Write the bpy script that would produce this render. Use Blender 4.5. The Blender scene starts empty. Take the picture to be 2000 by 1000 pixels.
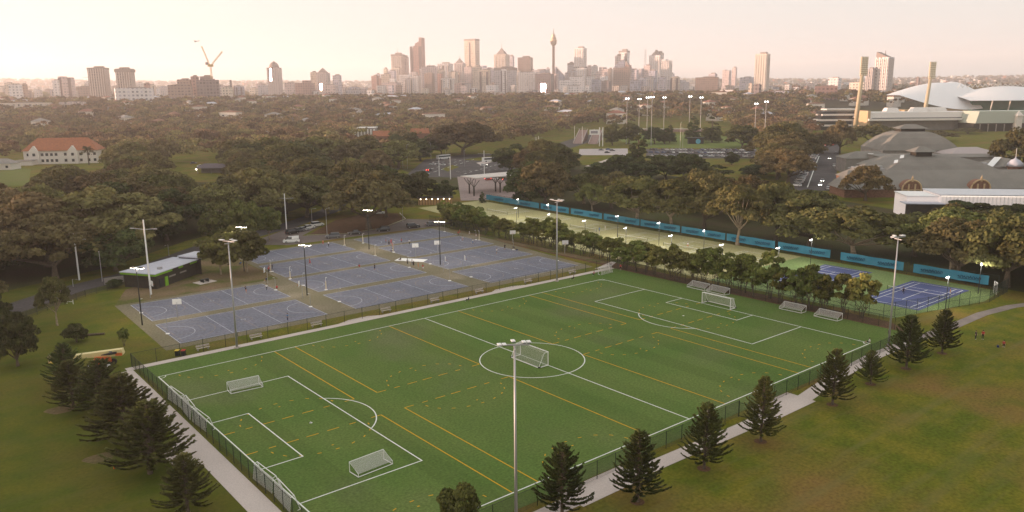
import bpy, bmesh, math, random
import numpy as np
from mathutils import Vector, Matrix
rnd = random.Random(11)
SC = bpy.context.scene
COL = SC.collection
R = math.radians
# ------------------------------------------------------------------ camera, sky, sun, exposure
CAM = np.array([-33.27, -133.10, 45.53])
FPX, PITCH, ROLL, YAW = 1538.7, 0.203732, -0.0095176, 0.68788
_F = np.array([math.sin(YAW)*math.cos(PITCH), math.cos(YAW)*math.cos(PITCH), -math.sin(PITCH)])
_R0 = np.array([math.cos(YAW), -math.sin(YAW), 0.0]); _U0 = np.cross(_R0, _F)
_R = math.cos(ROLL)*_R0 + math.sin(ROLL)*_U0
_U = -math.sin(ROLL)*_R0 + math.cos(ROLL)*_U0
cd = bpy.data.cameras.new('camera'); cam = bpy.data.objects.new('camera', cd); COL.objects.link(cam)
cd.sensor_width = 36.0; cd.lens = 36.0*FPX/2000.0; cd.clip_start = 0.5; cd.clip_end = 40000
M = Matrix(((_R[0], _U[0], -_F[0], CAM[0]), (_R[1], _U[1], -_F[1], CAM[1]), (_R[2], _U[2], -_F[2], CAM[2]), (0, 0, 0, 1)))
cam.matrix_world = M
SC.camera = cam

SUN_EL = R(2.2)
SUN_HEAD = YAW - R(84)          # compass heading of the sun, clockwise from +Y
w = bpy.data.worlds.new('World'); SC.world = w; w.use_nodes = True
nt = w.node_tree; bg = nt.nodes['Background']
sky = nt.nodes.new('ShaderNodeTexSky'); sky.sky_type = 'NISHITA'; sky.sun_disc = False
sky.sun_elevation = SUN_EL; sky.sun_rotation = SUN_HEAD; sky.altitude = 60
sky.air_density = 1.0; sky.dust_density = 6.0; sky.ozone_density = 1.5
hs = nt.nodes.new('ShaderNodeHueSaturation'); hs.inputs['Saturation'].default_value = 0.95
tint = nt.nodes.new('ShaderNodeMix'); tint.data_type = 'RGBA'; tint.blend_type = 'MULTIPLY'; tint.inputs[0].default_value = 1.0
tint.inputs[7].default_value = (0.95, 0.90, 0.76, 1)
nt.links.new(sky.outputs[0], hs.inputs['Color']); nt.links.new(hs.outputs[0], tint.inputs[6])
veil = nt.nodes.new('ShaderNodeMix'); veil.data_type = 'RGBA'; veil.inputs[0].default_value = 0.89   # high thin veil cloud, even over the whole sky
veil.inputs[7].default_value = (1.38, 1.40, 1.37, 1)
nt.links.new(tint.outputs[2], veil.inputs[6]); nt.links.new(veil.outputs[2], bg.inputs['Color'])
bg.inputs['Strength'].default_value = 0.15
sl = bpy.data.lights.new('sun', 'SUN'); sl.energy = 5.0; sl.angle = R(0.6); sl.color = (1.0, 0.66, 0.48)
so = bpy.data.objects.new('sun', sl); COL.objects.link(so)
sd = Vector((math.sin(SUN_HEAD)*math.cos(SUN_EL), math.cos(SUN_HEAD)*math.cos(SUN_EL), math.sin(SUN_EL)))
so.rotation_euler = sd.to_track_quat('Z', 'Y').to_euler()
so.location = (0, 0, 200)
vs = SC.view_settings; vs.view_transform = 'Standard'; vs.look = 'None'; vs.gamma = 1.0; vs.use_curve_mapping = False
vs.exposure = 2.12
SC.cycles.volume_bounces = 1; SC.cycles.max_bounces = 6; SC.cycles.diffuse_bounces = 3; SC.cycles.transparent_max_bounces = 8
SC.cycles.sample_clamp_indirect = 6.0
SC.cycles.use_denoising = True
# ------------------------------------------------------------------ helpers
def ray(px, py):
    return _F + _R*((px-1000)/FPX) - _U*((py-500)/FPX)
def G(px, py, z=0.0):
    """ground point (metres) under a pixel of the 2000x1000 survey photograph"""
    d = ray(px, py); t = (z-CAM[2])/d[2]; q = CAM + d*t
    return (float(q[0]), float(q[1]))
def AT(px, py, D):
    """point at horizontal distance D along the bearing of a pixel"""
    d = ray(px, py); t = D/math.hypot(d[0], d[1]); q = CAM + d*t
    return (float(q[0]), float(q[1]), float(q[2]))
def AD(px, py, depth):
    """point on the bearing of a pixel at a given depth in front of the viewpoint"""
    d = ray(px, py); t = depth/(d @ _F); q = CAM + d*t
    return (float(q[0]), float(q[1]), float(q[2]))
def PJ(p):
    d = np.asarray(p, float) - CAM; z = d @ _F
    return 1000+FPX*(d @ _R)/z, 500-FPX*(d @ _U)/z, z
RGT = (float(_R0[0]), float(_R0[1])); FWD = (math.sin(YAW), math.cos(YAW))
RGT_A = math.atan2(RGT[1], RGT[0])

class MB:
    def __init__(s): s.v = []; s.f = []; s.m = []; s.k = 0
    def add(s, vs, fs):
        b = len(s.v); s.v += [tuple(map(float, q)) for q in vs]; s.f += [tuple(i+b for i in f) for f in fs]; s.m += [s.k]*len(fs); return s
    def box(s, c, d, rz=0.0, top=1.0):
        x, y, z = d[0]/2, d[1]/2, d[2]/2; t = top
        P = [(-x,-y,-z),(x,-y,-z),(x,y,-z),(-x,y,-z),(-x*t,-y*t,z),(x*t,-y*t,z),(x*t,y*t,z),(-x*t,y*t,z)]
        cz, sz = math.cos(rz), math.sin(rz)
        return s.add([(c[0]+a*cz-b*sz, c[1]+a*sz+b*cz, c[2]+e) for a, b, e in P], [(0,3,2,1),(4,5,6,7),(0,1,5,4),(1,2,6,5),(2,3,7,6),(3,0,4,7)])
    def tube(s, pts, r, n=6, cap=True):
        pts = [Vector(p) for p in pts]; rr = r if isinstance(r, (list, tuple)) else [r]*len(pts)
        vs = []; fs = []
        for i, p in enumerate(pts):
            t = (pts[min(i+1, len(pts)-1)]-pts[max(i-1, 0)]).normalized()
            u = t.cross(Vector((0,0,1)) if abs(t.z) < 0.9 else Vector((1,0,0))).normalized(); q = t.cross(u)
            for k in range(n):
                a = 2*math.pi*k/n; vs.append(p+(u*math.cos(a)+q*math.sin(a))*rr[i])
        for i in range(len(pts)-1):
            for k in range(n):
                fs.append((i*n+k, i*n+(k+1)%n, (i+1)*n+(k+1)%n, (i+1)*n+k))
        if cap:
            fs.append(tuple(range(n))[::-1]); fs.append(tuple(range((len(pts)-1)*n, len(pts)*n)))
        return s.add(vs, fs)
    def lathe(s, c, prof, n=12, arc=1.0):
        vs = []; fs = []
        for r, z in prof:
            for k in range(n):
                a = 2*math.pi*k/n; vs.append((c[0]+r*math.cos(a), c[1]+r*math.sin(a), c[2]+z))
        for i in range(len(prof)-1):
            for k in range(n): fs.append((i*n+k, i*n+(k+1)%n, (i+1)*n+(k+1)%n, (i+1)*n+k))
        fs.append(tuple(range(n))[::-1]); fs.append(tuple(range((len(prof)-1)*n, len(prof)*n)))
        return s.add(vs, fs)
    def poly(s, pts, z):
        return s.add([(p[0], p[1], z) for p in pts], [tuple(range(len(pts)))])
    def prism(s, pts, z0, z1):
        n = len(pts)
        return s.add([(p[0], p[1], z0) for p in pts]+[(p[0], p[1], z1) for p in pts],
                     [tuple(range(n))[::-1], tuple(range(n, 2*n))]+[(i, (i+1)%n, n+(i+1)%n, n+i) for i in range(n)])
    def strip(s, pts, w, z, closed=False):
        """flat painted band of width w along a polyline"""
        P = [Vector((p[0], p[1])) for p in pts]; n = len(P); L = []; Q = []
        for i in range(n):
            a = P[i-1] if (i or closed) else P[i]; b = P[(i+1) % n] if (i < n-1 or closed) else P[i]
            d1 = (P[i]-a); d2 = (b-P[i])
            if d1.length < 1e-6: d1 = d2
            if d2.length < 1e-6: d2 = d1
            d1.normalize(); d2.normalize(); t = (d1+d2).normalized(); nn = Vector((-t.y, t.x)); k = max(0.35, abs(nn.dot(Vector((-d1.y, d1.x)))))
            L.append(P[i]+nn*(w/2/k)); Q.append(P[i]-nn*(w/2/k))
        fs = [(n+i, n+(i+1) % n, (i+1) % n, i) for i in range(n if closed else n-1)]
        return s.add([(p.x, p.y, z) for p in L]+[(p.x, p.y, z) for p in Q], fs)
    def mesh(s, name, mats, smooth=False):
        me = bpy.data.meshes.new(name); me.from_pydata(s.v, [], s.f)
        for m in (mats if isinstance(mats, (list, tuple)) else [mats]): me.materials.append(m)
        if any(s.m): me.polygons.foreach_set('material_index', s.m)
        if smooth: me.polygons.foreach_set('use_smooth', [True]*len(s.f))
        me.update(); return me
    def build(s, name, mats, parent=None, loc=None, rz=0.0, kind=None, smooth=False, **kw):
        return obj(name, s.mesh(name, mats, smooth), parent, loc, rz, kind, **kw)

def obj(name, data, parent=None, loc=None, rz=0.0, kind=None, label=None, cat=None, group=None):
    o = bpy.data.objects.new(name, data); COL.objects.link(o)
    if parent is not None: o.parent = parent
    if loc is not None: o.location = loc
    o.rotation_euler = (0, 0, rz)
    tag(o, label, cat, group, kind); return o
def tag(o, label=None, cat=None, group=None, kind=None):
    if label: o['label'] = label
    if cat: o['category'] = cat
    if group: o['group'] = group
    if kind: o['kind'] = kind
    return o
def thing(name, label, cat, loc=(0,0,0), rz=0.0, group=None):
    return obj(name, None, None, loc, rz, None, label, cat, group)
KIDS = {}
def dup(root, loc, rz=0.0, label=None, group=None, scale=1.0):
    def cp(o, par):
        c = o.copy(); COL.objects.link(c)
        if par is not None: c.parent = par
        for ch in o.children: cp(ch, c)
        return c
    r = cp(root, None); r.location = loc; r.rotation_euler = (0, 0, rz)
    r.scale = (scale,)*3 if not isinstance(scale, tuple) else scale
    if label: r['label'] = label
    if group: r['group'] = group
    return r
def place(proto, used, loc, rz=0.0, label=None, group=None, scale=1.0):
    """first call moves the prototype itself, later calls copy it"""
    if id(proto) not in used:
        used[id(proto)] = (proto,)
        proto.location = loc; proto.rotation_euler = (0, 0, rz); proto.scale = (scale,)*3 if not isinstance(scale, tuple) else scale
        if label: proto['label'] = label
        if group: proto['group'] = group
        return proto
    return dup(proto, loc, rz, label, group, scale)
USED = {}

# ------------------------------------------------------------------ materials
def mat(name, c, rough=0.8, spec=0.2, metal=0.0, c2=None, scale=1.0, detail=3.0, lo=0.35, hi=0.65, c3=None, scale3=0.05, lo3=0.5, hi3=0.7, fine=0.0, fa=.28, emit=None, es=1.0, coords='world', objvar=0.0):
    m = bpy.data.materials.new(name); m.use_nodes = True; t = m.node_tree; N = t.nodes; L = t.links
    p = N['Principled BSDF']; p.inputs['Roughness'].default_value = rough; p.inputs['Specular IOR Level'].default_value = spec; p.inputs['Metallic'].default_value = metal
    p.inputs['Base Color'].default_value = (*c, 1)
    src = None
    def pos():
        if coords == 'world': return N.new('ShaderNodeNewGeometry').outputs['Position']
        return N.new('ShaderNodeTexCoord').outputs['Object']
    def noise(sc, det, a, b):
        n = N.new('ShaderNodeTexNoise'); n.inputs['Scale'].default_value = sc; n.inputs['Detail'].default_value = det; L.new(pos(), n.inputs['Vector'])
        r = N.new('ShaderNodeMapRange'); r.inputs[1].default_value = a; r.inputs[2].default_value = b; L.new(n.outputs['Fac'], r.inputs[0]); return r.outputs[0]
    def mix(fac, a, b, mode='MIX'):
        x = N.new('ShaderNodeMix'); x.data_type = 'RGBA'; x.blend_type = mode
        if hasattr(fac, 'links'): L.new(fac, x.inputs[0])
        else: x.inputs[0].default_value = fac
        for sck, v in ((x.inputs[6], a), (x.inputs[7], b)):
            if hasattr(v, 'links'): L.new(v, sck)
            else: sck.default_value = (*v, 1)
        return x.outputs[2]
    if c2 is not None: src = mix(noise(scale, detail, lo, hi), c, c2)
    if c3 is not None: src = mix(noise(scale3, 4.0, lo3, hi3), src if src is not None else c, c3)
    if fine:
        f = noise(fine if fine > 1 else 6.0, 2.0, 0.25, 0.75)
        r = N.new('ShaderNodeMapRange'); r.inputs[3].default_value = 1-fa; r.inputs[4].default_value = 1+fa; L.new(f, r.inputs[0])
        cb = N.new('ShaderNodeCombineColor'); [L.new(r.outputs[0], cb.inputs[i]) for i in range(3)]
        src = mix(1.0, src if src is not None else c, cb.outputs[0], 'MULTIPLY')
    if objvar:
        oi = N.new('ShaderNodeObjectInfo'); r = N.new('ShaderNodeMapRange'); r.inputs[3].default_value = 1-objvar; r.inputs[4].default_value = 1+objvar
        L.new(oi.outputs['Random'], r.inputs[0]); cb = N.new('ShaderNodeCombineColor'); [L.new(r.outputs[0], cb.inputs[i]) for i in range(3)]
        src = mix(1.0, src if src is not None else c, cb.outputs[0], 'MULTIPLY')
    if src is not None: L.new(src, p.inputs['Base Color'])
    if emit: p.inputs['Emission Color'].default_value = (*emit, 1); p.inputs['Emission Strength'].default_value = es
    return m

def leafmat(name, c, c2, tone=None, var=0.35, h0=.485, h1=.55):
    """leaf clumps: a different green per clump, a different cast per tree"""
    m = bpy.data.materials.new(name); m.use_nodes = True; t = m.node_tree; N = t.nodes; L = t.links
    p = N['Principled BSDF']; p.inputs['Roughness'].default_value = 0.75; p.inputs['Specular IOR Level'].default_value = 0.12
    g = N.new('ShaderNodeNewGeometry'); x = N.new('ShaderNodeMix'); x.data_type = 'RGBA'
    x.inputs[6].default_value = (*c, 1); x.inputs[7].default_value = (*c2, 1); L.new(g.outputs['Random Per Island'], x.inputs[0])
    r = N.new('ShaderNodeMapRange'); r.inputs[3].default_value = 1-var; r.inputs[4].default_value = 1+var
    if tone:
        a = N.new('ShaderNodeAttribute'); a.attribute_name = 'tone'; L.new(a.outputs['Fac'], r.inputs[0]); hsrc = a.outputs['Fac']
    else:
        a = N.new('ShaderNodeObjectInfo'); L.new(a.outputs['Random'], r.inputs[0]); hsrc = a.outputs['Random']
    cb = N.new('ShaderNodeCombineColor'); [L.new(r.outputs[0], cb.inputs[i]) for i in range(3)]
    y = N.new('ShaderNodeMix'); y.data_type = 'RGBA'; y.blend_type = 'MULTIPLY'; y.inputs[0].default_value = 1.0
    L.new(x.outputs[2], y.inputs[6]); L.new(cb.outputs[0], y.inputs[7])
    h = N.new('ShaderNodeHueSaturation'); hr = N.new('ShaderNodeMapRange'); hr.inputs[3].default_value = h0; hr.inputs[4].default_value = h1
    mm = N.new('ShaderNodeMath'); mm.operation = 'FRACT'; m7 = N.new('ShaderNodeMath'); m7.operation = 'MULTIPLY'; m7.inputs[1].default_value = 7.31
    L.new(hsrc, m7.inputs[0]); L.new(m7.outputs[0], mm.inputs[0]); L.new(mm.outputs[0], hr.inputs[0]); L.new(hr.outputs[0], h.inputs['Hue'])
    po = N.new('ShaderNodeNewGeometry'); cn = N.new('ShaderNodeTexNoise'); cn.inputs['Scale'].default_value = .38; cn.inputs['Detail'].default_value = 2; L.new(po.outputs['Position'], cn.inputs['Vector'])   # fresh and old growth, bough by bough
    cr = N.new('ShaderNodeMapRange'); cr.inputs[1].default_value = .32; cr.inputs[2].default_value = .68; cr.inputs[3].default_value = .62; cr.inputs[4].default_value = 1.35; L.new(cn.outputs['Fac'], cr.inputs[0])
    c2b = N.new('ShaderNodeCombineColor'); [L.new(cr.outputs[0], c2b.inputs[i]) for i in range(3)]
    y2 = N.new('ShaderNodeMix'); y2.data_type = 'RGBA'; y2.blend_type = 'MULTIPLY'; y2.inputs[0].default_value = 1.0; L.new(y.outputs[2], y2.inputs[6]); L.new(c2b.outputs[0], y2.inputs[7])
    L.new(y2.outputs[2], h.inputs['Color']); L.new(h.outputs[0], p.inputs['Base Color'])
    tr = N.new('ShaderNodeBsdfTranslucent'); L.new(h.outputs[0], tr.inputs['Color'])
    ms = N.new('ShaderNodeMixShader'); ms.inputs[0].default_value = 0.22; L.new(p.outputs[0], ms.inputs[1]); L.new(tr.outputs[0], ms.inputs[2])
    L.new(ms.outputs[0], N['Material Output'].inputs['Surface'])
    return m

def facade(name, wall, glass, fx=3.4, fz=3.4, wx=0.6, wz=0.55, rough=0.5):
    fx, fz = fx*1.9, fz*2.0                    # bays of two windows, two storeys, the finest that tell apart from here
    """far facade: storeys and window bays as flat far-off colour, varied pane by pane"""
    m = bpy.data.materials.new(name); m.use_nodes = True; t = m.node_tree; N = t.nodes; L = t.links
    p = N['Principled BSDF']; p.inputs['Roughness'].default_value = rough; p.inputs['Specular IOR Level'].default_value = 0.35
    tc = N.new('ShaderNodeTexCoord'); sp = N.new('ShaderNodeSeparateXYZ'); L.new(tc.outputs['Object'], sp.inputs[0])
    def mth(op, a, b=None):
        n = N.new('ShaderNodeMath'); n.operation = op
        for i, v in enumerate((a, b)):
            if v is None: continue
            if hasattr(v, 'links'): L.new(v, n.inputs[i])
            else: n.inputs[i].default_value = v
        return n.outputs[0]
    u = mth('DIVIDE', mth('ADD', sp.outputs[0], sp.outputs[1]), fx); v = mth('DIVIDE', sp.outputs[2], fz)
    ok = mth('MULTIPLY', mth('LESS_THAN', mth('FRACT', u), wx), mth('LESS_THAN', mth('FRACT', v), wz))
    cb = N.new('ShaderNodeCombineXYZ'); L.new(mth('FLOOR', u), cb.inputs[0]); L.new(mth('FLOOR', v), cb.inputs[1])
    wn = N.new('ShaderNodeTexWhiteNoise'); L.new(cb.outputs[0], wn.inputs['Vector'])
    gm = N.new('ShaderNodeMix'); gm.data_type = 'RGBA'; gm.inputs[6].default_value = (*[q*0.5 for q in glass], 1); gm.inputs[7].default_value = (*[min(1, q*1.7) for q in glass], 1); L.new(wn.outputs['Value'], gm.inputs[0])
    n2 = N.new('ShaderNodeTexNoise'); n2.inputs['Scale'].default_value = 0.06; L.new(tc.outputs['Object'], n2.inputs['Vector'])
    wm = N.new('ShaderNodeMix'); wm.data_type = 'RGBA'; wm.inputs[6].default_value = (*[q*0.85 for q in wall], 1); wm.inputs[7].default_value = (*[min(1, q*1.12) for q in wall], 1); L.new(n2.outputs['Fac'], wm.inputs[0])
    x = N.new('ShaderNodeMix'); x.data_type = 'RGBA'; L.new(ok, x.inputs[0]); L.new(wm.outputs[2], x.inputs[6]); L.new(gm.outputs[2], x.inputs[7])
    L.new(x.outputs[2], p.inputs['Base Color'])
    return m

def grassmat():
    m = mat('park_grass', (.088,.110,.012), c2=(.160,.142,.018), scale=0.22, detail=8, lo=.38, hi=.66, c3=(.185,.115,.036), scale3=0.07, lo3=.46, hi3=.70, fine=2.2, spec=.05, rough=1)
    t = m.node_tree; N = t.nodes; L = t.links; p = N['Principled BSDF']; src = p.inputs['Base Color'].links[0].from_socket
    g = N.new('ShaderNodeNewGeometry'); mp = N.new('ShaderNodeMapping'); mp.inputs['Scale'].default_value = (.035,.42,1); mp.inputs['Rotation'].default_value = (0,0,.10); L.new(g.outputs['Position'], mp.inputs['Vector'])
    n1 = N.new('ShaderNodeTexNoise'); n1.inputs['Scale'].default_value = 1.0; n1.inputs['Detail'].default_value = 5; L.new(mp.outputs[0], n1.inputs['Vector'])
    r1 = N.new('ShaderNodeMapRange'); r1.inputs[1].default_value = .52; r1.inputs[2].default_value = .68; r1.inputs[4].default_value = .45; L.new(n1.outputs['Fac'], r1.inputs[0])   # mower and vehicle streaks
    x = N.new('ShaderNodeMix'); x.data_type = 'RGBA'; L.new(r1.outputs[0], x.inputs[0]); L.new(src, x.inputs[6]); x.inputs[7].default_value = (.160,.140,.050,1)
    ln = N.new('ShaderNodeVectorMath'); ln.operation = 'LENGTH'; L.new(g.outputs['Position'], ln.inputs[0])
    r2 = N.new('ShaderNodeMapRange'); r2.inputs[1].default_value = 1080; r2.inputs[2].default_value = 1350; L.new(ln.outputs['Value'], r2.inputs[0])      # gardens and streets of the suburbs
    y = N.new('ShaderNodeMix'); y.data_type = 'RGBA'; L.new(r2.outputs[0], y.inputs[0]); L.new(x.outputs[2], y.inputs[6]); y.inputs[7].default_value = (.075,.062,.040,1)
    r3 = N.new('ShaderNodeMapRange'); r3.inputs[1].default_value = 3000; r3.inputs[2].default_value = 4600; L.new(ln.outputs['Value'], r3.inputs[0])      # far suburb roofs, with haze brightness painted into their pale colour
    v = N.new('ShaderNodeTexVoronoi'); v.inputs['Scale'].default_value = .02; L.new(g.outputs['Position'], v.inputs['Vector'])
    z = N.new('ShaderNodeMix'); z.data_type = 'RGBA'; L.new(r3.outputs[0], z.inputs[0]); L.new(y.outputs[2], z.inputs[6])
    q = N.new('ShaderNodeMix'); q.data_type = 'RGBA'; q.inputs[6].default_value = (.24,.19,.17,1); q.inputs[7].default_value = (.55,.46,.44,1); L.new(v.outputs['Color'], q.inputs[0]); L.new(q.outputs[2], z.inputs[7])
    sx = N.new('ShaderNodeSeparateXYZ'); L.new(g.outputs['Position'], sx.inputs[0]); r4 = N.new('ShaderNodeMapRange'); r4.inputs[1].default_value = -6; r4.inputs[2].default_value = 24; r4.inputs[3].default_value = .55; r4.inputs[4].default_value = 0; L.new(sx.outputs[0], r4.inputs[0])   # left lawn mixed darker green, its shade put into the colour
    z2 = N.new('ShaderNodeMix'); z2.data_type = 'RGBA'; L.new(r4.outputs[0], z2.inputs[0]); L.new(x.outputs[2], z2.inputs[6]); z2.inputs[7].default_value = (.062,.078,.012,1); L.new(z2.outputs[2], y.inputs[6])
    L.new(z.outputs[2], p.inputs['Base Color']); return m
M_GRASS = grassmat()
def turfmat():
    m = mat('synthetic_turf', (.088,.146,.034), c2=(.114,.158,.042), scale=0.06, detail=6, fine=3.0, spec=.05, rough=1, c3=(.128,.150,.060), scale3=.035, lo3=.56, hi3=.72)
    t = m.node_tree; N = t.nodes; L = t.links; p = N['Principled BSDF']; src = p.inputs['Base Color'].links[0].from_socket
    g = N.new('ShaderNodeNewGeometry'); sp = N.new('ShaderNodeSeparateXYZ'); L.new(g.outputs['Position'], sp.inputs[0])
    d = N.new('ShaderNodeMath'); d.operation = 'DIVIDE'; d.inputs[1].default_value = 3.75; L.new(sp.outputs[0], d.inputs[0]); fl = N.new('ShaderNodeMath'); fl.operation = 'FLOOR'; L.new(d.outputs[0], fl.inputs[0])   # turf rolls laid across the field
    wn = N.new('ShaderNodeTexWhiteNoise'); wn.noise_dimensions = '1D'; L.new(fl.outputs[0], wn.inputs['W'])
    r = N.new('ShaderNodeMapRange'); r.inputs[3].default_value = .93; r.inputs[4].default_value = 1.07; L.new(wn.outputs['Value'], r.inputs[0]); cb = N.new('ShaderNodeCombineColor'); [L.new(r.outputs[0], cb.inputs[i]) for i in range(3)]
    x = N.new('ShaderNodeMix'); x.data_type = 'RGBA'; x.blend_type = 'MULTIPLY'; x.inputs[0].default_value = 1; L.new(src, x.inputs[6]); L.new(cb.outputs[0], x.inputs[7]); L.new(x.outputs[2], p.inputs['Base Color']); return m
M_TURF = turfmat()
M_COURT = mat('court_blue', (.148,.153,.190), c2=(.180,.180,.214), scale=0.12, detail=5, fine=2.0, c3=(.195,.19,.235), scale3=.3, lo3=.55, hi3=.75, rough=.9, spec=.1)
M_APRON = mat('court_apron_asphalt', (.160,.142,.088), c2=(.190,.162,.108), scale=0.12, detail=5, fine=2.5, c3=(.25,.21,.15), scale3=.09, lo3=.52, hi3=.7, rough=.95, spec=.1)
M_CONC = mat('concrete_path', (.50,.43,.39), c2=(.57,.495,.45), scale=0.12, detail=6, fine=5.0, fa=.10, rough=.9, spec=.1)
M_ROAD = mat('asphalt', (.066,.058,.058), c2=(.092,.081,.080), scale=0.12, detail=5, fine=2.0, rough=.9, spec=.15)
M_DIRT = mat('bare_earth', (.20,.135,.085), c2=(.145,.115,.055), scale=0.15, detail=5, fine=2.0, c3=(.10,.105,.03), scale3=.1, lo3=.5, hi3=.62, rough=1, spec=.05)
M_MULCH = mat('bark_mulch', (.150,.082,.050), c2=(.105,.065,.038), scale=0.5, detail=5, fine=3.0, rough=1, spec=.05)
M_LITTER = mat('leaf_litter', (.075,.058,.032), c2=(.065,.070,.024), scale=0.08, detail=5, fine=2.0, rough=1, spec=.05)
M_TENNIS = mat('tennis_artificial_grass', (.36,.335,.16), c2=(.42,.38,.19), scale=0.1, detail=4, fine=2.0, rough=.95, spec=.08)
M_HARD = mat('tennis_hard_green', (.175,.245,.085), c2=(.205,.27,.105), scale=0.1, detail=4, fine=2.0, rough=.9, spec=.1)
M_TBLUE = mat('tennis_hard_blue', (.085,.105,.225), c2=(.105,.12,.245), scale=0.2, detail=4, rough=.85, spec=.1)
M_LINE = mat('white_line', (.80,.80,.76), c2=(.66,.68,.62), scale=0.9, rough=.9, spec=.1)
M_CLINE = mat('court_line_white', (.56,.56,.58), c2=(.40,.41,.45), scale=0.8, rough=.9, spec=.1)
M_OLINE = mat('court_line_ochre', (.36,.25,.16), c2=(.26,.22,.2), scale=0.8, rough=.9, spec=.1)
M_YLINE = mat('yellow_line', (.62,.34,.015), c2=(.52,.30,.02), scale=0.9, rough=.9, spec=.1)
M_WHITE = mat('white_paint', (.80,.78,.76), rough=.45, spec=.4)
M_CREAM = mat('cream_board', (.62,.52,.38), rough=.6)
M_GALV = mat('galvanised_steel', (.42,.41,.41), rough=.45, metal=.5, spec=.4)
M_BLACK = mat('black_powdercoat', (.022,.023,.022), rough=.55, spec=.3)
M_FENCE = mat('dark_green_fence', (.022,.030,.022), rough=.6, spec=.25)
M_NET = mat('white_net', (.62,.60,.57), rough=.9)
M_TRUNK = mat('bark_grey', (.15,.115,.085), c2=(.09,.07,.05), scale=3, coords='object', rough=.95, spec=.05)
M_PALE = mat('bark_pale', (.36,.29,.21), c2=(.22,.17,.12), scale=1.5, coords='object', rough=.9, spec=.08)
M_LAMP = mat('lit_lamp', (.9,.9,.9), emit=(1.0,.88,.68), es=5.0)
M_LAMPW = mat('lit_lamp_white', (.9,.9,.9), emit=(1.0,.97,.93), es=3.2)
M_GLASS = mat('dark_glass', (.03,.034,.04), rough=.12, spec=.6)
M_TYRE = mat('tyre_rubber', (.02,.02,.02), rough=.9)

# ------------------------------------------------------------------ the land
def hills(x, y):
    dx, dy = x-CAM[0], y-CAM[1]; d = np.hypot(dx, dy); b = np.arctan2(dx, dy)-YAW
    b = (b+math.pi) % (2*math.pi)-math.pi
    def ss(a, c): t = np.clip((d-a)/(c-a), 0, 1); return t*t*(3-2*t)
    amp = 158-np.clip(b, -1.2, 1.2)*42 + 7*np.sin(b*9.0+1)+5*np.sin(b*23+2)
    return 30*ss(880, 1900) + 14*ss(2600, 4300) + (amp-44)*ss(4300, 8600)
def land():
    u = np.linspace(-1, 1, 181); ax = np.sign(u)*(np.exp(np.abs(u)*5.2)-1)/(math.exp(5.2)-1)*9300
    X, Y = np.meshgrid(ax+50, ax+40, indexing='ij'); Z = hills(X, Y)
    n = len(u); me = bpy.data.meshes.new('ground')
    V = np.stack([X, Y, Z], -1).reshape(-1, 3)
    i = np.arange(n*n).reshape(n, n); F = np.stack([i[:-1, :-1], i[1:, :-1], i[1:, 1:], i[:-1, 1:]], -1).reshape(-1, 4)
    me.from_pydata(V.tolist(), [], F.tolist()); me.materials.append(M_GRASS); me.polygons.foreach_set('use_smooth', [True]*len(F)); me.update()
    return obj('ground', me, kind='structure')
land()
def sheet(name, pts, z, m): return MB().poly(pts, z).build(name, m, kind='structure')
def gp(*pp): return [G(*p) for p in pp]
def band(name, pts, w, z, m): return MB().strip(pts, w, z).build(name, m, kind='structure')

sheet('football_field', [(-1.3,-71.2),(116.4,-71.2),(116.4,6.3),(-1.3,6.3)], .03, M_TURF)
MB().poly([(-3.2,6.4),(38,6.4),(38.01,6.4),(46,6.4),(77,6.4),(86,6.4),(116.4,6.4),(116.4,8.1),(87,8.1),(84,9.3),(78.5,9.3),(76.5,8.1),(47,8.1),(44.5,9.3),(40,9.3),(37,8.1),(-3.2,8.1)], .04).build('path_beside_courts', M_CONC, kind='structure')
MB().poly([(112,9.5),(122,13),(122.5,11.5),(116.4,8.1)], .035).build('path_at_gate', M_CONC, kind='structure')
sheet('path_left', [(-5.3,-100),(-2.3,-100),(-2.3,6.39),(-4.9,6.39),(-5.0,-27),(-8.2,-31),(-8.2,-34.5),(-5.2,-37.5)], .035, M_CONC)
MB().strip([(-2.2,-73.9),(30,-73.9),(56,-74.6),(72,-74.4),(84,-72.8),(98,-71.9),(112,-72.3)], 2.35, .035).build('path_near', M_CONC, kind='structure')
MB().strip([(112.01,-72.3),(128,-73.4),(141,-73.6),(152,-75.4),(164,-80.2),(184,-92)], 2.2, .034).build('path_to_trees', mat('old_asphalt_path', (.19,.155,.14), c2=(.24,.20,.18), scale=.3, detail=6, fine=4, fa=.12, rough=.95), kind='structure')
sheet('concrete_pad', [(24,-75.6),(34.4,-75.6),(34.4,-71.4),(24,-71.4)], .045, M_CONC)
sheet('concrete_pad', [(62,-76.2),(72,-76.2),(72,-71.4),(62,-71.4)], .046, M_CONC)
sheet('court_apron', [(5.2,13.6),(113.6,11.6),(118.0,55),(121,93.5),(47.5,93.0),(46.2,88),(44.6,55.2),(6.0,54.0)], .02, M_APRON)
sheet('mulch_bed', [(116.5,-70.5),(121.4,-64),(121.8,7),(120,96),(118.2,92),(117,11),(116.5,8)], .018, M_MULCH)
sheet('bare_ground', [(6,54.2),(44.4,55.4),(46,90),(62,104),(56,118),(36,96),(30,78),(12,69)], .012, M_DIRT)
sheet('bare_ground', [(118.4,13),(121,13),(122,88),(118.6,86)], .022, M_DIRT)
band('service_road', [(-70,20),(-40,44),(-14,65),(1,77.5),(17,85),(45,111),(80,131),(110,156),(160,228),(225,296)], 8.5, .024, M_ROAD)
band('fence_line_verge', [(-70,12),(-41,36),(-13,58),(3,72),(20,79),(48,103)], 3.5, .016, M_LITTER)
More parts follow.
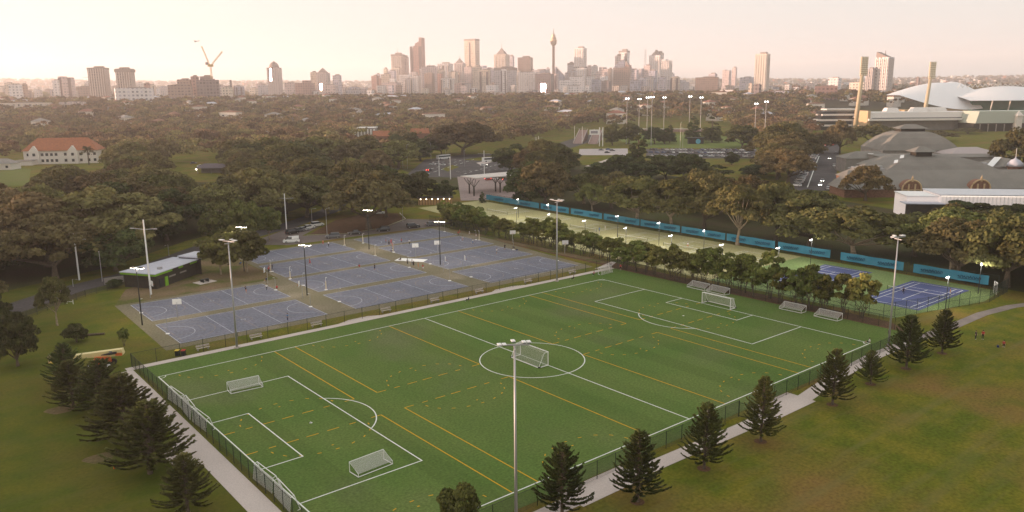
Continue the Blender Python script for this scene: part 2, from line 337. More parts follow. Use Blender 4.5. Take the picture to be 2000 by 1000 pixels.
sheet('car_park', [(58,104),(66,96.5),(88,96),(121,94.6),(128,97),(127,108),(121,116),(104,104),(90,102),(76,109),(92,126),(80,127),(63,113)], .026, mat('car_park_asphalt', (.145,.115,.105), c2=(.18,.145,.13), scale=.12, detail=5, fine=2.0, fa=.15, rough=.95))
sheet('planting_bed', [(79,110),(90,103.5),(104,105.5),(120,117),(126,131),(118,140),(100,132)], .030, M_MULCH)
MB().strip([(77.5,109),(90,102.6),(104,104.6),(120.5,116.3),(127,131)], .35, .1).build('kerb', M_CONC, kind='structure')
sheet('plaza_paving', gp((893,345),(1020,352),(1010,390),(900,392)), .03, mat('plaza_paving', (.30,.225,.205), c2=(.25,.19,.175), scale=.2, fine=1.5))
sheet('road_junction', gp((790,345),(830,312),(905,302),(1000,300),(1005,322),(1012,346),(893,347)), .028, M_ROAD)
sheet('traffic_island', gp((862,330),(884,322),(897,326),(874,335)), .034, M_GRASS)
sheet('traffic_island', gp((930,318),(965,311),(972,314),(938,322)), .034, M_CONC)
sheet('verge', gp((905,312),(960,304),(990,305),(935,314)), .034, M_GRASS)
for a_, c_ in (((800,342),(905,312)),((815,346),(930,310)),((905,340),(990,316)),((890,335),(1000,330))):
    g0, g1 = G(*a_), G(*c_); b_ = MB()
    for i in range(9): b_.strip([(g0[0]+(g1[0]-g0[0])*(i+.1)/9, g0[1]+(g1[1]-g0[1])*(i+.1)/9),(g0[0]+(g1[0]-g0[0])*(i+.6)/9, g0[1]+(g1[1]-g0[1])*(i+.6)/9)], .45, .036)
    b_.build('lane_marking', M_LINE, kind='structure')
band('far_road', [G(905,312), G(985,306), G(1060,296), G(1130,276), G(1185,256), G(1235,240)], 26, .026, M_ROAD)
band('straight_road', [G(1592,372), G(1603,335), G(1628,262), G(1640,233)], 17, .024, M_ROAD)
band('angle_parking', [G(1558,372), G(1572,337), G(1594,298)], 14, .022, M_ROAD)
MB().strip([G(1577,366), G(1590,330), G(1600,305)], .5, .04).build('kerb_line', M_LINE, kind='structure')
sheet('gravel_car_park', gp((1132,291),(1226,290),(1226,303),(1130,303)), .03, mat('pale_gravel', (.46,.40,.39), c2=(.40,.35,.34), scale=.2))
sheet('gravel_car_park', gp((1262,291),(1478,292),(1480,310),(1262,309)), .03, M_ROAD)
band('gravel_track', gp((1232,302),(1190,312),(1150,325)), 5, .032, M_CONC)
sheet('sports_oval', gp((1240,255),(1310,250),(1490,252),(1490,290),(1250,288),(1190,268)), .02, mat('oval_grass', (.125,.165,.038), c2=(.15,.175,.05), scale=.02, fine=1.0, spec=.05, rough=1))
band('oval_path', gp((1235,257),(1330,256),(1420,258)), 6, .03, M_CONC)
sheet('lawn', gp((-40,322),(60,330),(56,362),(-40,364)), .02, mat('lawn_grass', (.135,.165,.042), c2=(.15,.155,.05), scale=.05, fine=1.0, spec=.05, rough=1))
sheet('woodland_floor', [(166,-100),(178,150),(225,290),(330,260),(300,80),(230,-110)], .014, M_LITTER)
sheet('woodland_floor', [(-90,60),(-14,85),(16,100),(44,126),(75,145),(108,175),(150,235),(90,330),(-60,330),(-160,120)], .013, M_LITTER)

# closed box of evening air round everything
hz = MB().box((50,40,204), (18900,18900,412)).build('haze', None, kind='stuff')
hm = bpy.data.materials.new('evening_haze'); hm.use_nodes = True; n = hm.node_tree; n.nodes.remove(n.nodes['Principled BSDF'])
pv = n.nodes.new('ShaderNodeVolumePrincipled'); pv.inputs['Density'].default_value = HAZE_DENS if 'HAZE_DENS' in globals() else 1.25e-4
pv.inputs['Color'].default_value = (1.0, .94, .93, 1); pv.inputs['Anisotropy'].default_value = .38
n.links.new(pv.outputs[0], n.nodes['Material Output'].inputs['Volume']); hz.data.materials.clear(); hz.data.materials.append(hm)
# ------------------------------------------------------------------ football field markings
def arc(cx, cy, r, a0, a1, n=28): return [(cx+r*math.cos(a0+(a1-a0)*i/n), cy+r*math.sin(a0+(a1-a0)*i/n)) for i in range(n+1)]
FL, FW = 105.0, 68.0
b = MB(); lw, zl = .17, .043
b.strip([(0,0),(FL,0),(FL,-FW),(0,-FW)], lw, zl, True); b.strip([(FL/2,-.1),(FL/2,-FW+.1)], lw, zl+.002)
b.strip(arc(FL/2, -FW/2, 9.15, 0, 2*math.pi, 72)[:-1], lw, zl+.004, True)
for s in (0, 1):
    X = lambda u: u if s == 0 else FL-u
    b.strip([(X(.1),-FW/2+20.16),(X(16.5),-FW/2+20.16),(X(16.5),-FW/2-20.16),(X(.1),-FW/2-20.16)], lw, zl+.002)
    b.strip([(X(.1),-FW/2+9.16),(X(5.5),-FW/2+9.16),(X(5.5),-FW/2-9.16),(X(.1),-FW/2-9.16)], lw, zl+.002)
    a = math.acos(5.5/9.15)
    b.strip([(X(11+9.15*math.cos(t)), -FW/2+9.15*math.sin(t)) for t in np.linspace(-a+.02, a-.02, 26)], lw, zl+.004)
    b.strip(arc(X(11), -FW/2, .12, 0, 6.2, 10), .2, zl+.002)
    for cy in (0, -FW):
        b.strip([(X(.1+1.0*math.cos(t)), cy+(-1 if cy == 0 else 1)*(.1+1.0*math.sin(t))) for t in np.linspace(0, 1.57, 8)], .12, zl+.004)
b.build('white_field_markings', M_LINE, kind='structure')
b = MB(); yw, zy = .165, .037
for x in (20, 24, 44, 61, 81, 85):
    b.strip([(x,-.1),(x,-30)], yw, zy); b.strip([(x,-38),(x,-67.9)], yw, zy)
for x0, x1, s in ((0,20,1),(24,44,0),(61,81,0),(85,105,1)):
    for y in (-30, -38):
        b.strip([(x0+.05,y),(x0+1.6,y)], yw, zy+.001); b.strip([(x1-1.6,y),(x1-.05,y)], yw, zy+.001)
        for q in (3.6, 6.4, 9.3, 12.4, 15.4): b.strip([(x0+q-(.9 if q > 5 and q < 14 else .5),y),(x0+q+(.9 if q > 5 and q < 14 else .5),y)], yw, zy+.001)
    for y, sg in ((-30,1),(-38,-1),(0,-1),(-68,1)):
        c = (x0+x1)/2
        for k in range(9):
            a = math.pi*(.06+.88*k/8); px_, py_ = c+7.2*math.cos(a), y+sg*6.0*math.sin(a)**.8
            a2 = a+math.pi/2*sg
            tx, ty = -math.sin(a), sg*math.cos(a)
            b.strip([(px_-tx*.28, py_-ty*.28),(px_+tx*.28, py_+ty*.28)], .16, zy+.001)
        b.strip([(c-.15, y+sg*6.1*.75),(c+.15, y+sg*6.1*.75)], .2, zy+.001)
b.build('yellow_field_markings', M_YLINE, kind='structure')

# ------------------------------------------------------------------ netball courts
CT = {}
def court(x0, y0, w_, d_, mk):
    o = MB().poly([(x0,y0),(x0+w_,y0),(x0+w_,y0+d_),(x0,y0+d_)], .030).build('netball_court', M_COURT, kind='structure')
    b = MB(); t = .1; z = .036
    b.strip([(x0+.1,y0+.1),(x0+w_-.1,y0+.1),(x0+w_-.1,y0+d_-.1),(x0+.1,y0+d_-.1)], t, z, True)
    for q in (1/3, 2/3): b.strip([(x0+w_*q,y0+.2),(x0+w_*q,y0+d_-.2)], t, z+.001)
    for sx in (0, 1):
        X = (lambda u: x0+.2+u) if sx == 0 else (lambda u: x0+w_-.2-u)
        b.strip([(X(4.9*math.cos(a)), y0+d_/2+4.9*math.sin(a)) for a in np.linspace(-1.57, 1.57, 24)], t, z+.002)
    b.strip(arc(x0+w_/2, y0+d_/2, .45, 0, 6.2, 12), t, z+.001)
    b.build('white_court_markings', M_CLINE, parent=o)
    b = MB()
    if mk:
        for sx in (0, 1):
            X = (lambda u: x0+.8+u) if sx == 0 else (lambda u: x0+w_-.8-u)
            b.strip([(X(0), y0+.7),(X(0), y0+d_-.7)], .08, z+.003)
            b.strip([(X(1.6), y0+d_/2-6.4)]+[(X(1.6+6.6*math.cos(a)), y0+d_/2+6.4*math.sin(a)) for a in np.linspace(-1.5, 1.5, 24)]+[(X(1.6), y0+d_/2+6.4)], .08, z+.003)
            b.strip([(X(0.1), y0+d_/2-2.4),(X(5.8), y0+d_/2-2.4),(X(5.8), y0+d_/2+2.4),(X(.1), y0+d_/2+2.4)], .07, z+.004)
    b.strip([(x0+w_/2, y0+.4),(x0+w_/2, y0+d_-.4)], .08, z+.003)
    b.strip(arc(x0+w_/2, y0+d_/2, 1.8, 0, 6.2, 20), .08, z+.004)
    b.build('ochre_court_markings', M_OLINE, parent=o)
CTS = [(8.5,16.2,30.3,16.2),(45.4,15.9,30.4,16.2),(82.0,15.4,30.0,16.6),
       (8.8,35.6,30.4,16.8),(46.0,35.4,30.6,17.0),(83.0,35.0,29.8,17.6),
       (46.6,55.0,30.8,18.0),(84.0,55.2,30.4,18.4),(47.6,76.0,30.4,15.6),(85.4,75.8,30.2,15.6)]
for i, c in enumerate(CTS): court(*c, i in (0,1,2,3,4,5,6,7))

def grid_net(b, o, u, v, nu, nv, r=.012):
    o, u, v = Vector(o), Vector(u), Vector(v)
    for i in range(nu+1): b.tube([o+u*(i/nu), o+u*(i/nu)+v], r, 3, False)
    for j in range(nv+1): b.tube([o+v*(j/nv), o+v*(j/nv)+u], r, 3, False)
# ------------------------------------------------------------------ tennis courts
TX = lambda Y: 165.4+(Y+66)*(7.4/200.7)           # back line of the courts
sheet('tennis_grass', [(126,20),(TX(20)-1,20),(TX(138)-1,138),(140,138)], .020, M_TENNIS)
sheet('tennis_grass', [(124,-18),(TX(-18)-1,-18),(TX(20)-1,20),(126,20)], .020, M_TENNIS)
sheet('tennis_hardcourt', [(124,-63),(152,-70),(TX(-69)-1,-69),(TX(-18)-1,-18),(124,-18)], .020, M_HARD)
def tennis(xc, yc, blue, m=M_LINE):
    b = MB(); L, W_ = 23.77, 10.97; z = .032
    X0, X1, Y0, Y1 = xc-L/2, xc+L/2, yc-W_/2, yc+W_/2
    if blue: MB().poly([(X0-1.2,Y0-1.0),(X1+1.2,Y0-1.0),(X1+1.2,Y1+1.0),(X0-1.2,Y1+1.0)], .026).build('tennis_court_surface', M_TBLUE, kind='structure')
    b.strip([(X0,Y0),(X1,Y0),(X1,Y1),(X0,Y1)], .16, z, True)
    for d in (1.37, W_-1.37): b.strip([(X0+.1,Y0+d),(X1-.1,Y0+d)], .15, z+.002)
    for d in (-6.4, 6.4): b.strip([(xc+d,Y0+1.45),(xc+d,Y1-1.45)], .15, z+.004)
    b.strip([(xc-6.3,yc),(xc+6.3,yc)], .15, z+.002)
    b.build('tennis_court_lines', m, kind='structure')
    t = thing('tennis_net', f'tennis net across {"blue hard" if blue else "pale grass"} court {TNAME.pop(0)}', 'net', (xc,yc,.02), 0, 'nets on the tennis courts')
    b = MB(); grid_net(b, (0,-6.3,.06), (0,12.6,0), (0,0,.84), 50, 6, .008); b.build('net', M_FENCE, t, kind='stuff')
    MB().box((0,0,.90), (.05,12.4,.07)).build('net_band', M_WHITE, t)
    for s in (-1, 1): MB().tube([(0,s*6.35,0),(0,s*6.35,1.08)], .05).build('post', M_FENCE, t)
TNAME = ['nearest the lawn at right', 'behind the sapling row at right', 'third from the lawn corner', 'in the middle behind the first saplings', 'below the fifth blue banner', 'below the fourth blue banner', 'below the third blue banner', 'near the far left banner']
tennis(147.0,-57.5,True); tennis(148.5,-34.0,True)
for y in (-8, 12, 32, 55, 80, 105): tennis(149.5+(y+8)*.05, y, False)

# ------------------------------------------------------------------ fences
def chain(a, b_, h, dx=.16, r=.009):
    """chain-link wires of one straight fence run, every wire real"""
    a = Vector(a); b_ = Vector(b_); d = b_-a; L = d.length; u = d/L; nrm = Vector((-u.y, u.x))
    vs = []; fs = []; n = int(L/dx)
    for i in range(-int(h/dx), n):
        for sg in (0, 1):
            s0, s1 = i*dx, i*dx+h
            z0, z1 = .05, h
            if s0 < 0: z0 = z0+(-s0)*(z1-.05)/h; s0 = 0
            if s1 > L: z1 = z1-(s1-L)*(h-.05)/h; s1 = L
            if s1-s0 < .05: continue
            if sg: z0, z1 = h+.05-z0, h+.05-z1
            p, q = a+u*s0, a+u*s1; k = len(vs)
            for P, z in ((p, z0), (q, z1)):
                vs += [(P.x+nrm.x*r, P.y+nrm.y*r, z-r), (P.x-nrm.x*r, P.y-nrm.y*r, z-r), (P.x, P.y, z+r)]
            fs += [(k, k+1, k+4, k+3), (k+1, k+2, k+5, k+4), (k+2, k, k+3, k+5)]
    return vs, fs
def fence(pts, h, step, label, m=M_FENCE, dx=.2, r=.010, rails=(1.0,)):
    t = thing('chain_link_fence', label, 'fence', (pts[0][0], pts[0][1], 0))
    ox, oy = pts[0]
    pm = MB().tube([(0,0,0),(0,0,h+.08)], .045, 6).mesh('post', m)
    V = MB(); Rl = MB()
    for (a, b_) in zip(pts[:-1], pts[1:]):
        a2 = (a[0]-ox, a[1]-oy); b2 = (b_[0]-ox, b_[1]-oy); L = math.dist(a2, b2); n = max(1, round(L/step))
        V.add(*chain(a2, b2, h, dx, r))
        for q in rails: Rl.tube([(a2[0],a2[1],h*q),(b2[0],b2[1],h*q)], .028, 5)
        for i in range(n+1 if b_ is pts[-1] else n):
            f = i/n; obj('post', pm, t, (a2[0]+(b2[0]-a2[0])*f, a2[1]+(b2[1]-a2[1])*f, 0))
    V.build('wire_mesh', m, t, kind='stuff'); Rl.build('rail', m, t)
    return t
fence([(-2.0,8.3),(115.6,8.3)], 2.4, 4.0, 'long dark chain link fence between football field and netball courts', dx=.34, r=.008)
fence([(-2.0,8.1),(-2.0,-71.8)], 2.4, 2.5, 'dark chain link fence along the left path behind the goal line', dx=.26, r=.008)
fence([(-2.0,-72.0),(58.5,-72.0)], 2.4, 3.2, 'dark chain link fence on the near side of field, lower half')
fence([(61.0,-72.0),(84,-71.9),(114,-71.9)], 2.4, 3.2, 'dark chain link fence on the near side of field toward right corner')
fence([(117.0,-70.0),(117.0,9.0)], 2.4, 3.2, 'dark chain link fence between football field and the mulch bed')
fence([(122.0,10),(120.8,50),(120.5,100)], 3.2, 3.5, 'dark tall fence between netball courts and the sapling row', rails=(1.0,.5))
fence([(122.3,9.5),(122.4,-62),(152,-71.0),(164.6,-70.2)], 3.2, 3.0, 'tall dark fence round the near end of the tennis courts', rails=(1.0,.5))
fence([(-42,30),(-13,53.5),(3,68),(11,72)], 1.5, 3.0, 'low dark fence along the verge left of the clubhouse', dx=.3)
b = MB()
GT = thing('gate', 'dark open gate in the near fence beside the wide concrete path', 'gate', (58.6,-72.0,0), R(-72))
b.box((1.1,0,2.1), (2.2,.06,.06)); b.box((1.1,0,.12), (2.2,.06,.06)); b.build('gate_frame', M_FENCE, GT)
b = MB(); v_, f_ = chain((0,0), (2.2,0), 2.1, .18, .009); b.add(v_, f_).build('wire_mesh', M_FENCE, GT, kind='stuff')
for x in (0, 2.2): MB().tube([(x,0,0),(x,0,2.4)], .05).build('post', M_FENCE, GT)

# ------------------------------------------------------------------ goals
def big_goal(label, loc, rz):
    """mouth along local Y at x=0, net running to -x"""
    t = thing('football_goal', label, 'goal', loc, rz); Wd, H, D0, D1 = 7.3, 2.44, .9, 2.1
    for s in (-1, 1): MB().tube([(0,s*Wd/2,0),(0,s*Wd/2,H)], .075, 8).build('post', M_WHITE, t)
    MB().tube([(0,-Wd/2-.05,H),(0,Wd/2+.05,H)], .075, 8).build('crossbar', M_WHITE, t)
    for s in (-1, 1):
        MB().tube([(0,s*Wd/2,H),(-D0,s*Wd/2,H-.06),(-D1,s*Wd/2,.1)], .045, 6).build('side_stay', M_WHITE, t)
        MB().tube([(0,s*Wd/2,.08),(-D1,s*Wd/2,.08)], .075, 6).build('base_bar', M_WHITE, t)
        MB().box((-D1+.1,s*Wd/2,.12), (.45,.18,.22)).build('wheel_block', M_BLACK, t)
    MB().tube([(-D1,-Wd/2,.08),(-D1,Wd/2,.08)], .08, 6).build('ground_bar', M_WHITE, t)
    b = MB(); grid_net(b, (-D0,-Wd/2,H-.06), (0,Wd,0), (-D1+D0,0,-H+.2), 40, 14, .014); grid_net(b, (0,-Wd/2,H), (0,Wd,0), (-D0,0,-.06), 40, 5)
    for s in (-1, 1):
        grid_net(b, (0,s*Wd/2,.1), (0,0,H-.1), (-D0,0,0), 12, 5); grid_net(b, (-D0,s*Wd/2,.1), (0,0,H-.3), (-.55,0,0), 12, 4)
    b.build('net', M_NET, t, kind='stuff'); return t
big_goal('full size white football goal with net standing on the centre circle', (52.4,-34.6,.04), 0)
big_goal('full size white football goal at the far right goal line', (105.0,-34.0,.04), R(180))
def small_goal(Wd=5.0, H=2.0, D=1.3):
    t = thing('training_goal', 'x', 'goal')
    b = MB()
    for s in (-1, 1): MB().tube([(0,s*Wd/2,.05),(0,s*Wd/2,H)], .055, 6).build('post', M_WHITE, t)
    MB().tube([(0,-Wd/2-.04,H),(0,Wd/2+.04,H)], .055, 6).build('crossbar', M_WHITE, t)
    for s in (-1, 1):
        MB().tube([(0,s*Wd/2,.05),(-D,s*Wd/2,.05)], .05, 6).build('base_bar', M_WHITE, t)
        MB().tube([(0,s*Wd/2,H),(-.4,s*Wd/2,H),(-D,s*Wd/2,.05)], .04, 6).build('side_stay', M_WHITE, t)
    MB().tube([(-D,-Wd/2,.05),(-D,Wd/2,.05)], .05, 6).build('ground_bar', M_WHITE, t)
    b = MB(); grid_net(b, (-.4,-Wd/2,H), (0,Wd,0), (-D+.4,0,-H+.1), 40, 17, .016); b.build('net', M_NET, t, kind='stuff')
    return t
SG = small_goal()
def sgoal(label, p, rz, tilt=0, z=.05, sc=1.0):
    o = place(SG, USED, (p[0], p[1], z), rz, label, 'movable training goals', sc); o.rotation_euler = (0, R(tilt), rz); return o
# tipped on to their crossbars: lying goals
sgoal('white training goal lying on its back inside the near left penalty box', (10.5,-50.8), R(-86), 90, .1, 1.0)
sgoal('white training goal lying flat on the far edge of the left penalty box', (9.0,-13.8), R(-94), 90, .1, 1.0)
sgoal('white training goal behind the far goal, left half of the pair', (116.0,-21.7), R(180), 88, .12)
sgoal('white training goal behind the far goal, right half of the pair', (116.0,-27.3), R(178), 88, .12)
sgoal('white training goal by the mulch bed, left of the two near the corner', (115.3,-46.6), R(182), 88, .12)
sgoal('white training goal by the mulch bed nearest the right corner', (115.5,-54.5), R(180), 88, .12)
sgoal('white training goal leaning on the left fence, farthest of five', (-.35,-13.6), R(4), -18)
sgoal('white training goal leaning on the left fence, second from the far end', (-.35,-19.2), R(-4), -14)
sgoal('white training goal leaning on the left fence, in the middle of five', (-.35,-24.8), R(3), -18)
sgoal('white training goal by the left fence, just above the nearest one', (-.35,-47.2), R(3), -16)
sgoal('white training goal by the left fence at the very bottom edge', (-.35,-52.9), R(-3), -18)
sgoal('white training goal parked at the far corner of field by the gate', (110.4,4.6), R(95), -8, .05, .9)

# ------------------------------------------------------------------ lighting masts
def tall_mast():
    t = thing('floodlight_mast', 'x', 'floodlight')
    MB().tube([(0,0,0),(0,0,8),(0,0,20)], [.20,.15,.10], 12).build('pole', M_GALV, t, smooth=True)
    MB().box((0,0,.15), (.7,.7,.3)).build('base_block', M_CONC, t)
    MB().box((0,0,20.05), (.16,3.2,.14)).build('cross_arm', M_GALV, t)
    MB().box((0,0,19.7), (1.6,.14,.12)).build('cross_arm', M_GALV, t)
    for x, y in ((.35,-1.5),(.35,-1.0),(-.3,1.1),(-.3,1.6),(.8,.1)):
        h = MB().box((x,y,20.25), (.62,.40,.10), R(10)).build('lamp_panel', M_WHITE, t)
        MB().box((x,y,20.15), (.5,.32,.09), R(10)).build('lens', M_GLASS, h)
    MB().box((.18,0,2.6), (.16,.26,.6)).build('control_box', M_BLACK, t)
    return t
TM = tall_mast()
for p, rz, l in (((15.6,6.4),20,'tall grey floodlight mast by the far fence at the left, near the bins'),((95.2,5.9),10,'tall grey floodlight mast by the far fence toward the right corner'),
                 ((106.0,-70.9),70,'tall grey floodlight mast by the near fence at the right corner'),((16.35,-73.0),55,'tall grey floodlight mast nearest the camera at the bottom edge')):
    place(TM, USED, (p[0],p[1],0), R(rz), l, 'tall field floodlights')
def court_mast():
    t = thing('court_light', 'x', 'floodlight')
    MB().tube([(0,0,0),(0,0,11.8)], [.14,.09], 8).build('pole', M_BLACK, t)
    MB().box((0,0,11.8), (.1,2.6,.1)).build('cross_arm', M_BLACK, t)
    for y in (-1.2, -.45, .5, 1.2):
        h = MB().box((.2,y,11.95), (.75,.5,.16)).build('lamp_housing', M_BLACK, t)
        MB().box((.25,y,11.82), (.62,.42,.10)).build('lamp', M_LAMP, h)
    ld = bpy.data.lights.new('lamp_light', 'POINT'); ld.energy = 420; ld.shadow_soft_size = .4; ld.color = (1,.90,.74); obj('lamp_light', ld, t, (.9,0,11.4))
    return t
CM = court_mast()
for px_, py_, l in ((278,635,'at the left edge of the courts by the grass'),(600,577,'in the middle of the courts beside a white backboard'),(721,487,'between the two far blue courts near the car park'),(860,517,'on the right half of the courts between two backboards'),(477,530,'behind the round tree by the clubhouse')):
    g = G(px_, py_); place(CM, USED, (g[0],g[1],0), R(35), 'lit black court light '+l, 'lit netball court lights')
def tennis_mast():
    t = thing('tennis_light', 'x', 'floodlight')
    MB().tube([(0,0,0),(0,0,6.9)], [.09,.07], 6).build('pole', M_BLACK, t)
    MB().tube([(0,0,6.85),(.5,0,7.0)], .05, 5).build('arm', M_BLACK, t)
    h = MB().box((.62,0,7.02), (.62,.42,.12)).build('lamp_housing', M_GALV, t)
    MB().box((.62,0,6.92), (.54,.38,.10)).build('lamp', M_LAMPW, h)
    MB().lathe((.0,0,6.95), [(.05,0),(.12,.05),(.14,.13),(.06,.2)], 8).build('lamp', M_LAMPW, t)
    ld = bpy.data.lights.new('lamp_light', 'POINT'); ld.energy = 280; ld.shadow_soft_size = .25; ld.color = (1,.95,.86); obj('lamp_light', ld, t, (.9,0,6.6))
    return t
NM = tennis_mast()
TL = [(1012,389,'above the leftmost blue banner'),(1009,406,'in front of the leftmost blue banner'),(1071,399,'above the second blue banner'),(1073,418,'before the second blue banner'),(1143,431,'in front of the third blue banner'),(1207,422,'above the fourth blue banner'),(1223,445,'in front of the fourth blue banner'),(1288,435,'above the fifth blue banner'),
      (1312,460,'in front of the fifth blue banner'),(1376,450,'above the sixth blue banner'),(1412,478,'in front of the sixth blue banner'),(1522,484,'in front of the seventh blue banner'),(1586,468,'above the eighth blue banner'),(1853,541,'in front of the last banner at right'),(1917,515,'among the dark trees behind the last banner'),(1784,468,'standing in the dark trees right of the mast')]
for px_, py_, l in TL:
    g = G(px_, py_, 7.0); place(NM, USED, (g[0],g[1],0), R(rnd.choice((180,200,160))), 'lit lamp on a slim dark pole '+l, 'lit tennis court lamps')
# blue banners on the back fence
BF = thing('banner_fence', 'dark fence carrying the blue banners behind the tennis courts', 'fence', (0,0,0))
n_ = 58; pm = MB().tube([(0,0,0),(0,0,3.4)], .05, 6).mesh('post', M_FENCE)
for i in range(n_+1):
    Y = 136-(136+68)*i/n_; obj('post', pm, BF, (TX(Y)+.06, Y, 0))
b = MB()
for q in (3.35, .1): b.tube([(TX(136)+.06,136,q),(TX(-68)+.06,-68,q)], .03, 5)
b.build('rail', M_FENCE, BF); b = MB(); v_, f_ = chain((TX(136)+.06,136), (TX(-68)+.06,-68), 3.3, .3, .011); b.add(v_, f_).build('wire_mesh', M_FENCE, BF, kind='stuff')
M_BAN = mat('blue_banner', (.035,.19,.29), c2=(.055,.23,.33), scale=.3, rough=.7); M_INK = mat('banner_print', (.012,.06,.12), rough=.8)
BPX = [(950,1053),(1056,1111),(1115,1176),(1179,1249),(1251,1328),(1331,1416),(1419,1513),(1519,1621),(1641,1764),(1783,1930)]
def on_line(px_):
    lo, hi = -75.0, 140.0
    for _ in range(50):
        m_ = (lo+hi)/2
        if PJ((TX(m_), m_, 0.5))[0] > px_: lo = m_
        else: hi = m_
    return (lo+hi)/2
ordw = 'leftmost,second,third,fourth,fifth,sixth,seventh,eighth,ninth,rightmost'.split(',')
for i, (a_, c_) in enumerate(BPX):
    y0, y1 = on_line(a_), on_line(c_); xm = TX((y0+y1)/2); L = abs(y0-y1); ang = math.atan2(y1-y0, TX(y1)-TX(y0))
    t = thing('banner', f'{ordw[i]} of the ten long blue banners behind tennis courts', 'banner', (xm-.04,(y0+y1)/2,0), ang, 'blue banners on the tennis court fence')
    b = MB(); ns = max(6, int(L/1.5)); vs = []; fs = []
    for k in range(ns+1):
        x = -L/2+L*k/ns; wv = .05*math.sin(k*1.9+i)+.03*math.sin(k*.7)
        for z in (.75+.05*math.sin(k*2.1+i), 1.8, 2.95+.05*math.sin(k*1.3+i*2)): vs += [(x, wv if z == 1.8 else wv*.3, z), ]
    fs = [(3*k+j, 3*k+3+j, 3*k+4+j, 3*k+1+j) for k in range(ns) for j in (0, 1)]
    b.add(vs, fs).build('cloth', M_BAN, t)
    b = MB()
    for wc in (-L*.24, L*.26):          # two dark handwritten-looking words on each
        ww = min(L*.30, 6.5); pts = []
        for k in range(40):
            f = k/39; pts.append((wc-ww/2+ww*f+.12*math.sin(k*1.9), -.14, 1.75+.25*f+.28*math.sin(k*1.25)*(1.0 if k % 7 else 1.7)))
        b.tube(pts, .075, 4); b.tube([(wc-ww/2,-.14,1.3),(wc+ww*.45,-.14,1.55)], .05, 4)
    b.build('lettering', M_INK, t)
    o = b
# backboards and netball posts
def backboard():
    t = thing('basketball_hoop', 'x', 'hoop')
    MB().tube([(0,0,0),(0,0,2.6),(.55,0,3.2)], .07, 6).build('post', M_GALV, t)
    MB().box((.6,0,3.35), (.06,1.8,1.15)).build('backboard', M_WHITE, t)
    b = MB(); b.tube([(.62+.23+.23*math.cos(a),.23*math.sin(a),3.05) for a in np.linspace(0,6.28,13)], .02, 4, False); b.build('hoop_ring', mat('hoop_orange', (.5,.12,.03)), t)
    return t
BB = backboard()
for px_, py_, rz, l in ((591,582,150,'beside the court light in the middle'),(523,553,150,'on the bare ground at the left edge'),(904,529,-30,'on the apron right of the second light'),(866,531,-30,'at the foot of the right court light'),(1001,474,-120,'at the far right fence near the saplings'),(1103,495,-120,'near the fence behind the tall mast'),(294,582,0,'pale and worn in front of the clubhouse'),(812,503,60,'cream coloured on the far middle court'),(855,497,60,'cream coloured behind the right court light'),(347,621,60,'between the two nearest left courts')):
    g = G(px_, py_); place(BB, USED, (g[0],g[1],.03), R(rz), 'white basketball backboard on post '+l, 'basketball hoops round the courts')
def npost(slim=False):
    t = thing('netball_post', 'x', 'netball post')
    if not slim: MB().tube([(0,0,0),(0,0,2.0)], .13, 8).build('padding', M_CREAM, t)
    MB().tube([(0,0,0 if slim else 2.0),(0,0,3.05),(.15,0,3.05)], .035, 6).build('post', M_GALV if slim else M_WHITE, t)
    b = MB(); b.tube([(.34+.19*math.cos(a),.19*math.sin(a),3.05) for a in np.linspace(0,6.28,11)], .02, 4, False); b.build('ring', M_WHITE, t)
    MB().lathe((0,0,0), [(.4,0),(.38,.07),(.1,.1)], 10).build('base_plate', M_WHITE, t)
    return t
NP = npost(); NS = npost(True)
NL = {(529,531):'beside the group of people at left edge',(567,545):'on the left side of the third row',(637,566):'between the middle courts',(673,479):'at the right end of the far left court',(709,475):'left of the far court light',(733,499):'at the right end of the third row',(768,492):'by the people in red shirts',(936,469):'near the far right fence'}
for (px_, py_), l in NL.items():
    g = G(px_, py_); place(NP, USED, (g[0],g[1],.03), R(rnd.randint(0,360)), 'white padded netball post '+l, 'netball posts on the courts')
k = 0
wl = ['left','right']; CNAME = ['front left','front middle','front right','second row left','second row middle','second row right','third row left','third row right','farthest left','farthest right']
for i, (x0,y0,w_,d_) in enumerate(CTS):
    for s in (0, 1):
        if (i, s) in ((8,1),(9,0),(6,1)): continue
        k += 1
        place(NS, USED, (x0+.1 if s == 0 else x0+w_-.1, y0+d_/2, .03), R(0 if s == 0 else 180), f'slim netball post on the {wl[s]} end line of the {CNAME[i]} blue court', 'slim netball posts on end lines')
# ------------------------------------------------------------------ buildings near the courts
M_ROOFG = mat('metal_roof_pale', (.50,.50,.56), c2=(.44,.44,.50), scale=.6, rough=.5, spec=.3)
M_DARKW = mat('dark_cladding', (.040,.034,.028), c2=(.055,.045,.036), scale=1.2, rough=.8)
M_LIME = mat('lime_fascia', (.20,.42,.025), rough=.6)
M_GREY = mat('grey_render', (.30,.27,.25), c2=(.25,.23,.21), scale=.5, rough=.85)
def quad_wall(b, p, q, z0, z1, th=.15):
    d = Vector((q[0]-p[0], q[1]-p[1])); L = d.length; b.box(((p[0]+q[0])/2, (p[1]+q[1])/2, (z0+z1)/2), (L, th, z1-z0), math.atan2(d.y, d.x)); return b
zr = 3.9
cl = G(232,531,zr); cf = G(302,536,zr); cr = G(392,505,zr); cb_ = G(338,502,zr)
CH = thing('clubhouse', 'dark low clubhouse with pale metal roof and lime green fascia', 'building', (cf[0],cf[1],0))
L_ = lambda p: (p[0]-cf[0], p[1]-cf[1])
q = [L_(cl), (0,0), L_(cr), L_(cb_)]
cx_, cy_ = sum(p[0] for p in q)/4, sum(p[1] for p in q)/4
ins = [(p[0]+(cx_-p[0])*.10, p[1]+(cy_-p[1])*.10) for p in q]
MB().prism(ins, 0, zr-.55).build('wall', M_DARKW, CH)
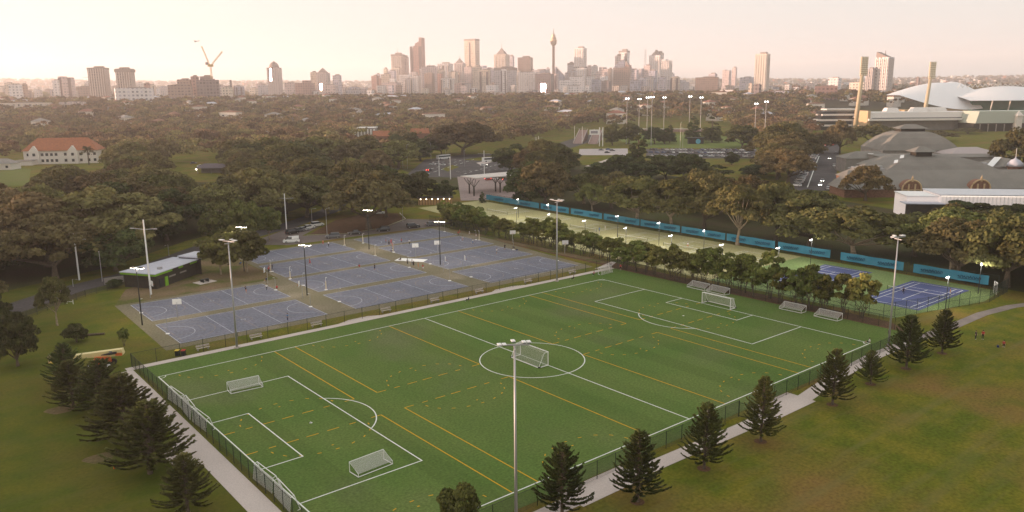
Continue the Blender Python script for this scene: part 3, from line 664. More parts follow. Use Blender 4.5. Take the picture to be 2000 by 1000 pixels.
MB().prism(q, zr-.12, zr+.03).build('roof', M_ROOFG, CH)
b = MB(); fq = [(p[0]+(cx_-p[0])*.03, p[1]+(cy_-p[1])*.03) for p in q]
b.prism(fq, zr-.55, zr-.125).build('soffit', M_DARKW, CH)
b = MB(); o1 = [(p[0]+(cx_-p[0])*.022, p[1]+(cy_-p[1])*.022) for p in q]
quad_wall(b, o1[0], o1[1], zr-.62, zr-.2, .1); e2 = (o1[1][0]+(o1[2][0]-o1[1][0])*.36, o1[1][1]+(o1[2][1]-o1[1][1])*.36); quad_wall(b, o1[1], e2, zr-.62, zr-.2, .1)
for f0, f1 in ((.50,.60),(.76,.92)):
    quad_wall(b, (o1[1][0]+(o1[2][0]-o1[1][0])*f0, o1[1][1]+(o1[2][1]-o1[1][1])*f0), (o1[1][0]+(o1[2][0]-o1[1][0])*f1, o1[1][1]+(o1[2][1]-o1[1][1])*f1), zr-.62, zr-.2, .1)
b.build('fascia', M_LIME, CH)
ang = math.atan2(ins[2][1]-ins[1][1], ins[2][0]-ins[1][0]); nx, ny = math.sin(ang), -math.cos(ang)
fr = lambda f, off=.1: (ins[1][0]+(ins[2][0]-ins[1][0])*f+nx*off, ins[1][1]+(ins[2][1]-ins[1][1])*f+ny*off)
p = fr(.22); MB().box((p[0],p[1],1.15), (1.1,.16,2.3), ang).build('door', M_LIME, CH)
p = fr(.10); MB().box((p[0],p[1],1.3), (1.5,.12,1.8), ang).build('window', M_GLASS, CH)
for f in (.36,.62):
    p = fr(f); MB().box((p[0],p[1],2.0), (2.6,.12,.35), ang).build('bench_shelf', M_GREY, CH)
MB().box((cx_-2.0,cy_-4.5,zr+.3), (1.0,.8,.55), ang).build('roof_vent', M_GALV, CH)
c1, c2, c3_, c4 = G(346,500,zr+.6), G(393,503,zr+.6), G(391,491,zr+.6), G(380,491,zr+.6)
CW = thing('clubhouse_wing', 'dark rear wing with pale metal roof beside the round trees', 'building', (c1[0],c1[1],0))
q = [(p[0]-c1[0], p[1]-c1[1]) for p in (c1, c2, c3_, c4)]; cx2, cy2 = sum(p[0] for p in q)/4, sum(p[1] for p in q)/4
MB().prism([(p[0]+(cx2-p[0])*.08, p[1]+(cy2-p[1])*.08) for p in q], 0, zr+.3).build('wall', M_DARKW, CW); MB().prism(q, zr+.3, zr+.62).build('roof', M_ROOFG, CW)
p = G(225,553); MB().prism([(p[0]-2.5,p[1]-.2),(p[0]+2,p[1]-.2),(p[0]+2,p[1]+.1),(p[0]-2.5,p[1]+.1)], 0, 1.6).build('retaining_wall', M_GREY, label='pale grey low wall at the left end of the clubhouse', cat='wall')
p = G(400,551); PT = thing('picnic_table', 'dark picnic table on a pale slab in front of clubhouse', 'table', (p[0],p[1],.03), R(15))
MB().box((0,0,.02), (4.6,3.4,.05)).build('slab', M_CONC, PT); MB().box((0,0,.76), (2.2,.8,.06)).build('table_top', M_BLACK, PT)
for s in (-1,1):
    MB().box((0,s*.75,.45), (2.2,.3,.05)).build('seat', M_BLACK, PT); MB().box((s*.7,0,.39), (.08,1.5,.68)).build('leg', M_BLACK, PT)
# white double-storey house with terracotta roof
M_TERRA = mat('terracotta_tiles', (.36,.135,.065), c2=(.28,.11,.06), scale=.8, fine=.9, rough=.85)
M_HOUSEW = mat('white_render', (.72,.66,.60), rough=.7)
M_TERRA2 = mat('weathered_tiles', (.25,.125,.080), c2=(.20,.11,.075), scale=.8, fine=.9, rough=.9)
def hip(b, x0, x1, y0, y1, z, h, ov=.6, ridge=None):
    x0 -= ov; x1 += ov; y0 -= ov; y1 += ov; m_ = min(x1-x0, y1-y0)/2 if ridge is None else ridge
    if x1-x0 >= y1-y0: r0, r1 = (x0+m_, (y0+y1)/2), (x1-m_, (y0+y1)/2); F_ = [(0,1,5,4),(1,2,5),(2,3,4,5),(3,0,4)]
    else: r0, r1 = ((x0+x1)/2, y0+m_), ((x0+x1)/2, y1-m_); F_ = [(0,1,4),(1,2,5,4),(2,3,5),(3,0,4,5)]
    return b.add([(x0,y0,z),(x1,y0,z),(x1,y1,z),(x0,y1,z),(r0[0],r0[1],z+h),(r1[0],r1[1],z+h)], F_+[(3,2,1,0)])
p = AT(122,316,640); H = thing('white_house', 'white two storey clubhouse with large terracotta hipped roof at left', 'house', (p[0],p[1],0), RGT_A+R(10))
MB().box((0,6,4.6), (48,15,9.2)).build('wall', M_HOUSEW, H)
b = MB(); hip(b, -24, 24, -1.5, 13.5, 9.2, 8.5, 1.0); b.build('roof', M_TERRA, H)
for x in (-17, 8):
    g = MB().prism([(x-3.4,-2.4),(x+3.4,-2.4),(x+3.4,-1.5),(x-3.4,-1.5)], 0, 8.6); g.add([(x-3.6,-2.5,8.6),(x+3.6,-2.5,8.6),(x,-2.5,12.6),(x-3.6,1,8.6),(x+3.6,1,8.6),(x,3.0,12.6)], [(0,1,2),(1,4,5,2),(0,2,5,3)]); g.build('gable', M_HOUSEW, H)
for x in (-21,-17,-12,-9,-6,-3,3,8,13,18,22):
    for z in (2.4,6.6):
        f = MB().box((x,-1.58 if x not in (-17,8) else -2.48,z), (1.7,.12,1.9)).build('window', M_GLASS, H)
MB().box((-21,-6,1.6), (11,9,3.2)).build('annex', M_HOUSEW, H); MB().box((-21,-6,3.3), (12,10,.25)).build('annex_roof', M_GREY, H)
# flats with white fins, red gable roofs near the junction, small houses at left
p = AT(709,258,780); H = thing('flats', 'low white block of flats with tall vertical fins among trees', 'building', (p[0],p[1],0), RGT_A)
MB().box((0,8,7), (23,14,14)).build('wall', M_GREY, H); MB().box((3,8,14.3), (18,15,.7)).build('roof', M_WHITE, H)
for i in range(8): MB().box((-11+i*3.1,.3,6.6), (1.3,1.2,13)).build('fin', M_WHITE, H)
for px_, py_, D, wd, l in ((823,262,800,17,'red gable roofed house with white barge boards behind the junction trees'),(745,275,760,15,'brick house with a red roof beside the white flats'),(862,268,820,18,'long low red roofed house left of the large fig tree')):
    p = AT(px_, py_, D); H = thing('gable_house', l, 'house', (p[0],p[1],0), RGT_A+R(rnd.uniform(-25,25)))
    MB().box((0,5,3.5), (wd,10,7)).build('wall', mat('brick_wall', (.26,.13,.09), c2=(.2,.1,.075), scale=1), H)
    MB().add([(-wd/2-.5,-.6,7),(wd/2+.5,-.6,7),(wd/2+.5,10.6,7),(-wd/2-.5,10.6,7),(-wd/2-.5,5,12),(wd/2+.5,5,12)], [(0,1,5,4),(2,3,4,5),(3,0,4),(1,2,5)]).build('roof', M_TERRA, H)
    for x in (-wd/4, wd/4): MB().box((x,-.05,3.4), (1.8,.14,2)).build('window', M_GLASS, H)
p = G(-4,332); H = thing('small_house', 'small white house with a grey roof at the left frame edge', 'house', (p[0],p[1],0), RGT_A)
MB().box((0,5,2), (18,10,4)).build('wall', M_HOUSEW, H); b = MB(); hip(b, -9, 9, 0, 10, 4, 3); b.build('roof', M_GREY, H); MB().box((6,-.05,2), (1.6,.14,1.5)).build('window', M_GLASS, H)
p = G(412,339); H = thing('pavilion', 'small pavilion with dark hipped roof and one lit lamp', 'pavilion', (p[0],p[1],0), RGT_A)
b = MB(); hip(b, -9, 9, 0, 8, 3.2, 2.6); b.build('roof', mat('slate_roof', (.12,.10,.11), rough=.8), H)
for x in (-8, 0, 8): MB().box((x,.3,1.6), (.35,.35,3.2)).build('post', M_GREY, H)
MB().box((0,6,1.5), (15,3,3)).build('wall', M_GREY, H); MB().lathe((-8.4,-.6,2.3), [(.1,0),(.4,.3),(.1,.6)], 6).build('lamp', M_LAMP, H)
# plaza canopy on branching columns
zc = 7.5
P_ = [G(899,344,zc), G(930,348,zc), G(1012,342,zc), G(1010,334,zc)]
o_ = P_[1]; CP = thing('plaza_canopy', 'long pale wing shaped canopy on branching columns over the plaza', 'canopy', (o_[0],o_[1],0))
q = [(a-o_[0], c-o_[1]) for a, c in P_]
MB().prism(q, zc-.25, zc+.1).build('roof', mat('canopy_pale', (.55,.50,.46), rough=.6), CP)
for px_, py_ in ((917,378),(926,383),(968,374),(977,376)):
    g = G(px_, py_); x, y = g[0]-o_[0], g[1]-o_[1]; b = MB(); b.tube([(x,y,0),(x,y,4)], .35, 6)
    for a in range(4): b.tube([(x,y,3.8),(x+2.6*math.cos(a*1.57+.6),y+2.6*math.sin(a*1.57+.6),zc-.25)], .14, 4)
    b.build('column', M_DARKW, CP)
p = G(850,401); KI = thing('timber_kiosk', 'long timber kiosk with a row of warm lit bulbs under dark trees', 'kiosk', (p[0],p[1],0), RGT_A+R(4))
MB().box((0,3,1.5), (14,4,3)).build('wall', mat('warm_timber', (.36,.22,.10), rough=.7), KI); MB().box((0,2.6,3.1), (15,6,.2)).build('roof', M_DARKW, KI)
for i in range(6): MB().lathe((-6+i*2.4,-.1,2.5), [(.05,0),(.17,.15),(.05,.3)], 6).build('lamp', M_LAMP, KI)
for i in range(12): MB().box((-6.5+i*1.18,.93,1.4), (.18,.14,2.6)).build('slat', M_DARKW, KI)
# elevated walk ramps and signs beyond the junction
M_RAMP = mat('brick_ramp', (.30,.20,.17), c2=(.24,.16,.14), scale=.5, rough=.85)
for (a_, c_), l in (((G(1128,281), AT(1140,252,800)),'left of the two brick walkway ramps rising beyond the junction'),((G(1158,282), AT(1169,254,800)),'right of the two brick walkway ramps beside the white sign')):
    d = Vector((c_[0]-a_[0], c_[1]-a_[1])); Lr = d.length; t = thing('walkway_ramp', l, 'ramp', (a_[0],a_[1],0), math.atan2(d.y, d.x))
    MB().add([(0,-4,.2),(Lr,-4,9),(Lr,4,9),(0,4,.2),(0,-4,0),(Lr,-4,0),(Lr,4,0),(0,4,0)], [(0,3,2,1),(0,1,5,4),(3,7,6,2),(1,2,6,5)]).build('deck', M_RAMP, t)
    for s in (-4, 4): MB().add([(0,s,.2),(Lr,s,9),(Lr,s,10.2),(0,s,1.4),(0,s+.25,.2),(Lr,s+.25,9),(Lr,s+.25,10.2),(0,s+.25,1.4)], [(0,1,2,3),(7,6,5,4),(3,2,6,7)]).build('parapet', M_CONC, t)
p = AT(1174,276,690); t = thing('sign_tower', 'white sign tower with a round top beside the walkway ramps', 'sign', (p[0],p[1],0), RGT_A)
for x in (-1.4,1.4): MB().box((x,0,8), (.7,.7,16)).build('post', M_WHITE, t)
b = MB(); b.box((-6,0,12), (8,.4,4.4)); b.build('sign_board', M_WHITE, t); MB().box((-6,-.24,12), (6,.1,2.2)).build('sign_face', mat('sign_grey', (.3,.28,.3)), t)
# tall white tram masts
def wmast(h=12):
    t = thing('tram_mast', 'x', 'pole'); MB().tube([(0,0,0),(0,0,h)], [.22,.15], 8).build('pole', M_WHITE, t)
    MB().tube([(0,0,h*.87),(0,3.4,h*.87+.2)], .06, 5).build('arm', M_GALV, t); MB().tube([(0,0,h*.87),(0,-3.0,h*.87+.2)], .06, 5).build('arm', M_GALV, t)
    for s in (-2.8, 3.2): MB().box((0,s,h*.87+.15), (.3,.8,.14)).build('lamp_head', M_GALV, t)
    return t
WM = wmast()
for px_, py_, top, l in ((155,547,455,'left of the clubhouse beside the dark road'),(295,575,428,'rising in front of the clubhouse roof'),(560,450,378,'beside the car park near the white van'),(880,350,307,'standing right of its twin at the junction'),(858,344,312,'standing left of its twin at the junction'),(946,344,294,'behind the pale plaza canopy'),(1047,296,268,'left of two beyond the dark round trees'),(1052,293,266,'right of two beyond the dark round trees'),(1122,276,246,'left of the brick walkway ramps'),(1137,281,247,'in front of the left brick walkway ramp')):
    g = G(px_, py_); D = math.hypot(g[0]-CAM[0], g[1]-CAM[1]); zt = AT(px_, top, D)[2]
    place(WM, USED, (g[0],g[1],0), R(40), 'tall white mast '+l, 'white masts along the tram road', (1,1,zt/12))
def spole(h=8):
    t = thing('street_lamp', 'x', 'street lamp'); MB().tube([(0,0,0),(0,0,h)], [.1,.07], 6).build('pole', M_GALV, t); MB().tube([(0,0,h),(1.2,0,h+.2)], .05, 5).build('arm', M_GALV, t); MB().box((1.4,0,h+.18), (.6,.22,.12)).build('lamp_head', M_GALV, t); return t
SP = spole()
for px_, py_, top, l in ((200,550,494,'in front of the left road'),(610,442,408,'left of the two by the car park island'),(639,461,408,'right of the two by the car park island'),(787,434,392,'at the bend of the car park road'),(765,325,283,'behind the junction, at the left'),(787,328,284,'behind the junction, tree on each side'),(796,330,283,'green pole behind the junction'),(842,313,280,'beside the tall grey trunks behind the junction'),(857,291,262,'in front of the gable roof'),(870,300,286,'on the far side of the junction'),(907,325,294,'by the fig tree right of junction'),(1328,296,240,'standing tall in the field car park'),(1333,290,250,'beside the field car park pole'),(330,500,478,'by the fence right of the clubhouse roof'),(143,560,545,'small, by the fence at the left road'),(1170,470,452,'inside the far tennis courts')):
    g = G(px_, py_); D = math.hypot(g[0]-CAM[0], g[1]-CAM[1]); zt = AT(px_, top, D)[2]
    place(SP, USED, (g[0],g[1],0), R(rnd.randint(0,360)), 'slim grey street lamp '+l, 'street lamps', (1,1,zt/8))
# field lights in the far park
def fpole():
    t = thing('park_floodlight', 'x', 'floodlight'); MB().tube([(0,0,0),(0,0,22)], [.32,.2], 8).build('pole', M_GALV, t); MB().box((0,0,22), (4.2,.3,.3)).build('cross_arm', M_GALV, t)
    for x in (-1.1,1.1): MB().box((x,-.3,22.4), (.85,.35,.5)).build('lamp', M_LAMPW, t)
    return t
FP = fpole()
for px_, top, D, l in ((1225,192,720,'leftmost, above the left end of the park'),(1265,190,800,'left of the bright pair'),(1274,189,700,'right of the bright pair'),(1298,190,820,'behind the small park trees'),(1348,188,800,'right of centre above the conifers'),(1370,190,820,'beside a grey pole above the conifers'),(1477,202,760,'left of the two by the road trees'),(1497,198,740,'right of the two by the road trees'),(1249,193,790,'unlit looking slim one between the first two'),(525,257,800,'far left among the fig trees')):
    p = AT(px_, top, D); place(FP, USED, (p[0],p[1],0), RGT_A, 'lit park floodlight on tall pole, '+l, 'park field floodlights', (1,1,p[2]/22.5))
# park shelter by conifers
p = G(1360,281); t = thing('park_shelter', 'dark little park shelter with a round blue sign between conifers', 'shelter', (p[0],p[1],0), RGT_A)
MB().box((0,3,2.4), (13,6,4.8)).build('wall', M_DARKW, t); MB().box((0,3,5.2), (15,8,.5)).build('roof', M_BLACK, t)
MB().tube([(1.5,-.1,2.2),(1.5,-.35,2.2)], 2.2, 16).build('sign_face', mat('sign_blue', (.12,.40,.55)), t)
b = MB(); p0, p1 = G(1238,258), G(1385,258); d = Vector((p1[0]-p0[0], p1[1]-p0[1])); t = thing('skate_park_wall', 'long low pale ramp wall with railings across the far park', 'wall', (p0[0],p0[1],0), math.atan2(d.y, d.x))
MB().box((d.length/2,0,1.6), (d.length,6,3.2)).build('wall', M_RAMP, t); MB().box((d.length/2,-3.2,3.9), (d.length,.3,.4)).build('rail', M_WHITE, t)
p0, p1 = G(1225,236), G(1300,236); d = Vector((p1[0]-p0[0], p1[1]-p0[1])); MB().box((d.length/2,0,2), (d.length,5,4)).build('skate_bowl_wall', M_RAMP, loc=(p0[0],p0[1],0), rz=math.atan2(d.y, d.x), label='low dusky ramp wall at the far left of the park', cat='wall')

# ------------------------------------------------------------------ halls at right
M_ROOF = mat('hall_roof_grey', (.215,.200,.175), c2=(.185,.170,.150), scale=.15, fine=.8, rough=.8)
M_BRICK = mat('hall_brick', (.235,.125,.085), c2=(.20,.11,.075), scale=.8, fine=1.5, rough=.9)
M_SAND = mat('sandstone_trim', (.55,.40,.24), rough=.8)
p = AD(1690,386,340); HA = thing('exhibition_hall', 'brick exhibition hall with long grey roof and two round arched gables', 'building', (p[0],p[1],0), RGT_A-R(2))
MB().box((46,9,1.8), (110,18,3.6)).build('wall', M_BRICK, HA)
b = MB(); b.add([(-10,-.8,3.6),(101.5,-.8,3.6),(101.5,18.5,3.6),(-10,18.5,3.6),(-2,16,10.2),(101.5,16,10.2)], [(0,1,5,4),(2,3,4,5),(3,0,4),(3,2,1,0)]); b.build('roof', M_ROOF, HA)
for x in (18.6, 47.5):                                                   # round-headed gables
    gr, gs = 4.0, 3.8
    vs = [(x-gr,-1.6,0),(x+gr,-1.6,0)]+[(x+gr*math.cos(a),-1.6,gs+gr*.95*math.sin(a)) for a in np.linspace(0,math.pi,15)]
    m_ = len(vs); b = MB(); b.add(vs+[(v[0],2.5,v[2]) for v in vs], [tuple(range(m_))]+[(i,(i+1)%m_,m_+(i+1)%m_,m_+i) for i in range(m_)]); g_ = b.build('gable', M_BRICK, HA)
    b = MB(); b.tube([(x-gr,-1.7,0),(x-gr,-1.7,gs)]+[(x-gr*math.cos(a),-1.7,gs+gr*.95*math.sin(a)) for a in np.linspace(0,math.pi,17)]+[(x+gr,-1.7,0)], .36, 5); b.box((x,-1.7,gs-.4), (gr*1.9,.3,.4)); b.box((x,-1.7,gs+gr*.98), (.7,.5,1.7)); b.lathe((x,-1.7,gs+gr+.7), [(.4,0),(.15,.7),(.05,1.2)], 6)
    for q in (-1.35,1.35): b.box((x+q,-1.75,3.4), (.6,.4,5.0))
    b.build('arch_trim', M_SAND, g_)
    for q in (-2.6,0,2.6): MB().box((x+q,-1.68,2.1), (1.4,.2,2.2)).build('window', M_GLASS, g_)
p = AD(1738,352,372); HB = thing('main_hall', 'broad grey hipped main hall roof topped by a square lantern', 'building', (p[0],p[1],0), RGT_A-R(2))
MB().box((24,18,4), (50,36,8)).build('wall', M_BRICK, HB)
prof = [(0,8.2),(3,10.2),(7,12.1),(11,13.5),(15,14.3)]
vs = []; fs = []
for i, (q, z) in enumerate(prof): vs += [(-2+q*1.25,-1+q*.95,z),(50-q*1.25,-1+q*.95,z),(50-q*1.25,37-q*.95,z),(-2+q*1.25,37-q*.95,z)]
for i in range(len(prof)-1):
    for k in range(4): fs.append((4*i+k, 4*i+(k+1)%4, 4*i+4+(k+1)%4, 4*i+4+k))
fs.append((len(vs)-4,len(vs)-3,len(vs)-2,len(vs)-1)); fs.append((3,2,1,0)); MB().add(vs, fs).build('roof', M_ROOF, HB)
MB().box((20,14,14.8), (7.5,6,2.4)).build('lantern', M_DARKW, HB); b = MB(); hip(b, 15.5, 24.5, 10.5, 17.5, 16.0, 2.6, 1.2); b.build('lantern_roof', M_ROOF, HB)
for x, z, y in ((3.5,11.3,3.4),(8.2,13.2,8)): MB().add([(x-1,y,z),(x+1,y+.2,z+.3),(x+2.4,y+3.0,z+1.5),(x+.6,y+2.8,z+1.3)], [(0,1,2,3)]).build('skylight', M_WHITE, HB)
rb = MB().box((0,0,0), (.18,.18,.3)).mesh('roof_rib', M_ROOF)
b = MB(); rr = random.Random(4)
for i in range(26): b.box((-12+rr.uniform(-5,9),4+rr.uniform(-5,8),8.2+rr.uniform(0,1)), (rr.uniform(.8,2.2),rr.uniform(.8,2),rr.uniform(.8,2.2)))
b.build('roof_plant', M_GALV, HB, kind='stuff')
p = AD(1668,352,358); t = thing('hall_wing', 'grey hipped roof wing at the left end of the halls', 'building', (p[0],p[1],0), RGT_A-R(2))
MB().box((8,9,3), (18,20,6)).build('wall', M_BRICK, t); b = MB(); hip(b, -1, 17, -1, 19, 6, 6.0); b.build('roof', M_ROOF, t)
p = AD(1700,350,362); MB().box((7,6,3.7), (16,14,7.4)).build('plant_roof', M_GREY, loc=(p[0],p[1],0), rz=RGT_A-R(2), label='flat grey roof crowded with plant between wing and main hall', cat='building')
p = AD(1890,348,385); t = thing('hall_annex', 'annex with plant and skylights on its flat roof beside the main hall', 'building', (p[0],p[1],0), RGT_A-R(2))
MB().box((14,12,4.2), (34,24,8.4)).build('wall', M_GREY, t); MB().add([(8,0,8.5),(11,-1,8.5),(22,12,12),(19,13,12)], [(0,1,2,3)]).build('skylight', M_WHITE, t); b = MB(); hip(b, 16, 31, 0, 22, 8.4, 3.2); b.build('roof', M_ROOF, t)
b = MB()
for i in range(24): b.box((rr.uniform(-2,12),rr.uniform(2,20),9), (rr.uniform(.8,2.4),rr.uniform(.8,2),rr.uniform(.8,1.8)))
b.build('roof_plant', M_GALV, t, kind='stuff')
p = AD(1975,345,372); t = thing('domed_turret', 'small brick turret with lead dome and flagpole at right edge', 'tower', (p[0],p[1],0))
MB().lathe((3,0,0), [(3,0),(3,9),(3.6,9.1),(3.6,9.5)], 8).build('wall', M_BRICK, t); MB().lathe((3,0,9.5), [(3.6,0),(3.2,1.4),(2,2.8),(.5,3.6),(.1,4.4)], 12).build('dome', M_ROOFG, t, smooth=True); MB().tube([(3,0,13.5),(3,0,18)], .1, 5).build('flagpole', M_WHITE, t)
p = AD(1728,292,470); t = thing('domed_hall', 'second grey hall with a curved pavilion roof and long lantern', 'building', (p[0],p[1],0), RGT_A-R(6))
MB().box((21,20,5), (44,40,10)).build('wall', M_GREY, t)
vs = []; fs = []; prof = [(0,10),(3,13.5),(7,17),(11,19.4),(14,20.4)]
for q, z in prof: vs += [(-1+q,-1+q,z),(43-q,-1+q,z),(43-q,41-q,z),(-1+q,41-q,z)]
for i in range(4):
    for k in range(4): fs.append((4*i+k, 4*i+(k+1)%4, 4*i+4+(k+1)%4, 4*i+4+k))
fs.append((16,17,18,19)); MB().add(vs, fs).build('roof', M_ROOF, t); MB().box((21,20,21.2), (14,9,1.8)).build('lantern', M_DARKW, t); b = MB(); hip(b, 13, 29, 15, 25, 22.1, 2.6, 1); b.build('lantern_roof', M_ROOF, t)
p = AD(1660,300,440); t = thing('long_hall_roof', 'long low grey roof with one pale skylight left of the curved hall', 'building', (p[0],p[1],0), RGT_A-R(4))
MB().box((12,8,4), (28,16,8)).build('wall', M_GREY, t); b = MB(); hip(b, -2, 26, 0, 16, 8, 3.5); b.build('roof', M_ROOF, t); MB().box((12,1.8,10.4), (2.6,1.2,.5)).build('skylight', M_WHITE, t)
p = AD(1868,300,450); t = thing('pale_shed', 'pale pink low pitched shed roof behind the halls', 'building', (p[0],p[1],0), RGT_A)
MB().box((12,10,4.4), (28,20,8.8)).build('wall', M_HOUSEW, t); b = MB(); hip(b, -3, 27, 0, 20, 8.8, 3.6); b.build('roof', mat('pale_sheet_roof', (.40,.34,.33), rough=.6), t)
p = AD(1800,320,420); t = thing('low_hall', 'flat grey connecting roof between the two halls', 'building', (p[0],p[1],0), RGT_A-R(6)); MB().box((14,10,5), (70,22,10)).build('wall', M_GREY, t); MB().box((14,10,10.2), (71,23,.4)).build('roof', M_ROOF, t)
# pale lit pavilion in front
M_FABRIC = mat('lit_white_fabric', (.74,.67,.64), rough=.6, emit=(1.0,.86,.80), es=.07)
p = AD(1840,417,281); WP = thing('white_pavilion', 'white translucent pavilion glowing softly behind the trees at right', 'building', (p[0],p[1],0), RGT_A-R(9))
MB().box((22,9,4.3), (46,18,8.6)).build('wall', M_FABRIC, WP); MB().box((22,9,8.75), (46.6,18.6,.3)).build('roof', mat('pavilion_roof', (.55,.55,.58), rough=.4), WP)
rb = MB().box((0,0,0), (.16,.25,8.4)).mesh('rib', M_WHITE)
for i in range(36): obj('rib', rb, WP, (-.4+i*1.27,-.1,4.3))
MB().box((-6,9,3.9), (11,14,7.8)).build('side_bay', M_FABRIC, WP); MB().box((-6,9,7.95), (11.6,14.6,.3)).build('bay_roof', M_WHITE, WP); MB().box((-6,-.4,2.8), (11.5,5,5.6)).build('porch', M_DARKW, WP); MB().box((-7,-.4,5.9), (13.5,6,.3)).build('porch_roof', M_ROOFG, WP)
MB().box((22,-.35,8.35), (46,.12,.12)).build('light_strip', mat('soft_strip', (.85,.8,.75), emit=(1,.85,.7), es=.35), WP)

# ------------------------------------------------------------------ cricket ground and stadium
M_STANDW = mat('stand_white', (.72,.68,.64), rough=.5, spec=.3); M_SHELL = mat('shell_white', (.78,.76,.76), rough=.4, spec=.4)
p = AD(1690,250,870); t = thing('grandstand', 'long white curved grandstand roof with dark strip of openings', 'stadium', (p[0],p[1],0), RGT_A)
MB().box((60,20,6.5), (122,36,13)).build('wall', M_GREY, t); MB().box((60,14,18), (122,40,6.4), 0, .94).build('roof_band', M_STANDW, t); MB().box((60,-3,13.4), (122,14,2.2)).build('lower_band', M_STANDW, t); MB().box((60,-5.6,14.9), (112,4,.8)).build('opening', M_GLASS, t)
for x, w_ in ((34,16),(66,22),(78,12),(88,14)): MB().box((x,16,23), (w_,12,5.5), 0, .7).build('roof_plant', M_STANDW, t)
MB().box((0,10,13), (3,34,20)).build('end_wall', M_SAND, t)
p = AD(1905,262,840); t = thing('grandstand_green', 'pale green ribbed grandstand roof at the right edge', 'stadium', (p[0],p[1],0), RGT_A)
MB().box((50,14,4.5), (106,30,9)).build('wall', M_DARKW, t); MB().box((50,12,16), (108,34,12.5), 0, .93).build('roof', mat('pale_green_sheet', (.42,.45,.38), rough=.5), t)
for i in range(12): MB().box((2+i*8.6,-3.5,4.5), (.8,.8,9)).build('column', M_GREY, t)
MB().box((40,-6,9), (6,5,17)).build('stair_tower', M_HOUSEW, t); b = MB(); hip(b, 37, 43, -9, -3, 17.5, 5); b.build('tower_roof', M_HOUSEW, t)
p = AD(1600,242,900); t = thing('flat_stand', 'white flat roofed stand with dark glass storeys over the road', 'stadium', (p[0],p[1],0), RGT_A)
for z, d in ((6,0),(12,0),(18,1)): MB().box((22,10,z), (44-d*6,20,2.0)).build('slab', M_STANDW, t)
MB().box((22,11,11), (38,16,22)).build('storey_glass', M_GLASS, t); MB().box((25,10,24), (34,18,1.4)).build('roof', M_STANDW, t)
# big white shell roof
D0 = 1080; p = AD(1845,200,D0); t = thing('stadium', 'sweeping white shell roofed stadium rising behind the grandstands', 'stadium', (p[0],p[1],0), RGT_A)
def shell(xs, lo, hi, y0, y1, m_=10):
    vs = []; fs = []
    for i, x in enumerate(xs):
        for j in range(m_+1):
            f = j/m_; vs.append((x, y0[i]+(y1[i]-y0[i])*f, lo[i]+(hi[i]-lo[i])*math.sin(f*math.pi/2)))
    for i in range(len(xs)-1):
        for j in range(m_): fs.append((i*(m_+1)+j, (i+1)*(m_+1)+j, (i+1)*(m_+1)+j+1, i*(m_+1)+j+1))
    return vs, fs
u = np.linspace(0, 1, 26); xs = -63+u*110
vs, fs = shell(xs, 38-20*np.sin(u*math.pi*.62), 38+17*np.sin(u*math.pi*.60), -14*np.sin(u*math.pi*.7), 40+0*u+30*u); MB().add(vs, fs).build('shell_roof', M_SHELL, t, smooth=True)
u = np.linspace(0, 1, 22); xs = 14+u*60
vs, fs = shell(xs, 38-4*np.sin(u*math.pi), 40+16*np.sin(u*math.pi*.98), 20+0*u, 70+0*u); MB().add(vs, fs).build('rear_shell_roof', M_SHELL, t, smooth=True)
u = np.linspace(0, 1, 30); xs = 22+u*130
vs, fs = shell(xs, 30+0*u, 33+16*np.sin(.2+u*2.2), -22-10*np.sin(u*3.14), 30+10*u); MB().add(vs, fs).build('front_shell_roof', M_SHELL, t, smooth=True)
MB().box((95,18,17), (120,46,24)).build('seating_bowl', mat('green_seats', (.045,.14,.09), rough=.8), t); MB().box((-8,22,9), (90,40,18)).build('wall', M_SAND, t)
for x in (52,76,100,124): MB().tube([(x,-16,4),(x+2,-20,30)], .8, 6).build('column', M_STANDW, t)
b = MB()
for i in range(16): b.tube([(30+i*7,26,47+i*.15),(33.5+i*7,26,52),(37+i*7,26,47.2+i*.15)], .5, 4)
b.build('roof_truss', M_STANDW, t)
def bigmast(D, px_, top, base, l):
    p = AT(px_, base, D); ht = AT(px_, top, D)[2]; t = thing('stadium_floodlight', l, 'floodlight', (p[0],p[1],0), RGT_A)
    lean = -3.5 if px_ < 1750 else -4.5
    hd = 19
    MB().tube([(lean,0,0),(0,0,ht-hd+2)], [2.4,1.7], 12).build('pole', mat('mast_cream', (.50,.41,.28), rough=.5), t, smooth=True)
    f = MB().box((1.2,0,ht-hd/2), (7.2,1.6,hd)).build('lamp_frame', mat('mast_frame', (.55,.46,.34), rough=.6), t)
    lm = MB().tube([(0,-.4,0),(0,0,0)], .75, 8).mesh('lamp', mat('mast_lamp', (.85,.76,.62), rough=.5))
    for i in range(4):
        for j in range(9): obj('lamp', lm, f, (-1.4+i*1.75,-.85,ht-hd+1.3+j*2.05))
bigmast(900, 1677, 111, 236, 'tall cream stadium floodlight tower left of the grandstand'); bigmast(1050, 1811, 121, 222, 'cream stadium floodlight tower in front of the white shell')
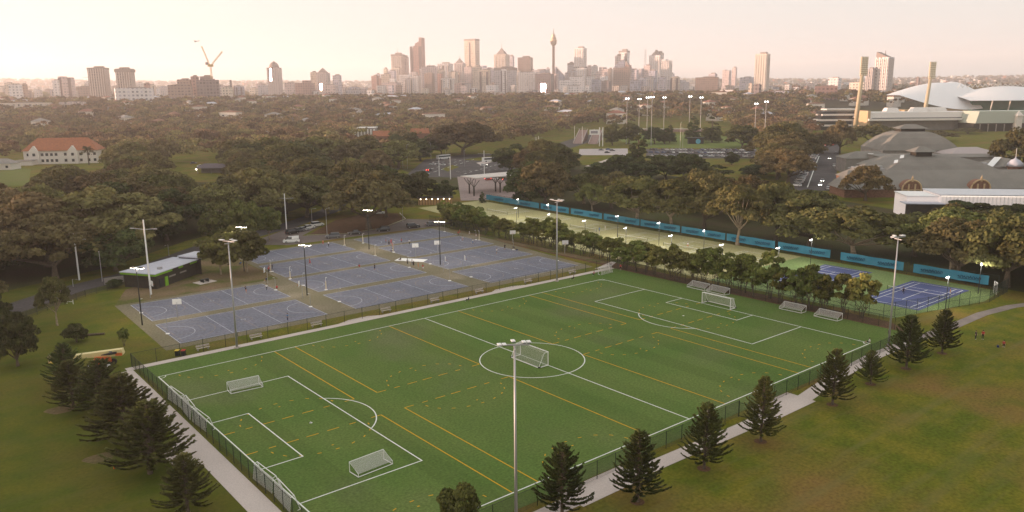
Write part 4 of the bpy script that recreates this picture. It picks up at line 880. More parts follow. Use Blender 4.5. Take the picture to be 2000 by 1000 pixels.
# ------------------------------------------------------------------ city skyline
FC = {}
def fac(key):
    if key not in FC:
        wall, glass, fx, fz, wx, wz = {
            'pink': ((.58,.47,.45),(.30,.25,.26),4,3.6,.55,.5), 'tan': ((.58,.48,.40),(.30,.25,.22),3.2,3.6,.5,.55), 'white': ((.74,.70,.69),(.34,.32,.35),4,3.4,.5,.5),
            'brown': ((.34,.24,.20),(.14,.10,.10),3.6,3.2,.6,.5), 'red': ((.38,.23,.20),(.15,.10,.10),4,3.4,.5,.5), 'grey': ((.48,.44,.45),(.24,.22,.26),4,3.6,.6,.55),
            'glass': ((.44,.43,.48),(.22,.22,.28),3,3.6,.8,.75), 'dark': ((.23,.18,.18),(.10,.085,.095),3.6,3.6,.6,.6), 'lav': ((.55,.50,.53),(.30,.28,.34),3.4,3.6,.65,.55), 'cream': ((.68,.60,.51),(.26,.22,.19),4,3.4,.45,.5)}[key]
        FC[key] = facade('facade_'+key, wall, glass, fx, fz, wx, wz)
    return FC[key]
M_PLANT = mat('roof_plant', (.30,.24,.22), rough=.8); M_FIN = mat('facade_fin', (.60,.53,.49), rough=.6); M_DSTRIP = mat('facade_recess', (.12,.09,.095), rough=.5)
M_GLINT = None
def tower(x0, x1, top, D, key, label, depth=.75, rot=-24, fins=0, dark=0, cap=0, plant=1, taper=1.0, base=192, spire=None, crown=None, steps=None, curve=False):
    xm = (x0+x1)/2; p = AT(xm, base, D); zt = AT(xm, top, D)[2]; zb = float(hills(p[0], p[1]))-1; h = zt-zb
    Wp = (x1-x0)*D/FPX*math.cos(math.atan((xm-1000)/FPX))**2; r = R(rot); wd = Wp/(math.cos(r)+depth*abs(math.sin(r))); dp = wd*depth
    hd = YAW+math.atan((xm-1000)/FPX); ang = -hd+r
    fc_ = -math.sin(hd), -math.cos(hd)
    t = thing('tower_block' if h > 45 else 'city_building', label, 'tower' if h > 45 else 'building', (p[0]+math.sin(hd)*dp*.5, p[1]+math.cos(hd)*dp*.5, zb), ang)
    b = MB()
    if steps:
        for a_, c_, f in steps: b.box((-wd/2+wd*(a_+c_)/2,0,h*f/2), (wd*(c_-a_)-.02,dp*(1-.02*len(b.f)/6),h*f))
    elif curve:
        n = 10; b.prism([(-wd/2,dp/2),(-wd/2,-dp*.2)]+[(wd/2*math.cos(a),-dp*.2-dp*.3*math.sin(a)) for a in np.linspace(math.pi,0,n)][1:-1]+[(wd/2,-dp*.2),(wd/2,dp/2)], 0, h)
    else: b.box((0,0,h/2), (wd,dp,h), 0, taper)
    b.build('wall', fac(key), t)
    if fins:
        b = MB()
        for i in range(fins):
            x = -wd/2+wd*(i+.5)/fins; b.box((x,-dp/2-.5,h*.49), (wd/fins*.32,1.2,h*.96))
        nf = max(2, int(fins*depth))
        for i in range(nf):
            y = -dp/2+dp*(i+.5)/nf; b.box((wd/2+.5,y,h*.49), (1.2,dp/nf*.32,h*.96)); b.box((-wd/2-.5,y,h*.49), (1.2,dp/nf*.32,h*.96))
        b.build('fin', M_FIN, t, kind='stuff')
    if dark:
        b = MB()
        for f in ([.5] if dark == 1 else np.linspace(.12,.88,dark)): b.box((-wd/2+wd*f,-dp/2-.15,h*.5), (wd*(.12 if dark == 1 else .5/dark),.5,h*.88))
        b.build('recess', M_DSTRIP, t)
    if cap: MB().box((0,0,h-cap/2), (wd*1.04,dp*1.04,cap)).build('cap_band', M_PLANT, t)
    if plant and not steps and not crown: MB().box((wd*.08,0,h+h*.018), (wd*.5,dp*.5,h*.036+1)).build('roof_plant', M_PLANT, t)
    if crown == 'pyramid': MB().box((0,0,h+wd*.22), (wd*.8,dp*.8,wd*.44), 0, .02).build('pyramid_roof', M_PLANT, t)
    if crown == 'dome': MB().lathe((0,0,h), [(wd*.42,0),(wd*.40,wd*.16),(wd*.30,wd*.34),(wd*.14,wd*.46),(wd*.03,wd*.52)], 12).build('dome_roof', M_PLANT, t)
    if crown == 'peak':
        MB().box((0,0,h+wd*.13), (wd*.72,dp*.72,wd*.26), 0, .55).build('stepped_roof', M_PLANT, t); MB().box((0,0,h+wd*.36), (wd*.3,dp*.3,wd*.2), 0, .4).build('roof_peak', M_PLANT, t)
    if spire: b = MB().tube([(0,0,h),(0,0,AT(xm, spire, D)[2]-zb)], [1.6,.4], 6).build('spire', M_PLANT, t)
    return t, wd, dp, h
T = tower
# left cluster
T(20,47,165,2300,'white','white glassy office block at the far left edge of skyline',rot=-10,dark=0)
T(45,57,164,2350,'brown','narrow brown block right beside the white glassy office block')
T(0,103,201,1500,'cream','long white terrace block with dark window bays at far left',depth=.12,rot=2,fins=14,base=215)
T(118,168,199,1550,'pink','long dusky terrace block behind the trees right of the white terrace',depth=.15,rot=2,fins=9,base=212)
T(106,120,157,2400,'white','lower pale wing of the pale tower left of the brown pair',rot=-15)
T(118,150,149,2420,'pink','pale tower with stepped top left of the brown pair',dark=2,steps=[(0,.45,1.0),(.45,1.0,.96)])
T(151,181,169,2600,'brown','low brown block between the pale tower and brown tower',rot=-8)
t_, wd, dp, h = T(177,219,132,2300,'brown','left brown apartment tower of the tall brown pair',fins=7,cap=5)
MB().box((-wd*.75,0,h*.74), (wd*.5,.8,.8)).build('jib', M_PLANT, t_)
t_, wd, dp, h = T(231,268,134,2250,'brown','right brown apartment tower with crown like top of the pair',fins=6,plant=0)
b = MB(); b.box((0,0,h-5), (wd*1.12,dp*1.12,7)); b.box((0,0,h+1), (wd*.55,dp*.6,5)); b.build('crown', M_PLANT, t_)
T(226,302,172,1700,'white','long white hospital slab with rows of windows below the brown pair',depth=.3,rot=6,base=198,dark=0)
T(284,296,163,1720,'red','small red plant tower behind the white hospital slab')
T(330,378,166,1900,'brown','low brown building at the left foot of the crane',depth=.4,rot=-6)
T(349,378,155,1950,'brown','brown step block behind the low building left of the crane',depth=.5)
T(376,392,149,1940,'red','narrow reddish block left of the crane')
T(386,431,156,1930,'dark','broad dark block under the yellow crane',depth=.5,rot=-5)
T(394,419,149,1960,'dark','upper storeys under construction below the yellow crane',depth=.5,rot=-5,cap=3)
T(434,456,170,2100,'cream','pale low building right of the crane with a chimney')
p = AT(413,150,1950); zc0 = p[2]; CR = thing('tower_crane', 'yellow luffing tower crane on the dark block', 'crane', (p[0],p[1],0), RGT_A)
def z_of(px_, py_, D=1950): return AT(px_, py_, D)[2]
M_CRANE = mat('crane_yellow', (.55,.38,.12), rough=.5); k_ = 1950/FPX
def lattice(b, a, c, w_, n=8):
    a, c = Vector(a), Vector(c); d = (c-a); u = Vector((0,1,0)); v = d.cross(u).normalized()
    L4 = [u*w_/2+v*w_/2, u*w_/2-v*w_/2, -u*w_/2-v*w_/2, -u*w_/2+v*w_/2]
    for o_ in L4: b.tube([a+o_, c+o_], .28, 4)
    for i in range(n):
        for j in range(4): b.tube([a+d*(i/n)+L4[j], a+d*((i+1)/n)+L4[(j+1)%4]], .18, 3, False)
b = MB(); lattice(b, (0,0,z_of(413,160)), (0,0,z_of(414,128)), 2.8); b.build('mast', M_CRANE, CR)
b = MB(); lattice(b, (-2,0,z_of(413,127)), (-13*k_,0,z_of(402,90)), 2.2, 10); b.build('jib', M_CRANE, CR)
b = MB(); lattice(b, (2,0,z_of(413,127)), (23*k_,0,z_of(436,101)), 2.2, 10); b.build('second_jib', M_CRANE, CR)
MB().box((0,0,z_of(413,128)), (11,6,5)).build('cab', M_CRANE, CR); MB().box((-8,0,z_of(413,124)), (5,4,6)).build('counterweight', M_PLANT, CR)
T(451,455,156,2150,'dark','thin dark chimney like tower right of the crane',plant=0)
# mid-left cluster
t_, wd, dp, h = T(525,554,132,2500,'pink','slim domed tower with rounded shoulders standing alone at mid left',fins=5,crown='dome',spire=118)
T(557,580,161,2600,'pink','pale pink low block right of the domed tower')
T(578,616,160,2450,'red','low reddish office blocks left of the pyramid roofed tower',steps=[(0,.5,.95),(.5,.8,1.08),(.8,1,.93)])
T(609,623,141,2620,'tan','left wing of the pyramid roofed tower')
T(620,647,142,2600,'pink','square tower with dark pyramid roof at mid left',crown='pyramid',fins=5)
t_, wd, dp, h = T(625,661,166,2300,'pink','low block catching a sun glint below the pyramid roofed tower',depth=.5)
T(652,669,147,2550,'lav','bluish slim block right of the pyramid roofed tower')
T(677,706,176,2300,'grey','low grey block in the gap before the main skyline')
# city centre
T(727,742,148,3000,'red','brick red block at the left end of the city centre',rot=-30)
T(739,758,153,3020,'red','second brick red block at the left end of the city centre',rot=-30)
T(748,784,161,2700,'pink','wide low pink block in front of the brick red pair',fins=0)
T(759,776,138,3200,'lav','pale bluish stepped block left of the tan twin tower')
T(767,793,106,3400,'tan','broad tan tower with flat antenna topped roof, left of centre',cap=7,spire=93,fins=5)
T(789,801,111,3420,'pink','darker slim tower joined to the broad tan tower')
T(804,833,84,3300,'red','stepped tower with rising zigzag roof at left of centre',steps=[(0,.28,.90),(.28,.45,.95),(.45,.62,1.0),(.62,.78,1.02),(.78,1.0,1.10)],dark=2)
T(781,806,146,2800,'white','white residential block with rounded roof frame, left one',fins=6)
T(802,823,148,2780,'white','white residential block with rounded roof frame, right one',fins=5)
T(825,858,130,2900,'pink','pale pink slab in front of the stepped tower',rot=-8,spire=123)
T(856,886,124,3100,'white','white and grey striped tower left of the pointed roof',fins=4,dark=3)
T(862,889,153,2700,'white','low white block with grey centre below the striped tower',dark=2,fins=3)
T(855,866,144,2750,'red','small reddish block beside low white block')
T(888,911,123,3150,'pink','tower with rounded pointed roof left of the tallest slab',crown='peak',fins=4,spire=108)
t_, wd, dp, h = T(909,938,76,3400,'tan','tallest tan slab tower with dark cap and centre recess',rot=-30,depth=.7,cap=7,dark=1,plant=0)
T(908,926,131,2950,'pink','pinkish block at the left foot of the tallest slab')
T(924,942,130,2900,'tan','warm tan block at the right foot of the tallest slab')
T(937,966,128,3050,'lav','bluish block with sloping shoulders right of the tallest slab',steps=[(0,.35,1.0),(.35,.7,.93),(.7,1,.86)],dark=2)
T(950,974,166,2500,'white','small white house like block among the trees at city foot')
T(888,908,163,2450,'dark','small dark block with white frame at the city foot')
T(966,996,106,3300,'tan','tower with stepped peaked crown and thin spire',crown='peak',spire=79,fins=4)
T(994,1005,110,3450,'lav','pale sliver tower right of the peaked crown')
T(966,1010,132,2850,'grey','broad grey blue slab below the peaked crown tower',rot=-6,cap=9,fins=0)
T(1012,1041,112,3200,'brown','dark brown tower with slanted roof sign',rot=-14)
T(1012,1050,141,2700,'white','broad white ribbed slab left of the sun glint',fins=9,rot=-8)
T(1046,1082,144,2600,'dark','dark red brown slab catching the sun glint',rot=-16)
T(1040,1072,137,2900,'grey','low flat block behind the dark red brown slab')
# sun glints: mirror panes turned to the low sun
M_MIRR = mat('mirror_glass', (.95,.85,.75), rough=.16, metal=1.0)
def glint(px_, py_, D, wd, hh, l):
    p = AT(px_, py_, D); v = Vector((CAM[0]-p[0], CAM[1]-p[1], CAM[2]-p[2])).normalized(); nrm = (v+sd).normalized()
    t = thing('sunlit_glazing', l, 'glazing', p); t.rotation_euler = (-nrm).to_track_quat('Y', 'Z').to_euler()
    MB().box((0,0,0), (wd,.6,hh)).build('pane', M_MIRR, t); MB().box((0,.5,0), (wd+2,.6,hh+2)).build('frame', M_DSTRIP, t)
glint(1061,171,2560,22,24,'glazed corner flashing the low sun on the dark red brown slab'); glint(627,172,2270,9,22,'glazed corner flashing the low sun below the pyramid roofed tower'); glint(529,146,2470,5,34,'bright glazed edge of the slim domed tower'); 
# observation tower
p = AT(1081,180,3400); zb = float(hills(p[0], p[1])); t = thing('observation_tower', 'tall thin observation tower with golden turret and spire', 'tower', (p[0],p[1],zb)); zz = lambda y: AT(1081, y, 3400)[2]-zb; k_ = 3400/FPX
MB().tube([(0,0,0),(0,0,zz(86))], 2.5*k_, 12).build('shaft', mat('shaft_rust', (.30,.17,.13), rough=.6), t)
MB().lathe((0,0,0), [(2.2*k_,zz(90)),(5.4*k_,zz(86)),(6.3*k_,zz(80)),(6.5*k_,zz(78)),(5.2*k_,zz(77)),(5.0*k_,zz(73)),(3.6*k_,zz(72.5)),(3.4*k_,zz(67)),(1.5*k_,zz(66.5))], 16).build('turret', mat('turret_gold', (.48,.33,.22), rough=.4, metal=.3), t)
for y in (84,80,75): MB().lathe((0,0,zz(y)-1.2), [(6.0*k_ if y > 76 else 5.1*k_,0),(6.3*k_ if y > 76 else 5.15*k_,.6),(6.0*k_ if y > 76 else 5.1*k_,1.8)], 16).build('window_ring', M_DSTRIP, t)
MB().tube([(0,0,zz(67)),(0,0,zz(55))], [1.2*k_,.3*k_], 6).build('spire', M_PLANT, t)
p = AT(1094,160,3000); zb = float(hills(p[0], p[1])); hd = YAW+.06; t = thing('wedge_tower', 'dark glass wedge with sloping white roof beside the observation tower', 'building', (p[0],p[1],zb), RGT_A); h1, h2 = AT(1085,131,3000)[2]-zb, AT(1103,150,3000)[2]-zb
MB().add([(-17,0,0),(18,0,0),(18,26,0),(-17,26,0),(-17,0,h1),(18,0,h2),(18,26,h2),(-17,26,h1)], [(0,3,2,1),(0,1,5,4),(1,2,6,5),(2,3,7,6),(3,0,4,7),(4,5,6,7)]).build('wall', fac('glass'), t); MB().add([(-17,-.6,h1),(18,-.6,h2),(18,26,h2),(-17,26,h1),(-17,-.6,h1+4),(18,-.6,h2+4),(18,26,h2+4),(-17,26,h1+4)], [(0,1,5,4),(4,5,6,7),(1,2,6,5),(3,0,4,7)]).build('roof', M_FIN, t)
T(1108,1122,123,3300,'grey','grey block with overhanging top left of the pale tower',cap=8)
t_, wd, dp, h = T(1121,1145,94,3200,'white','tall pale tower with dark mid band right of the observation tower',rot=-26,fins=4)
MB().box((0,0,h*.60), (wd*1.06,dp*1.06,5)).build('plant_band', M_DSTRIP, t_)
T(1143,1157,130,3300,'pink','pinkish block right of the tall pale tower'); T(1154,1167,129,3250,'white','pale block with vertical bands right of the pinkish block',fins=3)
T(1092,1118,156,2600,'white','low white block with plant below the observation tower',rot=-4); T(1112,1142,150,2650,'white','low white gridded block below the tall pale tower',rot=-4)
T(1093,1140,168,2300,'white','long white frontage with dark strip at the city foot',depth=.2,rot=2)
T(1164,1193,131,3100,'pink','pink grey block with a square opening in its roof',steps=[(0,.25,.86),(.25,.6,1.0),(.6,1,.93)]); T(1155,1174,155,2700,'glass','low glassy block at the foot of the pink grey block'); T(1174,1193,158,2650,'dark','dark block with rounded top at the city foot')
T(1200,1211,109,3400,'pink','slim left half of the twin slab tower'); T(1207,1228,99,3420,'white','taller right half of the twin slab tower, dark cap',cap=6,dark=2)
t_, wd, dp, h = T(1197,1232,132,2900,'brown','brown block under the curved glass roof',rot=-8)
b = MB(); n_ = 9; vs = [(-wd*.5,-dp*.4,h)]+[(-wd*.5+wd*.72*math.sin(a),-dp*.4,h+wd*.40*(1-math.cos(a))*1.0+0) for a in np.linspace(0,1.57,n_)]
vs = [(-wd*.5+wd*.62*f, -dp*.4, h+wd*.46*math.sin(f*math.pi/2)) for f in np.linspace(0,1,n_)]+[(wd*.12,-dp*.4,h)]
m_ = len(vs); b.add(vs+[(v[0],dp*.4,v[2]) for v in vs], [tuple(range(m_)), tuple(range(m_,2*m_))[::-1]]+[(i,(i+1)%m_,m_+(i+1)%m_,m_+i) for i in range(m_)]); b.build('curved_roof', fac('glass'), t_)
T(1212,1232,127,2950,'red','reddish block with peaked roof right of the curved glass',crown='peak')
T(1240,1256,134,3150,'grey','grey stepped block left of the lattice antenna',steps=[(0,.5,.9),(.5,1,1)]); T(1230,1246,136,3000,'lav','bluish low block right of the curved glass'); T(1256,1272,128,3100,'pink','pale slim block before the peaked white tower')
p = AT(1260,128,3300); t = thing('lattice_antenna', 'thin lattice antenna mast above the grey stepped block', 'antenna', (p[0],p[1],0)); b = MB(); lattice(b, (0,0,p[2]-20), (0,0,AT(1260,96,3300)[2]), 6, 8); b.build('mast', M_PLANT, t)
T(1266,1294,108,3200,'white','white ribbed tower with peaked roof near the right of the city',fins=6,crown='peak',spire=99); T(1279,1294,103,3230,'tan','tan shoulder behind the peaked white tower')
T(1290,1311,116,3050,'white','white ribbed tower with sloped roof at right of the city',fins=5,steps=[(0,.5,1.0),(.5,.8,.97),(.8,1,.9)]); T(1266,1282,138,2800,'glass','bluish glassy block in front of the peaked white tower'); T(1284,1300,150,2750,'lav','low bluish block before the white ribbed towers')
T(1230,1252,157,2600,'glass','low dark bluish block in front of grey stepped block'); T(1246,1262,152,2620,'lav','low pale bluish block left of the white ribbed towers')
T(1302,1345,158,2900,'grey','low grey buildings trailing off right of the city',steps=[(0,.3,1.06),(.3,.6,.98),(.6,.8,1.04),(.8,1,.93)])
T(1357,1402,151,2600,'brown','long low brown block left of the steel arch bridge',depth=.3,rot=-4); T(1382,1399,144,2700,'lav','pale box behind the long low brown block')
p = AT(1412,168,4300); zb = float(hills(p[0], p[1])); t = thing('arch_bridge', 'distant grey steel arch bridge on the skyline', 'bridge', (p[0],p[1],0), RGT_A); k_ = 4300/FPX; zz = lambda y: AT(1412, y, 4300)[2]
b = MB(); A = [(-32*k_+64*k_*i/16, 0, zz(172)+(zz(154)-zz(172))*math.sin(math.pi*i/16)) for i in range(17)]; B = [(x, 0, z-6-9*abs(i-8)/8) for i, (x, y, z) in enumerate(A)]
b.tube(A, 2.2, 4); b.tube(B, 1.8, 4); [b.tube([A[i], B[i]], .9, 3) for i in range(17)]; [b.tube([A[i], B[i+1]], .9, 3) for i in range(16)]; b.build('arch', M_PLANT, t); MB().box((0,0,zz(170)), (80*k_,12,5)).build('deck', M_PLANT, t)
T(1409,1426,136,3800,'pink','left one of two thin towers behind the arch bridge',steps=[(0,.4,1),(.4,1,.96)]); T(1427,1437,132,3850,'pink','right one of two thin towers behind the arch bridge')
T(1443,1471,151,3000,'lav','low bluish block right of the arch bridge'); T(1471,1500,105,2500,'cream','tall cream apartment tower standing alone right of the bridge',rot=-20,fins=5,plant=1)
T(1461,1469,163,1700,'tan','orange sign panel block at the foot of the cream tower'); T(1470,1486,165,1690,'dark','dark glass block beside the orange sign panel'); T(1405,1440,176,1900,'white','low white roofed building under the bridge',depth=.4); T(1495,1540,178,1800,'lav','long pale low block right of the cream tower',depth=.4)
T(1590,1634,168,1700,'red','red brick block with flat roof before the stadium lights',depth=.4,rot=4); T(1615,1641,152,2200,'white','white block behind the red brick block'); T(1657,1690,161,2100,'cream','pale low block left of the twin residential towers',depth=.4)
T(1688,1706,134,1900,'grey','lower slim tower of the residential pair at right',fins=4); t_, wd, dp, h = T(1704,1740,112,1900,'white','taller ribbed residential tower of the pair at right',fins=7,rot=-28,spire=98,plant=0)
MB().add([(-wd*.5,-dp*.4,h),(wd*.4,-dp*.4,h),(wd*.4,dp*.4,h),(-wd*.5,dp*.4,h),(-wd*.5,-dp*.4,h+12),(-wd*.5,dp*.4,h+12)], [(0,1,4),(1,2,5,4),(2,3,5),(3,0,4,5)]).build('wedge_roof', M_PLANT, t_)
T(1785,1793,152,2300,'dark','small dark block on the right horizon'); T(1940,1953,159,2000,'cream','little cream block on the horizon above the stadium')
# plane trail-like helicopter speck
p = AT(381,81,1500); t = thing('helicopter', 'tiny dark helicopter in the sky at upper left', 'helicopter', p, RGT_A)
MB().lathe((0,0,-1.2), [(.3,0),(1.3,.6),(1.3,1.4),(.4,2.2)], 8).build('body', M_BLACK, t); MB().tube([(0,0,0),(7,0,.6)], [.6,.2], 6).build('tail_boom', M_BLACK, t); MB().box((0,0,1.4), (11,.4,.12)).build('rotor_blade', M_BLACK, t); MB().box((0,0,1.6), (.4,11,.12)).build('rotor_blade', M_BLACK, t); MB().tube([(0,0,.8),(0,0,1.7)], .2, 6).build('rotor_mast', M_BLACK, t); MB().box((6.8,0,1.2), (.9,.15,1.8)).build('tail_fin', M_BLACK, t)

# the many lesser blocks between the towers
FILL = []; rf = random.Random(31)
for a0, a1, n_, lo, hi, D0, D1 in ((740,1320,74,132,164,2700,3600),(560,720,18,165,178,2300,2900),(0,525,38,160,178,2400,3400),(1345,1700,20,160,174,2300,3600),(700,1340,26,166,180,2100,2500)):
    for i in range(n_):
        x = a0+(a1-a0)*(i+rf.random())/n_; w_ = rf.uniform(8,20); t_, wd, dp, h = tower(x-w_/2, x+w_/2, rf.uniform(lo,hi), rf.uniform(D0,D1), rf.choice(('white','pink','lav','grey','white','tan','brown','cream','glass')), 'x', depth=rf.uniform(.5,.9), rot=-24+rf.uniform(-8,10), fins=rf.choice((0,0,3,4)), dark=rf.choice((0,0,2)))
        t_['group'] = 'mid rise blocks across the city'; FILL.append(t_)
# ------------------------------------------------------------------ trees
nr = np.random.default_rng(7)
def leaf_quads(P, Nn, size, flat=.55, aspect=1.0):
    """bent leaf clumps: one quad per point, tipped at random about the outward direction"""
    n = len(P); w_ = Nn+nr.normal(0, flat, (n, 3)); w_ /= np.linalg.norm(w_, axis=1)[:, None]+1e-9
    a = nr.normal(size=(n, 3)); u = np.cross(w_, a); u /= np.linalg.norm(u, axis=1)[:, None]+1e-9; v = np.cross(w_, u)
    s = (size*nr.uniform(.6, 1.35, n))[:, None]
    u = u*s; v = v*s*aspect
    k = nr.uniform(.55, 1.0, (4, n, 1))
    V = np.stack([P-u*k[0]-v*.5, P+u*.5-v*k[1], P+u*k[2]+v*.5, P-u*.5+v*k[3]], 1)
    return V.reshape(-1, 3)
def quads_mesh(name, V, m, tone=None):
    me = bpy.data.meshes.new(name); n = len(V)//4
    me.vertices.add(len(V)); me.vertices.foreach_set('co', V.astype(np.float32).ravel()); me.loops.add(4*n); me.loops.foreach_set('vertex_index', np.arange(4*n, dtype=np.int32))
    me.polygons.add(n); me.polygons.foreach_set('loop_start', np.arange(0, 4*n, 4, dtype=np.int32)); me.polygons.foreach_set('loop_total', np.full(n, 4, np.int32)) if False else None
    me.materials.append(m)
    if tone is not None:
        at = me.attributes.new('tone', 'FLOAT', 'FACE'); at.data.foreach_set('value', tone.astype(np.float32))
    me.update(calc_edges=True); return me
def crown_points(shape, R_, H0, H1, ncl, per, seed):
    """points and normals on a cloud of foliage clumps"""
    g = np.random.default_rng(seed); C_ = []; 
    for i in range(ncl):
        for _ in range(60):
            x, y = g.uniform(-1, 1, 2); f = g.uniform(0, 1); rr = math.hypot(x, y)
            if rr > 1: continue
            if shape == 'dome': top = math.sqrt(max(0, 1-rr**2.2)); z = H0+(H1-H0)*(top*(.50+.5*f)); ok = True; cr = R_*g.uniform(.17, .30)
            elif shape == 'round': z = H0+(H1-H0)*f; ok = rr < math.sqrt(max(0.02, 1-(2*f-.9)**2)); cr = R_*g.uniform(.24, .40)
            elif shape == 'cone': z = H0+(H1-H0)*f; ok = rr < (1-f)**.75+.05; cr = R_*g.uniform(.20, .34)*(1.1-.6*f)
            elif shape == 'umbrella': z = H1-(H1-H0)*(.15+.75*rr**2)*(.8+.4*f); ok = True; cr = R_*g.uniform(.16, .28)
            if ok: break
        C_.append((x*R_, y*R_, z, cr))
    P = []; Nn = []
    for x, y, z, cr in C_:
        d = g.normal(size=(per, 3)); d[:, 2] = np.abs(d[:, 2])*.95-.30*g.random(per); d /= np.linalg.norm(d, axis=1)[:, None]
        q = g.uniform(.72, 1.08, per)[:, None]
        P.append(np.array([x, y, z])+d*q*np.array([cr, cr, cr*.72])); Nn.append(d)
    return np.concatenate(P), np.concatenate(Nn), C_
def tree_proto(name, shape, R_, H0, H1, ncl, per, leaf, lm, tm, seed, trunk=.5, limbs=6, stems=1, flat=.55):
    t = thing(name, 'x', 'tree'); g = np.random.default_rng(seed+50)
    P, Nn, C_ = crown_points(shape, R_, H0, H1, ncl, per, seed)
    obj('crown', quads_mesh('crown', leaf_quads(P, Nn, leaf, flat), lm), t)
    b = MB(); zt = H0+(H1-H0)*.25
    for s in range(stems):
        a0 = g.uniform(0, 6.28); ox, oy = (0, 0) if stems == 1 else (.35*math.cos(a0+s*2.1), .35*math.sin(a0+s*2.1)); f = H0*.75 if shape != 'cone' else H1*.85
        lx, ly = g.normal(0, .05, 2)*H0
        b.tube([(ox,oy,-.1),(ox+lx*.3,oy+ly*.3,f*.4),(ox*2+lx,oy*2+ly,f)], [trunk*1.35,trunk,trunk*.62], 7)
        if shape != 'cone':
            for i in range(limbs):
                x, y, z, cr = C_[int(g.integers(len(C_)))]
                m_ = Vector((ox*2+lx+(x-lx)*.45+g.normal(0,.4), oy*2+ly+(y-ly)*.45+g.normal(0,.4), f+(z-f)*.35))
                b.tube([(ox*2+lx,oy*2+ly,f*.9), m_, (x*.9,y*.9,z-cr*.2)], [trunk*.5,trunk*.32,trunk*.12], 5)
    b.build('trunk', tm, t)
    return t
L_FIG = leafmat('fig_leaves', (.100,.081,.037), (.178,.138,.058)); L_DARK = leafmat('dark_leaves', (.056,.062,.020), (.105,.104,.034), var=.22)
L_GUM = leafmat('gum_leaves', (.092,.086,.031), (.158,.138,.047)); L_SAP = leafmat('sapling_leaves', (.120,.125,.030), (.205,.190,.050), var=.3); L_PINE = leafmat('pine_needles', (.088,.098,.032), (.205,.200,.062), var=.28)
L_OLIVE = leafmat('olive_leaves', (.085,.082,.026), (.15,.135,.040), var=.2)
L_FAR = leafmat('far_foliage', (.132,.098,.047), (.250,.172,.083), tone=True, var=.5, h0=.47, h1=.54)
FIG = [tree_proto('fig_tree', 'dome', 10.5, 5.5, 17, 66, 190, .42, L_FIG, M_TRUNK, 21+i, .75, 8) for i in range(4)]
GUM = [tree_proto('gum_tree', 'umbrella', 9.5, 7, 18, 60, 185, .40, L_GUM, M_PALE, 41+i, .55, 9) for i in range(3)]
DRK = [tree_proto('dark_tree', 'round', 7.0, 2.5, 14, 50, 200, .40, L_DARK, M_TRUNK, 61+i, .5, 5) for i in range(3)]
CON = [tree_proto('conifer', 'cone', 5.5, 1.5, 19, 60, 110, .46, L_DARK, M_TRUNK, 71+i, .4, 0) for i in range(2)]
RND = [tree_proto('round_tree', 'round', 4.4, 2.8, 9.4, 42, 150, .34, L_OLIVE, M_PALE, 81+i, .18, 5) for i in range(3)]
SAP = [tree_proto('sapling', 'round', 2.5, 2.3, 6.9, 24, 100, .25, L_SAP, M_TRUNK, 91+i, .10, 5, 3) for i in range(6)]
# Norfolk pines: whorls of upcurved branches hung with needle sprays
def pine_proto(seed, H=9.5, Rb=3.6):
    t = thing('norfolk_pine', 'x', 'tree'); g = np.random.default_rng(seed)
    b = MB().tube([(0,0,-.1),(0,0,H*.5),(0,0,H)], [.22,.13,.02], 7); P = []; Nn = []; D_ = []
    z = 1.5; k = 0
    while z < H-.15:
        f = (z-1.2)/(H-1.2); L = Rb*(1-f)**.72*g.uniform(.85,1.1)+.12; nb = 6 if f < .75 else 4; a0 = g.uniform(0, 6.28)
        for i in range(nb):
            a = a0+i*6.28/nb+g.normal(0,.14); l = L*g.uniform(.78,1.1); up = .10+.45*f+g.normal(0,.05)
            pts = []
            for s in np.linspace(.06, 1, 7): pts.append((math.cos(a)*l*s, math.sin(a)*l*s, z+l*(up*s-.30*s*(1-s)*1.5+.14*s**3)))
            if l > .5: b.tube(pts[::2], [.05,.035,.025,.012], 4, False)
            n = int(34*l)+10; s = g.uniform(.12, 1.0, n)**.8; A = np.array(pts); idx = np.clip(s*6, 0, 5.999); i0 = idx.astype(int); w_ = (idx-i0)[:, None]
            C_ = A[i0]*(1-w_)+A[i0+1]*w_; side = np.array([-math.sin(a), math.cos(a), 0]); fw = np.array([math.cos(a), math.sin(a), .25])
            sg = g.choice([-1, 1], n)*g.uniform(.15, 1.0, n); d = side[None]*sg[:, None]+fw[None]*.75+np.array([0,0,1])*g.uniform(-.05,.75,n)[:, None]
            d /= np.linalg.norm(d, axis=1)[:, None]; P.append(C_); D_.append(d*(g.uniform(.30,.62,n)*(1.05-.45*s))[:, None])
        z += g.uniform(.34,.46)*(1-.35*f)
    P = np.concatenate(P); D_ = np.concatenate(D_); q = nr.normal(size=P.shape); sd_ = np.cross(D_, q); sd_ /= np.linalg.norm(sd_, axis=1)[:, None]; sd_ *= nr.uniform(.045,.085,len(P))[:, None]
    V = np.stack([P-sd_*.6, P+sd_*.6, P+D_*.75+sd_, P+D_-sd_*.3], 1).reshape(-1, 3)
    V2 = np.stack([P-sd_*.4, P+D_*.5-sd_*1.3, P+D_*.98, P+D_*.5+sd_*1.3], 1).reshape(-1, 3)
    obj('needles', quads_mesh('needles', np.concatenate([V, V2]), L_PINE), t); b.build('trunk', M_TRUNK, t); return t
PIN = [pine_proto(s, 8.8+1.4*((s*7)%5)/4, 3.3+.9*((s*3)%4)/3) for s in (3, 5, 8, 12, 17, 23)]
def put(protos, p, rz, label, group, sc=1.0):
    o = place(protos[rnd.randrange(len(protos))], USED, (p[0], p[1], p[2] if len(p) > 2 else 0), rz, label, group, sc)
    return o
